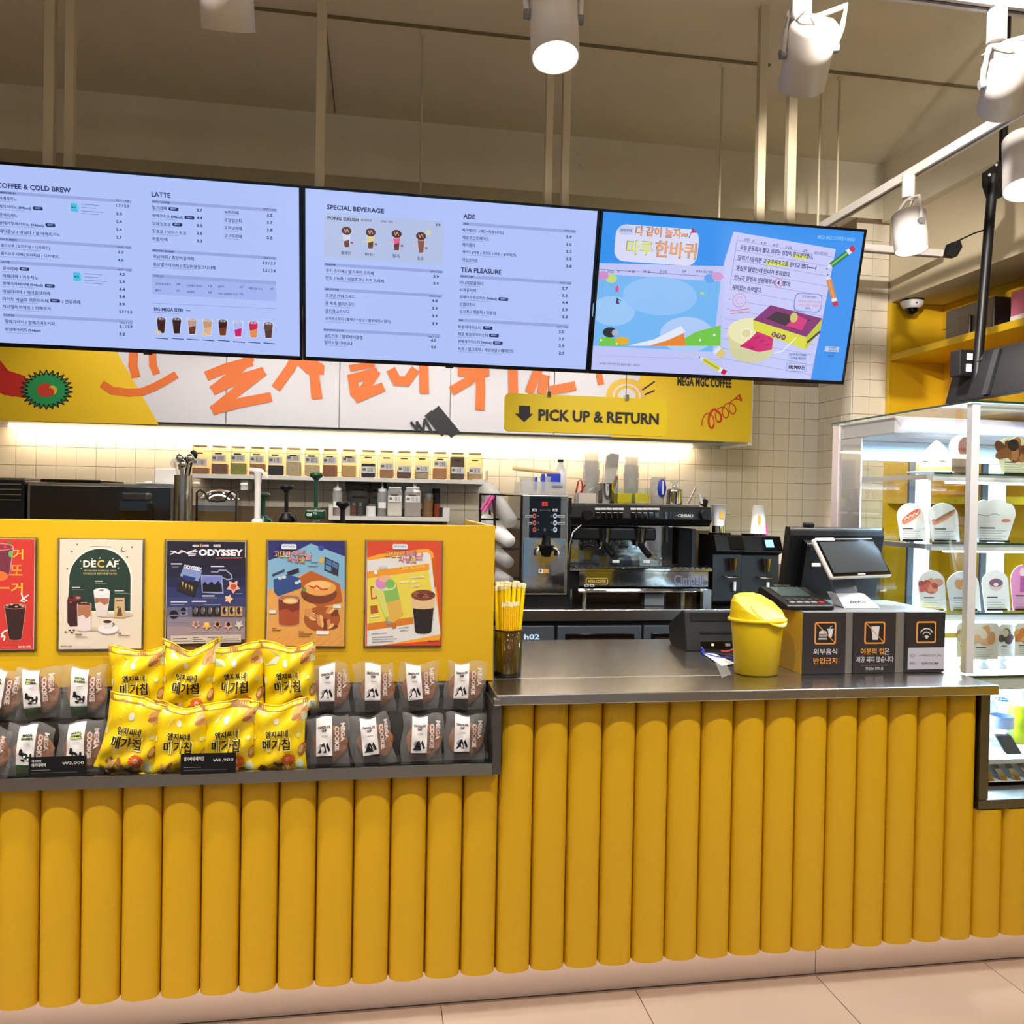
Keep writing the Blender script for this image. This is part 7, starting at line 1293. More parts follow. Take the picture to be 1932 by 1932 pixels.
part(pc, 'cup', MB().lathe((X, 4.36, gz), [(.045, 0), (.046, .004), (.043, .006), (.031, zc1-gz), (0, zc1-gz-.002)], 22), M['poly']); part(pc, 'gold_print', MB().box(X-.022, X-.006, 4.318, 4.322, gz+.05, gz+.10), gold, bevel=.003)
solo('pink_bottle', 'small pink bottle just right of the upside-down cup', 'bottle', MB().lathe((X+.05, 4.38, gz-.012), [(.014, 0), (.014, .05), (.008, .062), (0, .064)], 12), M['pink'])
X = at(1376, 1100, Y=4.2).x; solo('steel_sleeve', 'small upright steel box between espresso machine and grinder', 'box', MB().box(at(1330, 1100, Y=4.14).x, at(1346, 1100, Y=4.14).x, 4.16, 4.20, ZB+.001, at(1340, 1112, Y=4.17).z), M['steel'], bevel=.002)
# ================================================================ WALL SHELVES AND JARS
sh = thing('wall_shelf', 'long white wall shelf carrying a row of powder jars', 'shelf', (-.15, 4.68, 1.6)); zs1 = at(640, 900, Y=4.57).z
sx0, sx1 = at(362, 900, Y=4.57).x, at(921, 905, Y=4.57).x
part(sh, 'board', MB().box(sx0, sx1, 4.57, 4.782, zs1-.022, zs1), M['white'], bevel=.001); part(sh, 'end_rail', MB().box(sx1-.003, sx1+.001, 4.57, 4.782, zs1+.0005, zs1+.055), M['white']); part(sh, 'front_lip', MB().box(sx1-.09, sx1-.004, 4.57, 4.573, zs1+.0005, zs1+.006), M['white'])
for x in (472, 780, 466): X = at(x, 930, Y=4.76).x; part(sh, 'bracket', MB().box(X-.009, X+.009, 4.60, 4.782, zs1-.08, zs1-.0225), M['white'])
def jar(label, x, low, Y, z, col, fillf, w=.082, h=.148, glassm=None, labz=.5, lidm=None, name='powder_jar', group='powder jars on the wall shelf', dark=None, tilt=0):
    t = thing(name, label, 'jar', (at(x, 880, Y=Y).x, Y+.05, z), group); X = at(x, 880, Y=Y).x; a = w/2
    m = MB(); prof = [(a*.90, 0), (a, .004), (a, h*.86), (a*.80, h*.97)]
    def sq(r, zz): return [(X-r, Y+.05-r, zz), (X+r, Y+.05-r, zz), (X+r, Y+.05+r, zz), (X-r, Y+.05+r, zz)]
    V = []
    for r, zz in prof: V += sq(r, z+.001+zz)
    m.add(V, [(k*4+i, k*4+(i+1) % 4, k*4+4+(i+1) % 4, k*4+4+i) for k in range(3) for i in range(4)]); part(t, 'tub', m, glassm or M['tubglass'], bevel=.004)
    part(t, 'contents', MB().box(X-a*.9, X+a*.9, Y+.05-a*.9, Y+.05+a*.9, z+.004, z+.004+h*fillf), mat('powder', col, .9, bump=.4, bscale=120, var=.25, vscale=70), bevel=.004)
    part(t, 'lid', MB().box(X-a*.83, X+a*.83, Y+.05-a*.83, Y+.05+a*.83, z+h*.972+.001, z+h+.006), lidm or mat('frosted_lid', (206, 186, 150), .4), bevel=.003)
    L = part(t, 'label', MB().box(X-a*.86, X+a*.86, Y+.05-a-.002, Y+.05-a-.0005, z+h*labz-.018, z+h*labz+.018), M['paper'])
    A = Art((0, Y+.05-a-.002, 0), local=True, base=.0003); zt_ = z+h*labz
    for k in range(5): A.urect(X-a*.1+k*a*.16, -(zt_+.012), X-a*.1+k*a*.16+.002, -(zt_-.012), (60, 60, 66))
    A.urect(X-a*.75, -(zt_+.008), X-a*.35, -(zt_-.006), (120, 120, 126)); A.L = .0004; z2 = z+h*.74
    A.urect(X-a*.5, -(z2+.005), X+a*.4, -(z2-.003), (60, 50, 44)) if not dark else A.urect(X-a*.6, -(z2+.005), X+a*.6, -(z2-.003), (50, 44, 44)); A.build(t, 'label_print', M['ink'])
JR = [(376, 'light brown powder, its label slipped low', (176, 136, 112), .2, .42), (412, 'mauve brown powder', (140, 104, 96), .36, .58), (448, 'pale green powder', (170, 182, 104), .4, .6), (484, 'tan powder', (190, 154, 116), .4, .58), (519, 'dark navy powder', (58, 60, 78), .36, .56),
      (553, 'off-white powder filled high', (224, 216, 204), .5, .66), (588, 'white powder half full', (230, 222, 204), .4, .6), (622, 'reddish brown grain', (170, 116, 92), .42, .6), (658, 'pale oat flakes', (228, 200, 150), .42, .66), (695, 'blackish powder with a low white label', (48, 44, 58), .5, .3),
      (730, 'tan brown powder with a low label', (184, 148, 118), .3, .44), (763, 'mauve powder with a low label', (120, 92, 92), .3, .36), (797, 'light grey powder', (206, 200, 196), .34, .38), (831, 'pinkish nut bits', (206, 156, 120), .4, .58), (864, 'grey-brown powder packed to the top', (110, 96, 90), .84, .36), (897, 'pale beige powder at the shelf end', (216, 186, 156), .3, .36)]
for x, d, c, f_, lz_ in JR: jar('square jar of '+d, x, 0, 4.60, zs1, c, f_, labz=lz_)
s2 = thing('short_wall_shelf', 'short white tray shelf of bottles below the jar shelf', 'shelf', (.08, 4.6, 1.39)); a, b = at(620, 975, Y=4.55).x, at(848, 980, Y=4.55).x; z2 = at(735, 975, Y=4.55).z
part(s2, 'board', MB().box(a, b, 4.55, 4.782, z2-.022, z2), M['white'], bevel=.001); part(s2, 'left_end', MB().box(a, a+.02, 4.55, 4.782, z2+.0005, z2+.06), M['white']); part(s2, 'right_end', MB().box(b-.035, b, 4.55, 4.782, z2+.0005, z2+.055), M['white'])
def squeeze(label, x, col):
    X = at(x, 950, Y=4.6).x; t = thing('squeeze_bottle', label, 'bottle', (X, 4.6, z2), 'squeeze bottles on the lower shelf')
    part(t, 'bottle', MB().lathe((X, 4.62, z2+.001), [(.026, 0), (.027, .004), (.027, .125), (.022, .135)], 18), M['frost']); part(t, 'sauce', MB().cyl((X, 4.62, z2+.004), (X, 4.62, z2+.05), .025, n=16), mat('sauce', col, .4)); part(t, 'nozzle', MB().lathe((X, 4.62, z2+.1365), [(.023, 0), (.023, .014), (.007, .018), (.003, .05), (0, .05)], 16), M['poly'])
    part(t, 'label', MB().box(X-.02, X+.02, 4.5905, 4.5925, z2+.045, z2+.078), M['paper'])
squeeze('squeeze bottle of brown sauce at the left end of the lower shelf', 636, (100, 44, 34)); squeeze('squeeze bottle of black sauce beside the white-lidded boxes', 721, (26, 26, 34))
for x, d, c, f_, w in ((746, 'white-lidded tall box of white powder on the lower shelf', (226, 220, 204), .72, .082), (780, 'white-lidded tall box of brown chips on the lower shelf', (140, 112, 96), .42, .09)):
    jar(d, x, 0, 4.57, z2, c, f_, w=w, h=.158, glassm=M['frost'], labz=.62, lidm=M['white'], name='lidded_box', group='white-lidded boxes')
def shaker(label, x, Y, h, r, body, cap, capc):
    X = at(x, 960, Y=Y).x; t = thing('spice_jar', label, 'jar', (X, Y, z2), 'small jars on the lower shelf'); part(t, 'glass', MB().cyl((X, Y, z2+.001), (X, Y, z2+h), r, n=16), body); part(t, 'cap', MB().cyl((X, Y, z2+h+.001), (X, Y, z2+h+cap), r*.96, n=16), capc)
shaker('dark speckled spice jar with a metal cap', 807, 4.62, .10, .03, mat('dried_flowers', (120, 90, 60), .8, var=.6, vscale=120), .03, M['steel'])
shaker('tall black bottle at the back of the lower shelf', 822, 4.70, .13, .024, M['black'], .03, M['black_matte'])
shaker('small red-topped bottle with a white label', 824, 4.60, .075, .017, mat('amber_glass', (130, 54, 30), .2), .018, M['black'])
shaker('small salt jar with a steel top at the left of the lower shelf', 655, 4.60, .06, .018, M['frost'], .018, M['steel']); shaker('second salt jar with a steel top on the lower shelf', 667, 4.60, .055, .017, mat('cocoa', (90, 62, 48), .8), .018, M['steel']); shaker('third salt jar with a steel top on the lower shelf', 679, 4.60, .055, .017, mat('pepper', (70, 66, 66), .8), .018, M['steel'])
shaker('stubby jar with a white label beside the squeeze bottle', 700, 4.60, .055, .026, M['paper'], .014, M['steel'])
for i, (x, w) in enumerate(((676, .155), (712, .11))):
    X = at(x, 930, Y=4.68).x; t = thing('clear_scoop_bin', ('large' if i == 0 else 'smaller')+' frosted clear jug behind the small jars', 'jug', (X, 4.70, z2), 'frosted jugs at the back of the lower shelf')
    part(t, 'jug', MB().lathe((X, 4.70, z2+.001), [(w*.32, 0), (w*.46, .15), (w*.48, .19), (w*.45, .19), (w*.3, .004), (0, .003)], 20, sy=.6), mat('smoky_jug_plastic', (96, 98, 92), .25, alpha=.55)); part(t, 'mark', MB().box(X-w*.2, X+w*.2, 4.70-w*.29, 4.70-w*.285, z2+.14, z2+.147).box(X-w*.2, X+w*.25, 4.70-w*.275, 4.70-w*.27, z2+.10, z2+.107), M['black_matte'])
# ================================================================ BEHIND THE POSTER WALL
zk = .952
cb = struct('trim_5', MB().box(-2.2, .34, 2.4895, 3.6, .93, .952), M['steel_top'])
def pump(label, x, ytop, Y, mm, r, kind):
    p = at(x, ytop, Y=Y); X, zt_ = p.x, p.z; t = thing('syrup_pump', label, 'pump', (X, Y, zk), 'syrup pumps behind the poster wall')
    zn = {'w': zt_-.19, 'b': zt_-.115, 'g': zt_-.14, 's': zt_-.10}[kind]
    part(t, 'bottle', MB().lathe((X, Y, zk+.001), [(.038, 0), (.04, .006), (.04, zn-zk-.09), (.016, zn-zk-.03), (.016, zn-zk-.022)], 18), M['bottleglass'])
    part(t, 'collar', MB().lathe((X, Y, zn-.021), [(.022, 0), (.026, .004), (.026, .02), (.018, .03), (.018, .036), (.012, .04)], 18), mm); part(t, 'stem', MB().cyl((X, Y, zn+.02), (X, Y, zt_-.02), r, r*1.02, 12), mm)
    if kind == 'w': part(t, 'head', MB().lathe((X, Y, zt_-.055), [(.011, 0), (.013, .03), (.018, .045), (.016, .052), (0, .055)], 14).prism([(X-.03, Y-.012, zt_-.008), (X+.012, Y-.012, zt_-.014), (X+.034, Y-.012, zt_-.034), (X+.03, Y-.012, zt_-.022), (X+.012, Y-.012, zt_-.0), (X-.025, Y-.012, zt_+.003)], (0, .024, 0)), mm, bevel=.003); part(t, 'side_arm', MB().tube([(X, Y, zn), (X-.05, Y, zn-.004)], .007, 8), mm)
    else: part(t, 'head', MB().lathe((X, Y, zt_-.026), [(r*1.1, 0), (.014, .008), (.022, .012), (.023, .022), (.018, .026), (0, .027)], 16), mm); part(t, 'spout', MB().tube([(X, Y, zn+.012), (X+(-.03 if kind == 'g' else .028), Y-.01, zn+.004), (X+(-.034 if kind == 'g' else .034), Y-.01, zn-.012)], .008, 8), mm)
    if kind == 'g': part(t, 'wing', MB().box(X-.034, X+.034, Y-.022, Y+.022, zn-.02, zn+.012), mm, bevel=.006); A = Art((0, Y-.0225, 0), local=True); A.text('orl', X-.03, -(zn+.004), X-.004, -(zn-.010), (220, 230, 224), .03); A.build(t, 'lettering', M['ink'])
pump('tall white syrup pump in front of the jar shelf', 487, 884, 2.95, M['poly'], .0105, 'w'); pump('dark green syrup pump half hidden behind the white pump', 497, 930, 3.05, M['green'], .008, 's')
pump('black syrup pump between the white and green pumps', 541, 915, 3.0, M['black'], .007, 'b'); pump('bright green syrup pump with white lettering', 597, 892, 2.95, M['green'], .007, 'g'); pump('short black pump right of the green one', 647, 946, 2.8, M['black'], .008, 's')
# transparent blender jug with black rim
Yj = 3.35; xa, xb = at(371, 960, Y=Yj).x, at(446, 960, Y=Yj).x; zt_ = at(371, 924, Y=Yj).z; c = (xa+xb)/2
t = thing('clear_hood', 'clear plastic hood with a black wavy rim and a steel dome behind', 'container', (c, Yj, zk))
part(t, 'black_rim', MB().tube([(xa, Yj, zk+.3), (xa, Yj, zt_-.01), (xa+.012, Yj, zt_), (xa+.03, Yj, zt_-.012), (c-.03, Yj, zt_-.04), (c, Yj, zt_-.044), (c+.03, Yj, zt_-.04), (xb-.03, Yj, zt_-.012), (xb-.012, Yj, zt_), (xb, Yj, zt_-.01), (xb, Yj, zk+.3)], .004, 8), M['black'])
part(t, 'clear_body', MB().box(xa, xb, Yj, Yj+.003, zk+.001, zt_-.045).box(xa, xa+.003, Yj+.0035, Yj+.14, zk+.001, zt_-.02).box(xb-.003, xb, Yj+.0035, Yj+.14, zk+.001, zt_-.02), M['acrylic']); part(t, 'steel_dome', MB().lathe((c, Yj+.07, zt_-.035), [(.075, 0), (.06, .02), (.03, .034), (0, .038)], 24), M['chrome'])
# utensil holder
Yh = 3.5; X = at(345, 930, Y=Yh).x; zt_ = at(345, 897, Y=Yh).z; t = thing('utensil_holder', 'steel utensil holder crowded with spoons and ladles', 'holder', (X, Yh, zk))
part(t, 'canister', MB().cyl((X, Yh, zk+.001), (X, Yh, zt_-.002), .034, n=20).cyl((X, Yh, zt_-.0015), (X, Yh, zt_), .036, n=20), M['steel'])
for i, (dx, dz, m_, dy) in enumerate(((-.034, .055, 'clearcup', 0), (-.016, .075, 'chrome', .01), (.002, .05, 'chrome', -.012), (.016, .065, 'black', .0), (.036, .09, 'black', .012), (.028, .075, 'chrome', -.01), (-.008, .045, 'chrome', .014))):
    h = Vector((X+dx*.4, Yh+dy, zt_)); e = Vector((X+dx, Yh+dy, zt_+dz)); o = part(t, 'spoon', MB().cyl(h+Vector((0, 0, -.03)), e, .004, n=8).lathe(e-Vector((0, 0, .012)), [(0, -.014), (.012, -.008), (.017, .006), (.011, .02), (0, .026)], 12, sy=.45), M[m_])
# white cutting board and dark glass appliances
Yg = 3.75; xa, xb = at(52, 940, Y=Yg).x, at(327, 940, Y=Yg).x; za = at(190, 912, Y=Yg).z
t = thing('glass_topped_freezer', 'long low dark glass cabinet with steel rim behind the poster wall', 'cabinet', ((xa+xb)/2, 4.0, zk)); cbz = .96
part(t, 'steel_rim', MB().box(xa, xb, Yg, 4.13, za-.014, za), M['steel'], bevel=.002); part(t, 'dark_glass', MB().box(xa+.012, xb-.014, Yg, Yg+.004, cbz, za-.016), mat('dark_glass_front', (38, 36, 34), .08))
part(t, 'frame', MB().box(xa, xa+.010, Yg, 4.13, cbz, za-.015).box(xb-.012, xb, Yg, 4.13, cbz, za-.015), M['steel_dark']); part(t, 'body', MB().box(xa+.012, xb-.014, Yg+.006, 4.13, cbz, za-.016), M['black_matte'])
part(t, 'plinth', MB().box(xa, xb, Yg+.02, 4.13, 0, cbz-.002), M['black_matte']); part(t, 'white_lid', MB().box(xa+.42, xb-.005, Yg+.02, 4.1, za+.001, za+.008), M['white'], bevel=.003); part(t, 'grille', MB().box(xa+.04, xa+.28, Yg+.02, 4.1, za+.001, za+.014), M['black_gloss'], bevel=.003)
for k in range(3): part(t, 'knob', MB().lathe((xa+.46+k*.2, Yg+.06, za+.0085), [(.016, 0), (.014, .006), (0, .008)], 12), M['white'])
xc0, xc1 = at(291, 900, Y=3.9).x, at(331, 900, Y=3.9).x; solo('white_tray_end', 'white rounded board standing at the right end of the glass cabinet', 'board', MB().box(xc0, xc1+.01, 3.9, 3.912, za+.009, at(300, 883, Y=3.9).z), M['white'], bevel=.012)
xa2, xb2 = -2.0, at(46, 940, Y=Yg).x
t = thing('dark_oven', 'dark appliance with steel trim strips cut by the left edge', 'oven', ((xa2+xb2)/2, 4.0, zk)); zo = at(20, 906, Y=Yg).z
part(t, 'body', MB().box(xa2, xb2, Yg, 4.13, 0, zo), M['black'], bevel=.004)
for k in range(4): part(t, 'trim_strip', MB().box(xa2, xb2-.01, Yg-.006, Yg-.0005, zo-.018-.022*k, zo-.014-.022*k), M['steel'])
part(t, 'top_plate', MB().box(xa2, xb2, Yg, 4.13, zo+.001, zo+.01), M['steel_dark'])
X = at(257, 950, Y=3.3).x; t = thing('blender_jug', 'dark clear blender jug seen in front of the glass cabinet', 'blender', (X, 3.3, zk)); zt_ = at(257, 930, Y=3.3).z
part(t, 'jug', MB().prism([(X-.055, 3.25, zk+.001), (X-.045, 3.25, zt_-.03), (X+.05, 3.25, zt_-.03), (X+.06, 3.25, zk+.001)], (0, .1, 0)), M['smoke'], bevel=.008); part(t, 'lid', MB().box(X-.04, X+.045, 3.255, 3.345, zt_-.029, zt_), M['dark'], bevel=.006)
# ================================================================ ON THE FRONT WORKTOP
ZT = .9525
p = at(961, 1279, Z=ZT); hx, hy = p.x, p.y+.044
sh_ = thing('straw_holder', 'smoked clear cup with a black rim holding yellow straws', 'holder', (hx, hy, ZT)); zr = at(961, 1191, Y=hy-.04).z
part(sh_, 'cup', MB().lathe((hx, hy, ZT), [(.041, 0), (.044, .004), (.046, zr-ZT), (.044, zr-ZT), (.041, .008), (0, .007)], 28), M['smoke'])
part(sh_, 'rim', MB().tube([(hx+.0455*math.cos(2*PI*i/28), hy+.0455*math.sin(2*PI*i/28), zr) for i in range(28)], .0025, 6, closed=True), M['black']); part(sh_, 'base_ring', MB().lathe((hx, hy, ZT), [(.043, -.0), (.0435, .006), (.040, .007)], 28), M['black'])
ztp = at(961, 1100, Y=hy).z
def straw(i, x, y, x1, y1, z1, r, m_, lab, grp):
    t = thing('straw', lab, 'straw', (x, y, ZT+.01), grp); a, b = Vector((x, y, ZT+.01)), Vector((x1, y1, z1))
    part(t, 'tube', MB().cyl(a, b-(b-a).normalized()*.014, r, n=8), m_); part(t, 'wrapper_end', MB().cyl(b-(b-a).normalized()*.0138, b, r*1.15, r*1.3, 8), M['straw_wrap'])
M['straw_wrap'] = mat('straw_wrapper_paper', (250, 240, 200), .6)
rr = random.Random(4)
for i in range(30):
    a = i*2.4; r = .036*math.sqrt((i+.5)/30); x, y = hx+r*.82*math.cos(a), hy+.006+r*.82*math.sin(a)
    straw(i, x, y, hx+r*1.42*math.cos(a)+.003, y+r*.2*math.sin(a), ztp+rr.uniform(-.012, .006), .0064, M['straw'], 'long fat yellow wrapped straw in the smoked holder', 'fat yellow straws')
thin = mat('thin_straw_yellow', (252, 200, 14), .4)
for i in range(9): x = hx-.026+.0062*i; straw(i, hx-.02+.0048*i, hy-.036+.004*abs(i-4)/4, x, hy-.040+.003*abs(i-4)/4, ztp-.055+rr.uniform(-.004, .002), .0026, thin, 'shorter thin yellow straw at the front of the smoked holder', 'thin yellow straws')
# yellow bin
p = at(1441, 1277, Z=ZT); bxx, byy = p.x, p.y+.054
bn = thing('swing_lid_bin', 'bright yellow oval countertop bin with a swing lid', 'bin', (bxx, byy, ZT)); S_ = .8
zrim = at(1441, 1172, Y=byy-.06).z; zlid = at(1441, 1121, Y=byy).z; H = zrim-ZT
part(bn, 'body', MB().lathe((bxx, byy, ZT), [(.066, 0), (.071, .004), (.086, H-.004), (.087, H), (.080, H), (.062, .01), (0, .008)], 40, sy=S_), M['bin'])
part(bn, 'rim', MB().lathe((bxx, byy, zrim-.008), [(.088, 0), (.097, .002), (.0975, .008), (.094, .012), (.090, .013)], 40, sy=S_), M['bin'])
zl0 = zrim+.0055; hl = zlid-zl0
def lid_point(i, j, proud=0):
    """the lid wall rises from the rim and is cut by a slanting flat face towards the front right"""
    a = 2*PI*i; r, z = ((.090, 0), (.089, .35), (.086, .7), (.078, .93), (.066, 1.0), (.04, 1.02), (0, 1.02))[j]
    x, y = (r+proud)*math.cos(a), (r+proud)*S_*math.sin(a); cut = hl*1.0-(.50*x-.86*y/S_+.052)*.62
    return (bxx+x, byy+y, zl0+max(.0, min(z*hl, cut))+proud*.3)
part(bn, 'lid', MB().add([lid_point(i/48, j) for j in range(7) for i in range(48)], [(j*48+i, j*48+(i+1) % 48, (j+1)*48+(i+1) % 48, (j+1)*48+i) for j in range(6) for i in range(48)], 0, False), M['bin'])
def flap(i, j):
    a = 2*PI*i; x, y = .022+.058*j*math.cos(a), (-.036+.044*j*math.sin(a)); cut = hl*1.0-(.50*x-.86*y/S_+.052)*.62
    return (bxx+x, byy+y, zl0+cut+.0035)
part(bn, 'swing_flap', MB().grid(flap, 36, 4).grid(lambda i, j: tuple(Vector(flap(i, 1))-Vector((0, 0, .004*j))), 36, 1), M['bin'])
# sign box
zb = at(1517, 1155, Y=2.506).z; box_left, box_right = at(1515, 1273, Z=ZT).x-.003, at(1785, 1270, Z=ZT).x+.002; syf = 2.512; H = zb-ZT
sb = thing('sign_box', 'yellow and steel box faced with three black notices', 'box', ((box_left+box_right)/2, 2.66, ZT))
part(sb, 'steel_cover', MB().box(box_left+.002, box_right, syf, syf+.003, ZT, zb-.003).box(box_left+.002, box_right, syf, 2.83, zb-.003, zb), mat('grey_brushed_cover', (150, 150, 152), .42, .7), bevel=.001)
part(sb, 'yellow_body', MB().box(box_left, box_right-.002, syf+.0035, 2.83, ZT, zb-.0035), M['yellow_panel'])
def plate(x0, x1, y0, y1, draw):
    A = Art((0, syf-.005, 0), base=.0004).view(1500, 1060, 4.0255); u0, v0 = A.uv(x0, y0); u1, v1 = A.far(u0, v0, x1, y1)
    o = part(sb, 'notice_plate', MB().box(u0, u1, syf-.005, syf-.0005, max(-v1, ZT+.001), -v0), mat('notice_black', (40, 36, 42), .5), bevel=.001); draw(A); A.build(o, 'notice_print', M['ink'])
def frame(A, x0, y0, x1, y1): A.rrect(x0, y0, x1, y1, .008, (226, 156, 84)); A.rrect(x0+12, y0+12, x1-12, y1-12, .005, (26, 20, 22))
OG = (236, 164, 84); WH = (226, 226, 234)
def n1(A):
    frame(A, 150, 456, 314, 628); A.poly([(176, 580), (242, 580), (242, 590), (176, 590)], WH); A.poly([(180, 548), (184, 530), (210, 518), (236, 528), (240, 548)], WH)
    for y in (554, 566): A.poly([(180, y), (240, y), (240, y+7), (180, y+7)], WH)
    A.poly([(246, 514), (288, 514), (276, 574), (256, 574)], WH); A.rect(242, 508, 290, 516, WH); A.line([(262, 512), (266, 492), (282, 488)], .0016, WH); A.line([(162, 468), (302, 616)], .0026, OG)
    A.text('외부음식', 138, 660, 316, 704, WH, .01); A.text('반입금지', 138, 728, 316, 776, OG, .03); A.line([(190, 860), (258, 858)], .0014, (120, 116, 120))
def n2(A):
    frame(A, 528, 454, 686, 624); A.poly([(578, 490), (642, 488), (628, 592), (588, 592)], WH); A.line([(540, 466), (674, 612)], .0026, OG)
    A.text('여분의 컵', 498, 656, 672, 704, OG, .03); A.text('은', 676, 656, 716, 704, WH, .01); A.text('제공 되지 않습니다', 464, 720, 746, 764, WH, .01); A.line([(500, 786), (704, 784)], .0016, (150, 148, 154)); A.text('맛있는 첫모금', 534, 798, 668, 822, WH, .01); A.line([(568, 858), (634, 856)], .0014, (120, 116, 120))
def n3(A):
    frame(A, 922, 452, 1074, 618)
    for r, w in ((66, 14), (40, 12)):
        pts = [(998+r*.82*math.cos(a), 572+r*1.0*math.sin(a)) for a in [math.radians(-145+110*i/10) for i in range(11)]]; A.line(pts, .0035, WH)
    A.poly([(980, 566), (998, 556), (1016, 566), (998, 588)], WH)
    A.rrect(856, 652, 1132, 818, .001, (206, 206, 226)); A.text('ID', 872, 700, 908, 724, (120, 110, 120), 0); A.text('U+NetCC01_5G', 942, 702, 1106, 720, (110, 104, 116), .01); A.text('PW', 868, 760, 912, 782, (120, 110, 120), 0); A.text('5D9170CM8', 958, 762, 1086, 780, (110, 104, 116), .01); A.line([(956, 852), (1024, 850)], .0014, (120, 116, 120))
plate(67, 391, 386, 860, n1); plate(449, 770, 386, 857, n2); plate(842, 1144, 384, 850, n3)
# card terminal on the box
a = at(1488, 1151, Y=2.56); t = thing('card_terminal', 'black card payment terminal lying on the sign box', 'terminal', (a.x+.08, 2.62, zb))
m = MB().prism([(box_left-.035+.0, 2.545, zb+.001), (box_left-.035, 2.545, zb+.016), (box_left-.035, 2.74, zb+.058), (box_left-.035, 2.76, zb+.05), (box_left-.035, 2.76, zb+.001)], (.165, 0, 0)); part(t, 'case', m, M['black'], bevel=.006)
def slope(x0, x1, s0, s1, h, m_, n_): 
    y = lambda s: 2.545+.195*s; z = lambda s: zb+.016+.042*s+h
    part(t, n_, MB().prism([(x0, y(s0), z(s0)), (x1, y(s0), z(s0)), (x1, y(s1), z(s1)), (x0, y(s1), z(s1))], (0, 0, .002)), m_)
slope(box_left-.01, box_left+.10, .48, .95, .0005, mat('terminal_screen', (70, 84, 80), .12), 'screen')
for k in range(5): slope(box_left-.012+.026*k, box_left+.008+.026*k, .12, .2, .0005, M['grey'] if k < 4 else M['red'], 'key')
for k in range(5): slope(box_left-.012+.026*k, box_left+.008+.026*k, .26, .34, .0005, M['dark'], 'key')
slope(box_left+.015, box_left+.075, .98, 1.02, .004, M['steel'], 'card_slot')
# customer display
B = at(1571, 1091, Y=2.60); ph_, Ld, w, h = math.radians(20), math.radians(33), .318, .158
U_ = Vector((math.cos(ph_), math.sin(ph_), 0)); bk = Vector((-math.sin(ph_), math.cos(ph_), 0)); V_ = -(Vector((0, 0, 1))*math.cos(Ld)+bk*math.sin(Ld)); N_ = U_.cross(V_); N_ = -N_ if N_.y > 0 else N_
O_ = B - V_*h
def slab(m, u0, u1, v0, v1, n0, n1):
    P = [O_+U_*u+V_*v+N_*n for n in (n0, n1) for v in (v0, v1) for u in (u0, u1)]; return m.add(P, [(0, 2, 3, 1), (4, 5, 7, 6), (0, 1, 5, 4), (2, 6, 7, 3), (0, 4, 6, 2), (1, 3, 7, 5)])
t = thing('customer_display', 'white-framed customer display with a dark screen on the sign box', 'display', (B.x+.08, 2.7, zb))
part(t, 'frame', slab(MB(), 0, w, 0, h, -.018, 0), M['white'], bevel=.008, seg=3); part(t, 'bezel', slab(MB(), .006, w-.006, .006, h-.006, .0005, .002), M['black_gloss'], bevel=.001); part(t, 'screen', slab(MB(), .016, w-.016, .018, h-.018, .0022, .003), mat('screen_off', (58, 62, 68), .12))
part(t, 'label_strip', slab(MB(), .006, .10, .002, .012, .0022, .0035), M['white'])
A = Art(O_+N_*.0022, U_, V_, base=.0004); A.local = True; A.urect(w*.42, h-.0125, w*.54, h-.0085, (200, 200, 206)); A.build(t, 'marking', M['ink'])
sx = at(1600, 1120, Y=2.66).x
part(t, 'stand', MB().prism([(sx-.045, 2.66, zb+.045), (sx+.05, 2.68, zb+.045), (sx+.045, 2.74, O_.z-.06), (sx-.05, 2.74, O_.z-.06)], (0, .02, 0)), mat('blue_grey_plastic', (92, 100, 116), .4), bevel=.004)
part(t, 'foot', MB().prism([(sx-.05, 2.60, zb+.001), (sx+.085, 2.60, zb+.001), (sx+.06, 2.66, zb+.044), (sx-.045, 2.66, zb+.044)], (0, .06, 0)), mat('silver_plastic', (184, 188, 198), .35), bevel=.004)
A = Art((0, 2.5995, 0), base=.0004); A.local = True; A.text('EasyPOS', sx-.028, -(zb+.026), sx+.03, -(zb+.014), (50, 50, 60), .03); A.build(t, 'lettering', M['ink'])
# till monitor seen from behind
Ym = 2.95; a, b = at(1478, 1060, Y=Ym), at(1652, 1060, Y=Ym); zt_ = at(1560, 996, Y=Ym-.08).z; zbm = at(1560, 1118, Y=Ym).z-.06
t = thing('till_monitor', 'large black till monitor seen from behind', 'monitor', ((a.x+b.x)/2, Ym+.05, ZT)); m = MB()
P = [(0, zbm+.03), (-.05, zt_-.03), (-.045, zt_), (-.01, zt_+.002), (.05, zbm+.02)]
part(t, 'back_shell', m.prism([(a.x, Ym+y, z) for y, z in P], (b.x-a.x, 0, 0)), M['black'], bevel=.012, seg=3)
part(t, 'rear_cover', MB().prism([(a.x+.05, Ym-.03, zbm+.03), (a.x+.05, Ym-.085, zt_-.06), (a.x+.05, Ym-.045, zt_-.045), (a.x+.05, Ym+.0, zbm+.03)], (b.x-a.x-.10, 0, 0)), M['black'], bevel=.01)
part(t, 'grey_slot', MB().prism([(a.x+.06, Ym-.087, zt_-.085), (a.x+.06, Ym-.0935, zt_-.068), (a.x+.06, Ym-.09, zt_-.068), (a.x+.06, Ym-.083, zt_-.085)], (.10, 0, 0)), M['dark']); part(t, 'sticker', MB().box(a.x+.075, a.x+.11, Ym-.076, Ym-.073, zt_-.145, zt_-.132), M['poly'])
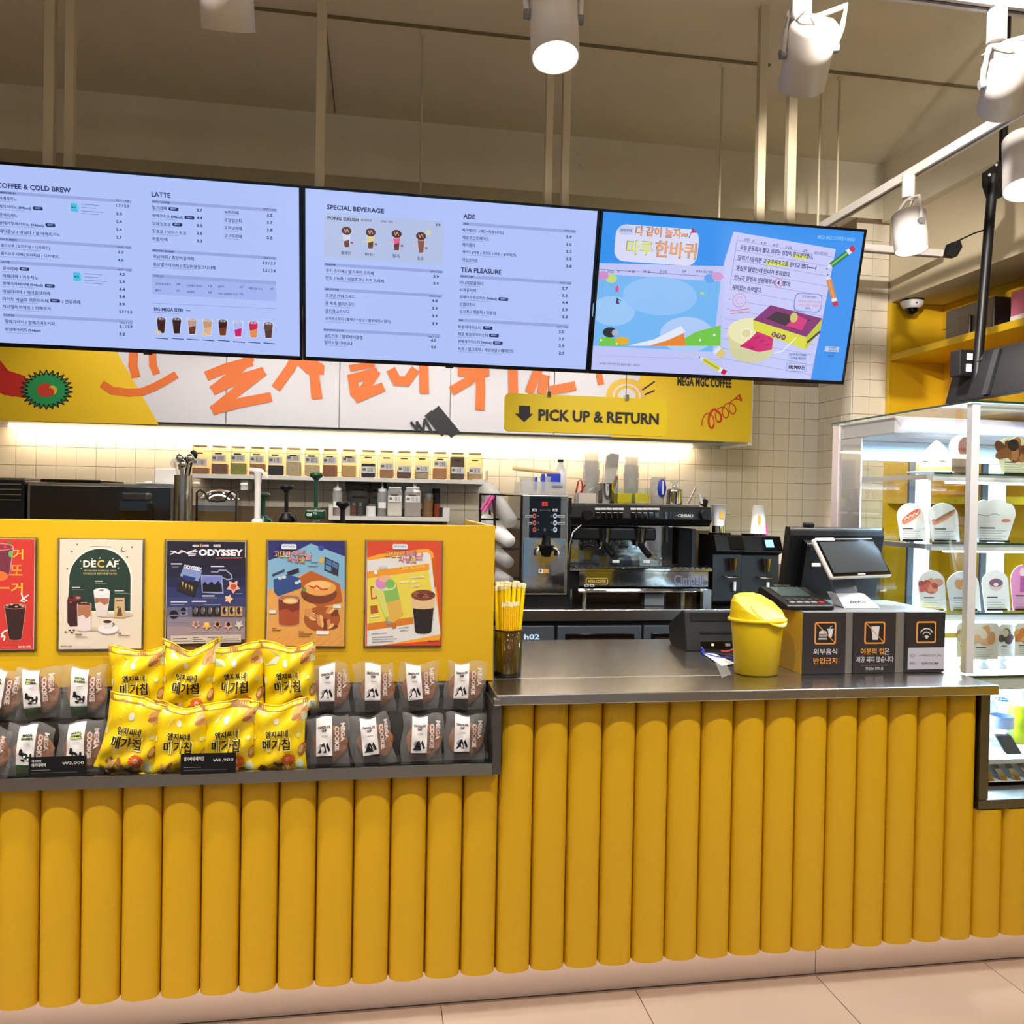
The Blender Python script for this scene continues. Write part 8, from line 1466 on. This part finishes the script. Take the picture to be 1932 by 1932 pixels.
part(t, 'stand', MB().prism([(a.x+.09, Ym+.0, ZT+.001), (a.x+.09, Ym-.02, zbm+.05), (a.x+.09, Ym+.02, zbm+.05), (a.x+.09, Ym+.10, ZT+.001)], (b.x-a.x-.18, 0, 0)), M['black'], bevel=.006)
c_ = at(1520, 990, Y=Ym-.06); part(t, 'cable_clip', MB().box(c_.x+.01, c_.x+.05, Ym-.04, Ym-.015, zt_+.001, zt_+.018), M['black'], bevel=.005)
# left side device: dark printer-like till screen
yf = 2.938; a, b = at(1297, 1229, Z=ZT), at(1386, 1229, Y=yf); za = at(1289, 1152, Y=2.99).z
t = thing('order_terminal', 'dark grey order terminal seen from behind with cables below', 'terminal', ((a.x+b.x)/2, 3.0, ZT))
P = [(yf, ZT), (yf+.03, za), (yf+.045, za+.002), (3.13, ZT+.075), (3.115, ZT+.012), (3.09, ZT)]
part(t, 'case', MB().prism([(a.x, y, z) for y, z in P], (.235, 0, 0)), M['dark'], bevel=.004)
part(t, 'side_cheek', MB().prism([(a.x-.004, y, z) for y, z in P], (.0035, 0, 0)), M['black_matte']); face_depth = lambda z: yf+.03*(z-ZT)/(za-ZT)
def on_back(name, x0, x1, z0, z1, m_, th=.003):
    part(t, name, MB().prism([(a.x+x0, face_depth(ZT+z0)-.0005, ZT+z0), (a.x+x1, face_depth(ZT+z0)-.0005, ZT+z0), (a.x+x1, face_depth(ZT+z1)-.0005, ZT+z1), (a.x+x0, face_depth(ZT+z1)-.0005, ZT+z1)], (0, -th, 0)), m_, bevel=.001)
H_ = za-ZT; on_back('recess', .02, .215, H_*.76, H_*.97, M['black_matte']); on_back('vent_slot', .055, .20, H_*.44, H_*.49, M['black_matte']); on_back('port_strip', .055, .215, H_*.06, H_*.24, M['black_gloss']); on_back('port', .095, .106, H_*.13, H_*.19, M['poly'], .005); on_back('port', .15, .17, H_*.12, H_*.19, M['grey'], .005)
q0 = lambda x, y, Y: at(x, y, Y=Y)
for nm, lab, pts, m_, r in (('cable', 'blue cable curling out under the order terminal', [(1323, 1221, 2.925), (1328, 1230, 2.915), (1323, 1234, 2.90), (1330, 1240, 2.86), (1352, 1248, 2.80), (1385, 1253, 2.76)], M['blue'], .0035), ('cable', 'dark navy cable lying toward the yellow bin', [(1330, 1238, 2.88), (1345, 1236, 2.87), (1365, 1242, 2.84), (1386, 1248, 2.80)], mat('navy_cable', (24, 26, 50), .5), .0035), ('cable', 'short red cable beside the yellow bin', [(1360, 1233, 2.90), (1372, 1231, 2.89), (1383, 1226, 2.89)], M['red'], .0045)):
    P = [q0(*p_) for p_ in pts]; P = [Vector((p_.x, p_.y, max(p_.z, ZT+r+.0005))) for p_ in P]; solo(nm, lab, 'cable', MB().tube(P, r, 8), m_, 'cables on the worktop')
zz = lambda x, y: at(x, y, Z=ZT+.001); P = [zz(1328, 1236), zz(1345, 1234), zz(1387, 1254), zz(1378, 1258)]
for k, (pts, lab) in enumerate((([(1326, 1234), (1344, 1233), (1388, 1253), (1362, 1258)], 'white paper strip lying beside the order terminal'), ([(1346, 1243), (1366, 1246), (1380, 1272), (1362, 1280)], 'crumpled clear tape end hanging toward the worktop seam'))):
    solo('paper_strip', lab, 'paper', MB().prism([zz(*p_)+Vector((0, 0, .0012*(1-k)+.001)) for p_ in pts], (0, 0, .0008)), M['paper'] if k == 0 else M['frost'])
# ================================================================ CHILLED DISPLAY CASE
cx0, cyf, cyb = 1.950, 2.475, 3.33; czt = at(1812, 754, Y=cyf).z; cx1 = 2.90
ys = at(1762, 890, X=1.99).y; SZ = [at(1840, y, Y=ys).z for y in (893, 1024, 1156)]; zdk = .935
dc = thing('display_case', 'glass chilled display case with lit shelves on the right', 'display case', (2.6, 2.9, .55))
cw = mat('case_white_frame', (214, 216, 224), .35); cb_ = mat('case_back_frame', (206, 218, 236), .3); mau = mat('case_header', (176, 164, 168), .4)
part(dc, 'corner_post', MB().box(cx0, cx0+.030, cyf, cyf+.026, ZT+.001, czt-.008), cw, bevel=.002)
part(dc, 'rear_post', MB().box(cx0, cx0+.03, cyb-.05, cyb, ZT+.001, czt-.008), mau, bevel=.002)
part(dc, 'top_glass', MB().box(cx0-.004, cx1, cyf-.004, cyb, czt-.007, czt), M['glass']); part(dc, 'glass_edge', MB().box(cx0-.006, cx1, cyf-.0065, cyf-.0045, czt-.007, czt).box(cx0-.0065, cx0-.0045, cyf-.004, cyb, czt-.007, czt), M['glass_edge'])
part(dc, 'side_glass', MB().box(cx0+.004, cx0+.010, cyf+.027, cyb-.051, ZT+.001, czt-.008), M['glass']); part(dc, 'front_glass', MB().box(cx0+.031, cx1, cyf+.006, cyf+.012, .60, czt-.008), M['glass'])
part(dc, 'front_top_rail', MB().box(cx0+.031, cx1, cyf+.013, cyf+.03, czt-.03, czt-.008), cw)
part(dc, 'header', MB().box(cx0+.012, cx1, cyb-.42, cyb-.02, czt-.075, czt-.010), mau, bevel=.004)
part(dc, 'rear_side_panel', MB().box(cx0+.011, cx0+.018, cyb-.20, cyb-.051, ZT+.001, czt-.076), mau)
part(dc, 'back_frame', MB().box(cx0+.011, cx1, cyb-.04, cyb-.0, czt-.16, czt-.076).box(cx0+.031, cx0+.10, cyb-.04, cyb, ZT+.06, czt-.161).box(cx0+.37, cx0+.45, cyb-.04, cyb, ZT+.06, czt-.161).box(cx0+.72, cx0+.82, cyb-.04, cyb, ZT+.06, czt-.161).box(cx0+.011, cx1, cyb-.04, cyb, ZT+.001, ZT+.059), cb_, bevel=.003)
for k, x in enumerate((cx0+.335, cx0+.69)): part(dc, 'door_stile', MB().box(x, x+.028, cyb-.055, cyb-.041, ZT+.06, czt-.161), M['dark'])
for a_, b_ in ((.101, .368), (.451, .718), (.821, .94)): part(dc, 'back_pane', MB().box(cx0+a_, cx0+b_, cyb-.022, cyb-.016, ZT+.061, czt-.162), M['glass'])
part(dc, 'upright_strip', MB().box(cx0+.034, cx0+.044, cyb-.060, cyb-.0555, ZT+.03, czt-.17), M['led_cool']); part(dc, 'top_lamp', MB().box(cx0+.05, cx1, cyb-.44, cyb-.424, czt-.060, czt-.045), M['led_cool'])
for z in SZ:
    s_ = part(dc, 'glass_shelf', MB().box(cx0+.04, cx1, ys, cyb-.05, z-.006, z), M['glass']); part(s_, 'shelf_edge', MB().box(cx0+.04, cx1, ys-.002, ys-.0005, z-.007, z), M['glass_edge'])
    part(s_, 'shelf_rail', MB().box(cx0+.04, cx1, ys+.005, ys+.03, z-.030, z-.007), cw); part(s_, 'shelf_bracket', MB().prism([(cx0+.025, ys+.02, z-.008), (cx0+.025, cyb-.06, z-.008), (cx0+.025, cyb-.06, z-.06), (cx0+.025, cyb-.14, z-.03), (cx0+.025, ys+.02, z-.025)], (.008, 0, 0)), mau)
    part(s_, 'shelf_lamp', MB().box(cx0+.12, cx1, ys+.034, ys+.048, z-.038, z-.024), M['led_cool'])
part(dc, 'deck', MB().box(cx0+.011, cx1, cyf+.05, cyb-.05, zdk-.05, zdk), cw, bevel=.003); part(dc, 'deck_edge', MB().box(cx0+.011, cx1, cyf+.046, cyf+.049, zdk-.008, zdk), M['glass_edge']); part(dc, 'deck_lamp', MB().box(cx0+.02, cx1, cyf+.08, cyf+.095, zdk-.064, zdk-.051), M['led_cool'])
part(dc, 'well_back', MB().box(cx0-.0, cx1, 3.0, 3.02, .60, zdk-.052), cb_); part(dc, 'well_floor', MB().box(cx0, cx1, cyf+.02, 3.0, .64, .655), cw); part(dc, 'well_side', MB().box(cx0-.008, cx0-.001, cyf+.02, 3.02, .60, zdk-.06), cb_)
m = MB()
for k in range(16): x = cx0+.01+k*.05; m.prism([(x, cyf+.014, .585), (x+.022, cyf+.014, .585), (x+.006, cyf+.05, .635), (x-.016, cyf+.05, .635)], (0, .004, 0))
part(dc, 'shutter_reflection_slats', m, M['chrome'], kind='stuff'); part(dc, 'reflection_slat_tray', MB().box(cx0, cx1, cyf+.052, cyf+.06, .582, .638).box(cx0, cx1, cyf+.012, cyf+.06, .5815, .584), cb_)  # slats and tray shaped after a shutter's reflection on the steel
for (x, y, z, e, sx_) in ((2.45, 2.95, czt-.085, 40, .8), (2.45, 2.88, SZ[0]-.04, 26, .8), (2.45, 2.88, SZ[1]-.04, 26, .8), (2.45, 2.88, SZ[2]-.04, 26, .8), (2.45, 2.72, zdk-.07, 34, .8)):
    light('AREA', (x, y, z), (x, y-.02, 0), e, (.58, .80, 1), shape='RECTANGLE', size=sx_, size_y=.05)
cardm = mat('card_white', (236, 240, 246), .5)
def card(label, x0, y0, x1, y1, Y, z, top='round', col=(236, 240, 246), draw=None, clip=True):
    A = Art((0, Y, 0), base=.0004, step=.0001).view(0, 0, 1); u0 = at(x0, (y0+y1)/2, Y=Y).x; u1 = at(x1, (y0+y1)/2, Y=Y).x; zt_ = at((x0+x1)/2, y0, Y=Y).z; w, h = u1-u0, zt_-z
    t = thing('food_card', label, 'card', ((u0+u1)/2, Y, z), 'food cards in the display case'); P = [(u1-w*.04, z), (u0+w*.04, z)]
    if top == 'round': P = [(u1, z), (u0+w*.14, z)]+[(u0+w*.46-w*.46*math.cos(PI*i/12), zt_-h*.34+h*.34*math.sin(PI*i/12)) for i in range(13)]
    elif top == 'cloud': P = [(u1-w*.18, z), (u0+w*.12, z), (u0, z+h*.5)]+[(u0+w*.5-w*.5*math.cos(PI*i/14), z+h*.62+h*.38*abs(math.sin(PI*i/14))**.7*(1-.12*(i % 4 == 2))) for i in range(15)]
    else: P = [(u1, z), (u0, z), (u0, zt_-.01), (u0+.01, zt_), (u1-.01, zt_), (u1, zt_-.01)]
    part(t, 'card', MB().prism([(x, Y, zz_) for x, zz_ in P], (0, .002, 0)), mat('card_stock', col, .5))
    if clip: part(t, 'clip', MB().box(u0+w*.2, u0+w*.85, Y-.008, Y+.02, z+.0005, z+.007), M['black'])
    A.local = True
    A.urect(u0+w*.2, -(z+h*.34), u0+w*.55, -(z+h*.31), (70, 74, 84))
    for k in range(4): A.urect(u0+w*.2, -(z+h*(.27-.06*k)), u0+w*(.8-.1*(k % 2)), -(z+h*(.258-.06*k)), (150, 166, 176))
    if draw: draw(A, (u0+u1)/2-w*.02, -(z+h*.64), w*.34, h*.2)
    A.build(t, 'print', M['ink'])
def blobs(A, cx, cy, rx, ry, cols, n=14):
    for i in range(n): A.ell(cx+math.cos(i*2.4)*rx*.6*((i % 5)/4), cy+math.sin(i*2.4)*ry*.6*((i % 5)/4), rx*(.5-.015*i), ry*(.5-.015*i), cols[i % len(cols)], 12, rot=i)
def hotdog(A, cx, cy, rx, ry):
    A.ell(cx, cy, rx*1.1, ry*.5, (214, 140, 110), rot=-.6); A.ell(cx-rx*.1, cy-ry*.2, rx*1.0, ry*.32, (196, 100, 84), rot=-.6); A.line([(cx-rx*.7+i*rx*.2, cy+ry*(.5-.14*i)-(ry*.3 if i % 2 else 0)) for i in range(8)], .003, (236, 230, 226))
def longdog(A, cx, cy, rx, ry): A.ell(cx, cy+ry*.1, rx*1.2, ry*.4, (220, 150, 120), rot=-.5); A.ell(cx, cy-ry*.1, rx*1.2, ry*.2, (150, 120, 96), rot=-.5); A.ell(cx-rx*.9, cy+ry*.5, rx*.2, ry*.2, (206, 110, 100))
z0_, z1_, z2_ = SZ; yc = ys+.05
card('round-topped card with a small hot dog picture on the second shelf', 1692, 949, 1748, 1021, yc, z1_+.001, draw=hotdog)
card('round-topped card with a long hot dog, left of the corner post', 1751, 949, 1812, 1022, yc, z1_+.001, draw=longdog)
card('wide cloud-shaped card right of the corner post on the second shelf', 1831, 941, 1916, 1020, yc, z1_+.001, 'cloud', draw=lambda A, cx, cy, rx, ry: (A.line([(cx-rx*1.1, cy), (cx-rx*.3, cy+ry*.2), (cx+rx*.1, cy-ry*.1), (cx+rx*.5, cy+ry*.1)], .002, (150, 150, 160)), A.ell(cx+rx*.9, cy+ry*.7, rx*.3, ry*.2, (216, 130, 100))))
card('card with a meat sandwich picture on the third shelf', 1732, 1076, 1787, 1152, yc, z2_+.001, draw=lambda A, cx, cy, rx, ry: (A.ell(cx+rx*.5, cy-ry*.3, rx*.6, ry*.5, (206, 150, 130)), blobs(A, cx-rx*.3, cy+ry*.2, rx*1.2, ry*1.1, [(200, 100, 90), (170, 70, 64), (216, 140, 120)])))
card('card with a small pastry picture partly behind the corner post', 1786, 1078, 1852, 1153, yc, z2_+.001, draw=lambda A, cx, cy, rx, ry: (blobs(A, cx+rx*.2, cy, rx, ry*1.2, [(230, 190, 150), (216, 160, 110), (240, 220, 190)], 9)))
card('card with a frosted doughnut picture on the third shelf', 1852, 1075, 1907, 1152, yc, z2_+.001, draw=lambda A, cx, cy, rx, ry: (A.ell(cx, cy, rx*.7, ry*.8, (216, 200, 196)), A.ell(cx, cy-ry*.2, rx*.7, ry*.5, (120, 80, 110)), A.ell(cx, cy, rx*.24, ry*.2, (230, 236, 240))))
card('pink card of a drink at the right edge of the third shelf', 1906, 1066, 1955, 1152, yc, z2_+.001, 'round', (228, 150, 206), draw=lambda A, cx, cy, rx, ry: (A.ell(cx, cy-ry, rx*.4, ry*.5, (240, 220, 230)), A.urect(cx-rx*.3, cy-ry*.6, cx+rx*.3, cy+ry*1.2, (170, 80, 160))))
card('dark card of a chocolate ice bar on the top shelf', 1790, 820, 1845, 889, yc+.03, z0_+.001, draw=lambda A, cx, cy, rx, ry: (A.ell(cx+rx*.2, cy-ry*.2, rx*.7, ry*1.3, (120, 62, 44)), A.urect(cx-rx*1.1, cy+ry*1.3, cx+rx*1.2, cy+ry*2.9, (26, 28, 34))))
card('card of a chocolate-topped waffle at the right edge of the top shelf', 1883, 824, 1945, 890, yc, z0_+.001, 'cloud', (214, 210, 176), draw=lambda A, cx, cy, rx, ry: (blobs(A, cx, cy+ry*.1, rx*1.9, ry*1.7, [(120, 76, 44), (90, 54, 34), (150, 100, 60)]), A.ell(cx-rx*.1, cy-ry*.7, rx*.5, ry*.8, (34, 26, 28))))
yd = cyf+.07
for lab, x0, x1, c, y0, y1 in (('hanging card with a sandwich half right of the corner post', 1806, 1834, [(160, 80, 70), (200, 190, 180)], 1175, 1240), ('hanging card with a cream-topped bun picture', 1831, 1884, [(230, 190, 160), (240, 232, 226), (214, 160, 120)], 1176, 1244), ('hanging card with a chocolate doughnut picture', 1884, 1913, [(60, 50, 66), (206, 206, 180), (90, 70, 80)], 1178, 1240), ('hanging card with a cheese toast picture at the right edge', 1915, 1950, [(230, 190, 110), (214, 130, 80)], 1176, 1238)):
    z = at((x0+x1)/2, y1, Y=yd).z; card(lab, x0, y0, x1, y1, yd if x0 != 1884 else yd+.012, z, 'flat', draw=lambda A, cx, cy, rx, ry, c=c: blobs(A, cx, cy, rx*1.7, ry*1.6, c, 10), clip=False)
for lab, x in (('white tealight-shaped dish below the sandwich card', 1818), ('small white dish below the bun card', 1856), ('small white dish below the doughnut card', 1890)):
    p_ = at(x, 1262, Y=yd+.1); solo('price_stand', lab, 'stand', MB().lathe((p_.x, yd+.1, zdk+.0005), [(.016, 0), (.018, .004), (.004, .02), (.014, .024), (.006, .05), (0, .056)], 14), M['poly'], 'white price stands')
# cake on the top shelf
p_ = at(1772, 880, Y=3.0); t = thing('cream_cake', 'cream-topped cake on a white plate, its orange base an LED reflection', 'cake', (p_.x, 3.02, z0_+.001)); c = Vector((p_.x, 3.02, z0_+.001))
part(t, 'plate', MB().lathe(c, [(.05, 0), (.055, .004), (.105, .012), (.106, .015), (.05, .007), (0, .006)], 32), M['poly']); part(t, 'sponge', MB().lathe(c+Vector((0, 0, .016)), [(.070, 0), (.074, .006), (.073, .03), (.068, .036), (0, .038)], 28), mat('sponge', (226, 150, 70), .8, bump=.4, bscale=80)); m = MB()  # orange base takes its tone from the warm LED reflected in the glass
def cream(i, j):
    a = 2*PI*i; r = .058*(1-j)**.75*(1+.16*math.sin(6*a+9*j)); return (c.x+r*math.cos(a), c.y+r*math.sin(a), c.z+.055+.085*j+.004*math.sin(6*a+9*j))
part(t, 'cream', m.grid(cream, 60, 18), mat('cream', (244, 240, 234), .45))
# bottles in the lower well
def bottle(label, x, Y, ztop_px, cap, body, r=.038, grp='bottles in the lower well'):
    X = at(x, 1380, Y=Y).x; z = .656; h = at(x, ztop_px, Y=Y).z-z; t = thing('drink_bottle', label, 'bottle', (X, Y, z), grp)
    part(t, 'bottle', MB().lathe((X, Y, z), [(r*.9, 0), (r, .006), (r, h*.20), (r*.93, h*.24), (r, h*.28), (r, h*.50), (r*.94, h*.53), (r, h*.56), (r*.95, h*.64), (r*.5, h*.78), (r*.42, h*.90), (r*.42, h*.94)], 22), body)
    part(t, 'cap', MB().cyl((X, Y, z+h*.94+.001), (X, Y, z+h), r*.5, n=16), cap)
    if body is M['bottleglass']: part(t, 'collar_band', MB().cyl((X, Y, z+h*.735), (X, Y, z+h*.76), r*.62, r*.56, 18, caps=False), mat('teal_band', (40, 150, 190), .4)); part(t, 'label', MB().cyl((X, Y, z+h*.30), (X, Y, z+h*.49), r*1.015, n=22, caps=False), mat('pale_blue_label', (170, 190, 226), .4))
    else: part(t, 'sleeve', MB().lathe((X, Y, z+h*.64), [(r*.98, 0), (r*.56, h*.15), (r*.52, h*.30)], 20), M['poly']); part(t, 'label', MB().box(X-.004, X+.004, Y-r*1.03, Y-r*.99, z+h*.12, z+h*.48), M['paper'])
bottle('clear bottle tucked against the left end of the lower well', 1862, 2.72, 1300, M['poly'], M['bottleglass']); bottle('clear bottle with a teal neck band in the lower well', 1889, 2.64, 1290, M['poly'], M['bottleglass'])
yb_ = mat('yellow_drink', (216, 220, 40), .15, trans=.2); bottle('yellow drink bottle with a white sleeve in the lower well', 1924, 2.68, 1288, M['poly'], yb_, .042); bottle('second yellow drink bottle at the right edge of the lower well', 1962, 2.68, 1288, M['poly'], yb_, .042)
p_ = at(1900, 1425, Y=2.58); solo('black_price_holder', 'black tilted price holder in front of the bottles', 'price holder', MB().prism([(p_.x-.032, 2.545, .672), (p_.x+.028, 2.545, .672), (p_.x+.022, 2.59, .722), (p_.x-.036, 2.59, .722)], (0, .012, .004)), M['black_matte'], bevel=.004)
for o in bpy.data.objects:
    if o.name == 'black_price_holder': o.location.z = .656
# ================================================================ YELLOW SHELVING ON THE RIGHT
ur = thing('yellow_shelving', 'built-in yellow shelving under the cream soffit on the right', 'shelving', (3.1, 3.0, 0)); yl = M['yellow_panel']
part(ur, 'end_panel', MB().box(2.925, 3.27, 4.40, 4.42, 0, 2.688), yl); part(ur, 'front_edge', MB().box(2.912, 2.924, 4.385, 4.42, 0, 2.688), yl, bevel=.001); part(ur, 'back_panel', MB().box(3.27, 3.285, .2, 4.42, 0, 2.688), yl)
for z in (2.373, 1.98, 1.55): part(ur, 'shelf', MB().box(2.922, 3.268, .2, 4.399, z-.022, z+.014), yl, bevel=.001)
part(ur, 'lower_cabinet', MB().box(2.925, 3.268, .2, 4.399, 0, .92), yl); part(ur, 'top_edge', MB().box(3.255, 3.269, .2, 4.399, 2.55, 2.688), yl)
p_ = at(1880, 600, X=3.1); solo('steel_box', 'grey steel box on the upper yellow shelf behind the black pole', 'box', MB().box(3.0, 3.24, p_.y-.1, p_.y+.25, 2.388, 2.56).box(2.985, 2.999, p_.y+.05, p_.y+.13, 2.388, 2.50), M['steel_dark'], bevel=.006)
p_ = at(1932, 585, X=3.05); t = thing('pink_package', 'pink and white package on the upper yellow shelf at the right edge', 'package', (3.1, p_.y-.1, 2.388)); part(t, 'box', MB().box(3.03, 3.22, p_.y-.25, p_.y+.06, 2.388, 2.56), mat('pink_card', (206, 110, 140), .5)); part(t, 'white_band', MB().box(3.028, 3.0295, p_.y-.25, p_.y+.06, 2.41, 2.44), M['paper'])
# dome camera
p_ = at(1721, 566, Z=2.69); t = thing('dome_camera', 'white dome security camera under the cream soffit', 'camera', (p_.x+.0, p_.y, 2.62)); c = Vector((max(p_.x, 2.985), p_.y, 2.689))
part(t, 'base_ring', MB().cyl(c, c-Vector((0, 0, .008)), .062, n=28), M['black']); part(t, 'housing', MB().lathe(c-Vector((0, 0, .0085)), [(.063, 0), (.062, -.012), (.05, -.034), (.04, -.04)], 28), M['white']); part(t, 'dome', MB().lathe(c-Vector((0, 0, .049)), [(.038, 0), (.032, -.018), (.018, -.030), (0, -.034)], 24), M['black_gloss']); part(t, 'red_light', MB().cyl(c+Vector((-.012, -.056, -.026)), c+Vector((-.012, -.060, -.028)), .005, n=10), M['red'])
# pole-mounted screen over the case, seen from behind
Xp = 2.42; t0 = at(1893, 330, X=Xp); b0 = at(1840, 748, X=Xp-.05)
t = thing('pole_mounted_screen', 'black screen on a black ceiling pole above the display case', 'screen', (Xp, t0.y, b0.z)); tp = at(1874, 340, X=Xp); bp_ = Vector((tp.x-.03, tp.y+.0, 1.95)); bp_ = at(1840, 740, Y=tp.y)
part(t, 'pole', MB().tube([tp+Vector((0, 0, .02)), bp_], .019, 12), M['black'])
c1, c2, c3, c4, c5, c6 = [at(x, y, Y=tp.y) for x, y in ((1857, 325), (1903, 291), (1903, 345), (1890, 372), (1866, 378), (1857, 350))]
part(t, 'ceiling_plate', MB().prism([c1, c2, c3, c4, c5, c6], (0, .012, 0)), M['black'], bevel=.002); part(t, 'plate_bolt', MB().cyl(at(1880, 311, Y=tp.y-.001), at(1880, 311, Y=tp.y-.006), .005, n=8).cyl(at(1867, 330, Y=tp.y-.001), at(1867, 330, Y=tp.y-.006), .006, n=8), M['steel'])
part(t, 'ceiling_rod', MB().cyl((c2.x-.02, tp.y+.006, c2.z-.02), (c2.x-.02, tp.y+.006, ZC), .016, n=12), M['black'])
e1, e2, e3, e4 = at(1784, 752, Y=3.05), at(1808, 672, Y=3.05), at(1860, 664, Y=3.0), at(1870, 752, Y=2.9)
Xm = 2.33; k1, k2 = at(1784, 756, X=Xm), at(1808, 673, X=Xm+.05); k2.y = k1.y; yn = 1.9
k2 = Vector((at(1808, 673, Y=k1.y).x, k1.y, at(1808, 673, Y=k1.y).z)); k1 = Vector((at(1783, 762, Y=k1.y).x, k1.y, at(1783, 762, Y=k1.y).z))
part(t, 'screen_shell', MB().prism([k1, k2, k2+Vector((.04, 0, 0)), k1+Vector((.04, 0, 0))], (0, yn-k1.y, 0)), M['black_matte'], bevel=.004)
ddv = (k1-k2); 
def onshell(name, s0, s1, y0, y1, th, m_):
    A_ = k2+ddv*s0; B_ = k2+ddv*s1; part(t, name, MB().prism([(A_.x-.0005, y0, A_.z), (A_.x-.0005, y1, A_.z), (B_.x-.0005, y1, B_.z), (B_.x-.0005, y0, B_.z)], (-th, 0, 0)), m_, bevel=.001)
onshell('vertical_rib', .05, .95, k1.y-.22, k1.y-.25, .012, M['dark']); onshell('vertical_rib', .05, .95, k1.y-.66, k1.y-.69, .012, M['dark']); onshell('port_plate', .45, .95, k1.y-.50, k1.y-.56, .01, M['grey'])
pbx = at(1814, 685, Y=tp.y+.03); part(t, 'power_box', MB().box(pbx.x-.03, pbx.x+.03, tp.y-.0, tp.y+.06, pbx.z-.055, pbx.z+.05), M['black_matte'], bevel=.004)
part(t, 'white_sticker', MB().box(pbx.x+.0, pbx.x+.024, tp.y-.003, tp.y-.0005, pbx.z+.008, pbx.z+.034), M['paper']); part(t, 'white_sticker', MB().box(pbx.x-.002, pbx.x+.020, tp.y-.003, tp.y-.0005, pbx.z-.038, pbx.z-.008), M['paper'])
part(t, 'mount_arm', MB().tube([bp_+Vector((0, 0, .12)), (k2.x+.02, tp.y-.02, k2.z-.02)], .016, 8), M['black'])
P = [at(1872, 432, Y=tp.y-.01), at(1840, 452, Y=tp.y-.01), at(1812, 472, Y=tp.y-.0), at(1806, 462, Y=tp.y-.0), at(1850, 430, Y=tp.y-.01)]
ad = thing('power_adapter', 'black adapter dangling by a cable left of the black pole', 'adapter', at(1800, 484, Y=tp.y)); pa = at(1802, 470, Y=tp.y)
part(ad, 'body', MB().prism([at(x, y, Y=tp.y) for x, y in ((1794, 458), (1812, 452), (1816, 466), (1806, 484), (1788, 482))], (0, .03, 0)), M['black_matte'], bevel=.003); part(ad, 'cable', MB().tube([at(1876, 428, Y=tp.y+.01), at(1838, 440, Y=tp.y+.01), at(1806, 455, Y=tp.y+.01)], .003, 6), M['black'])
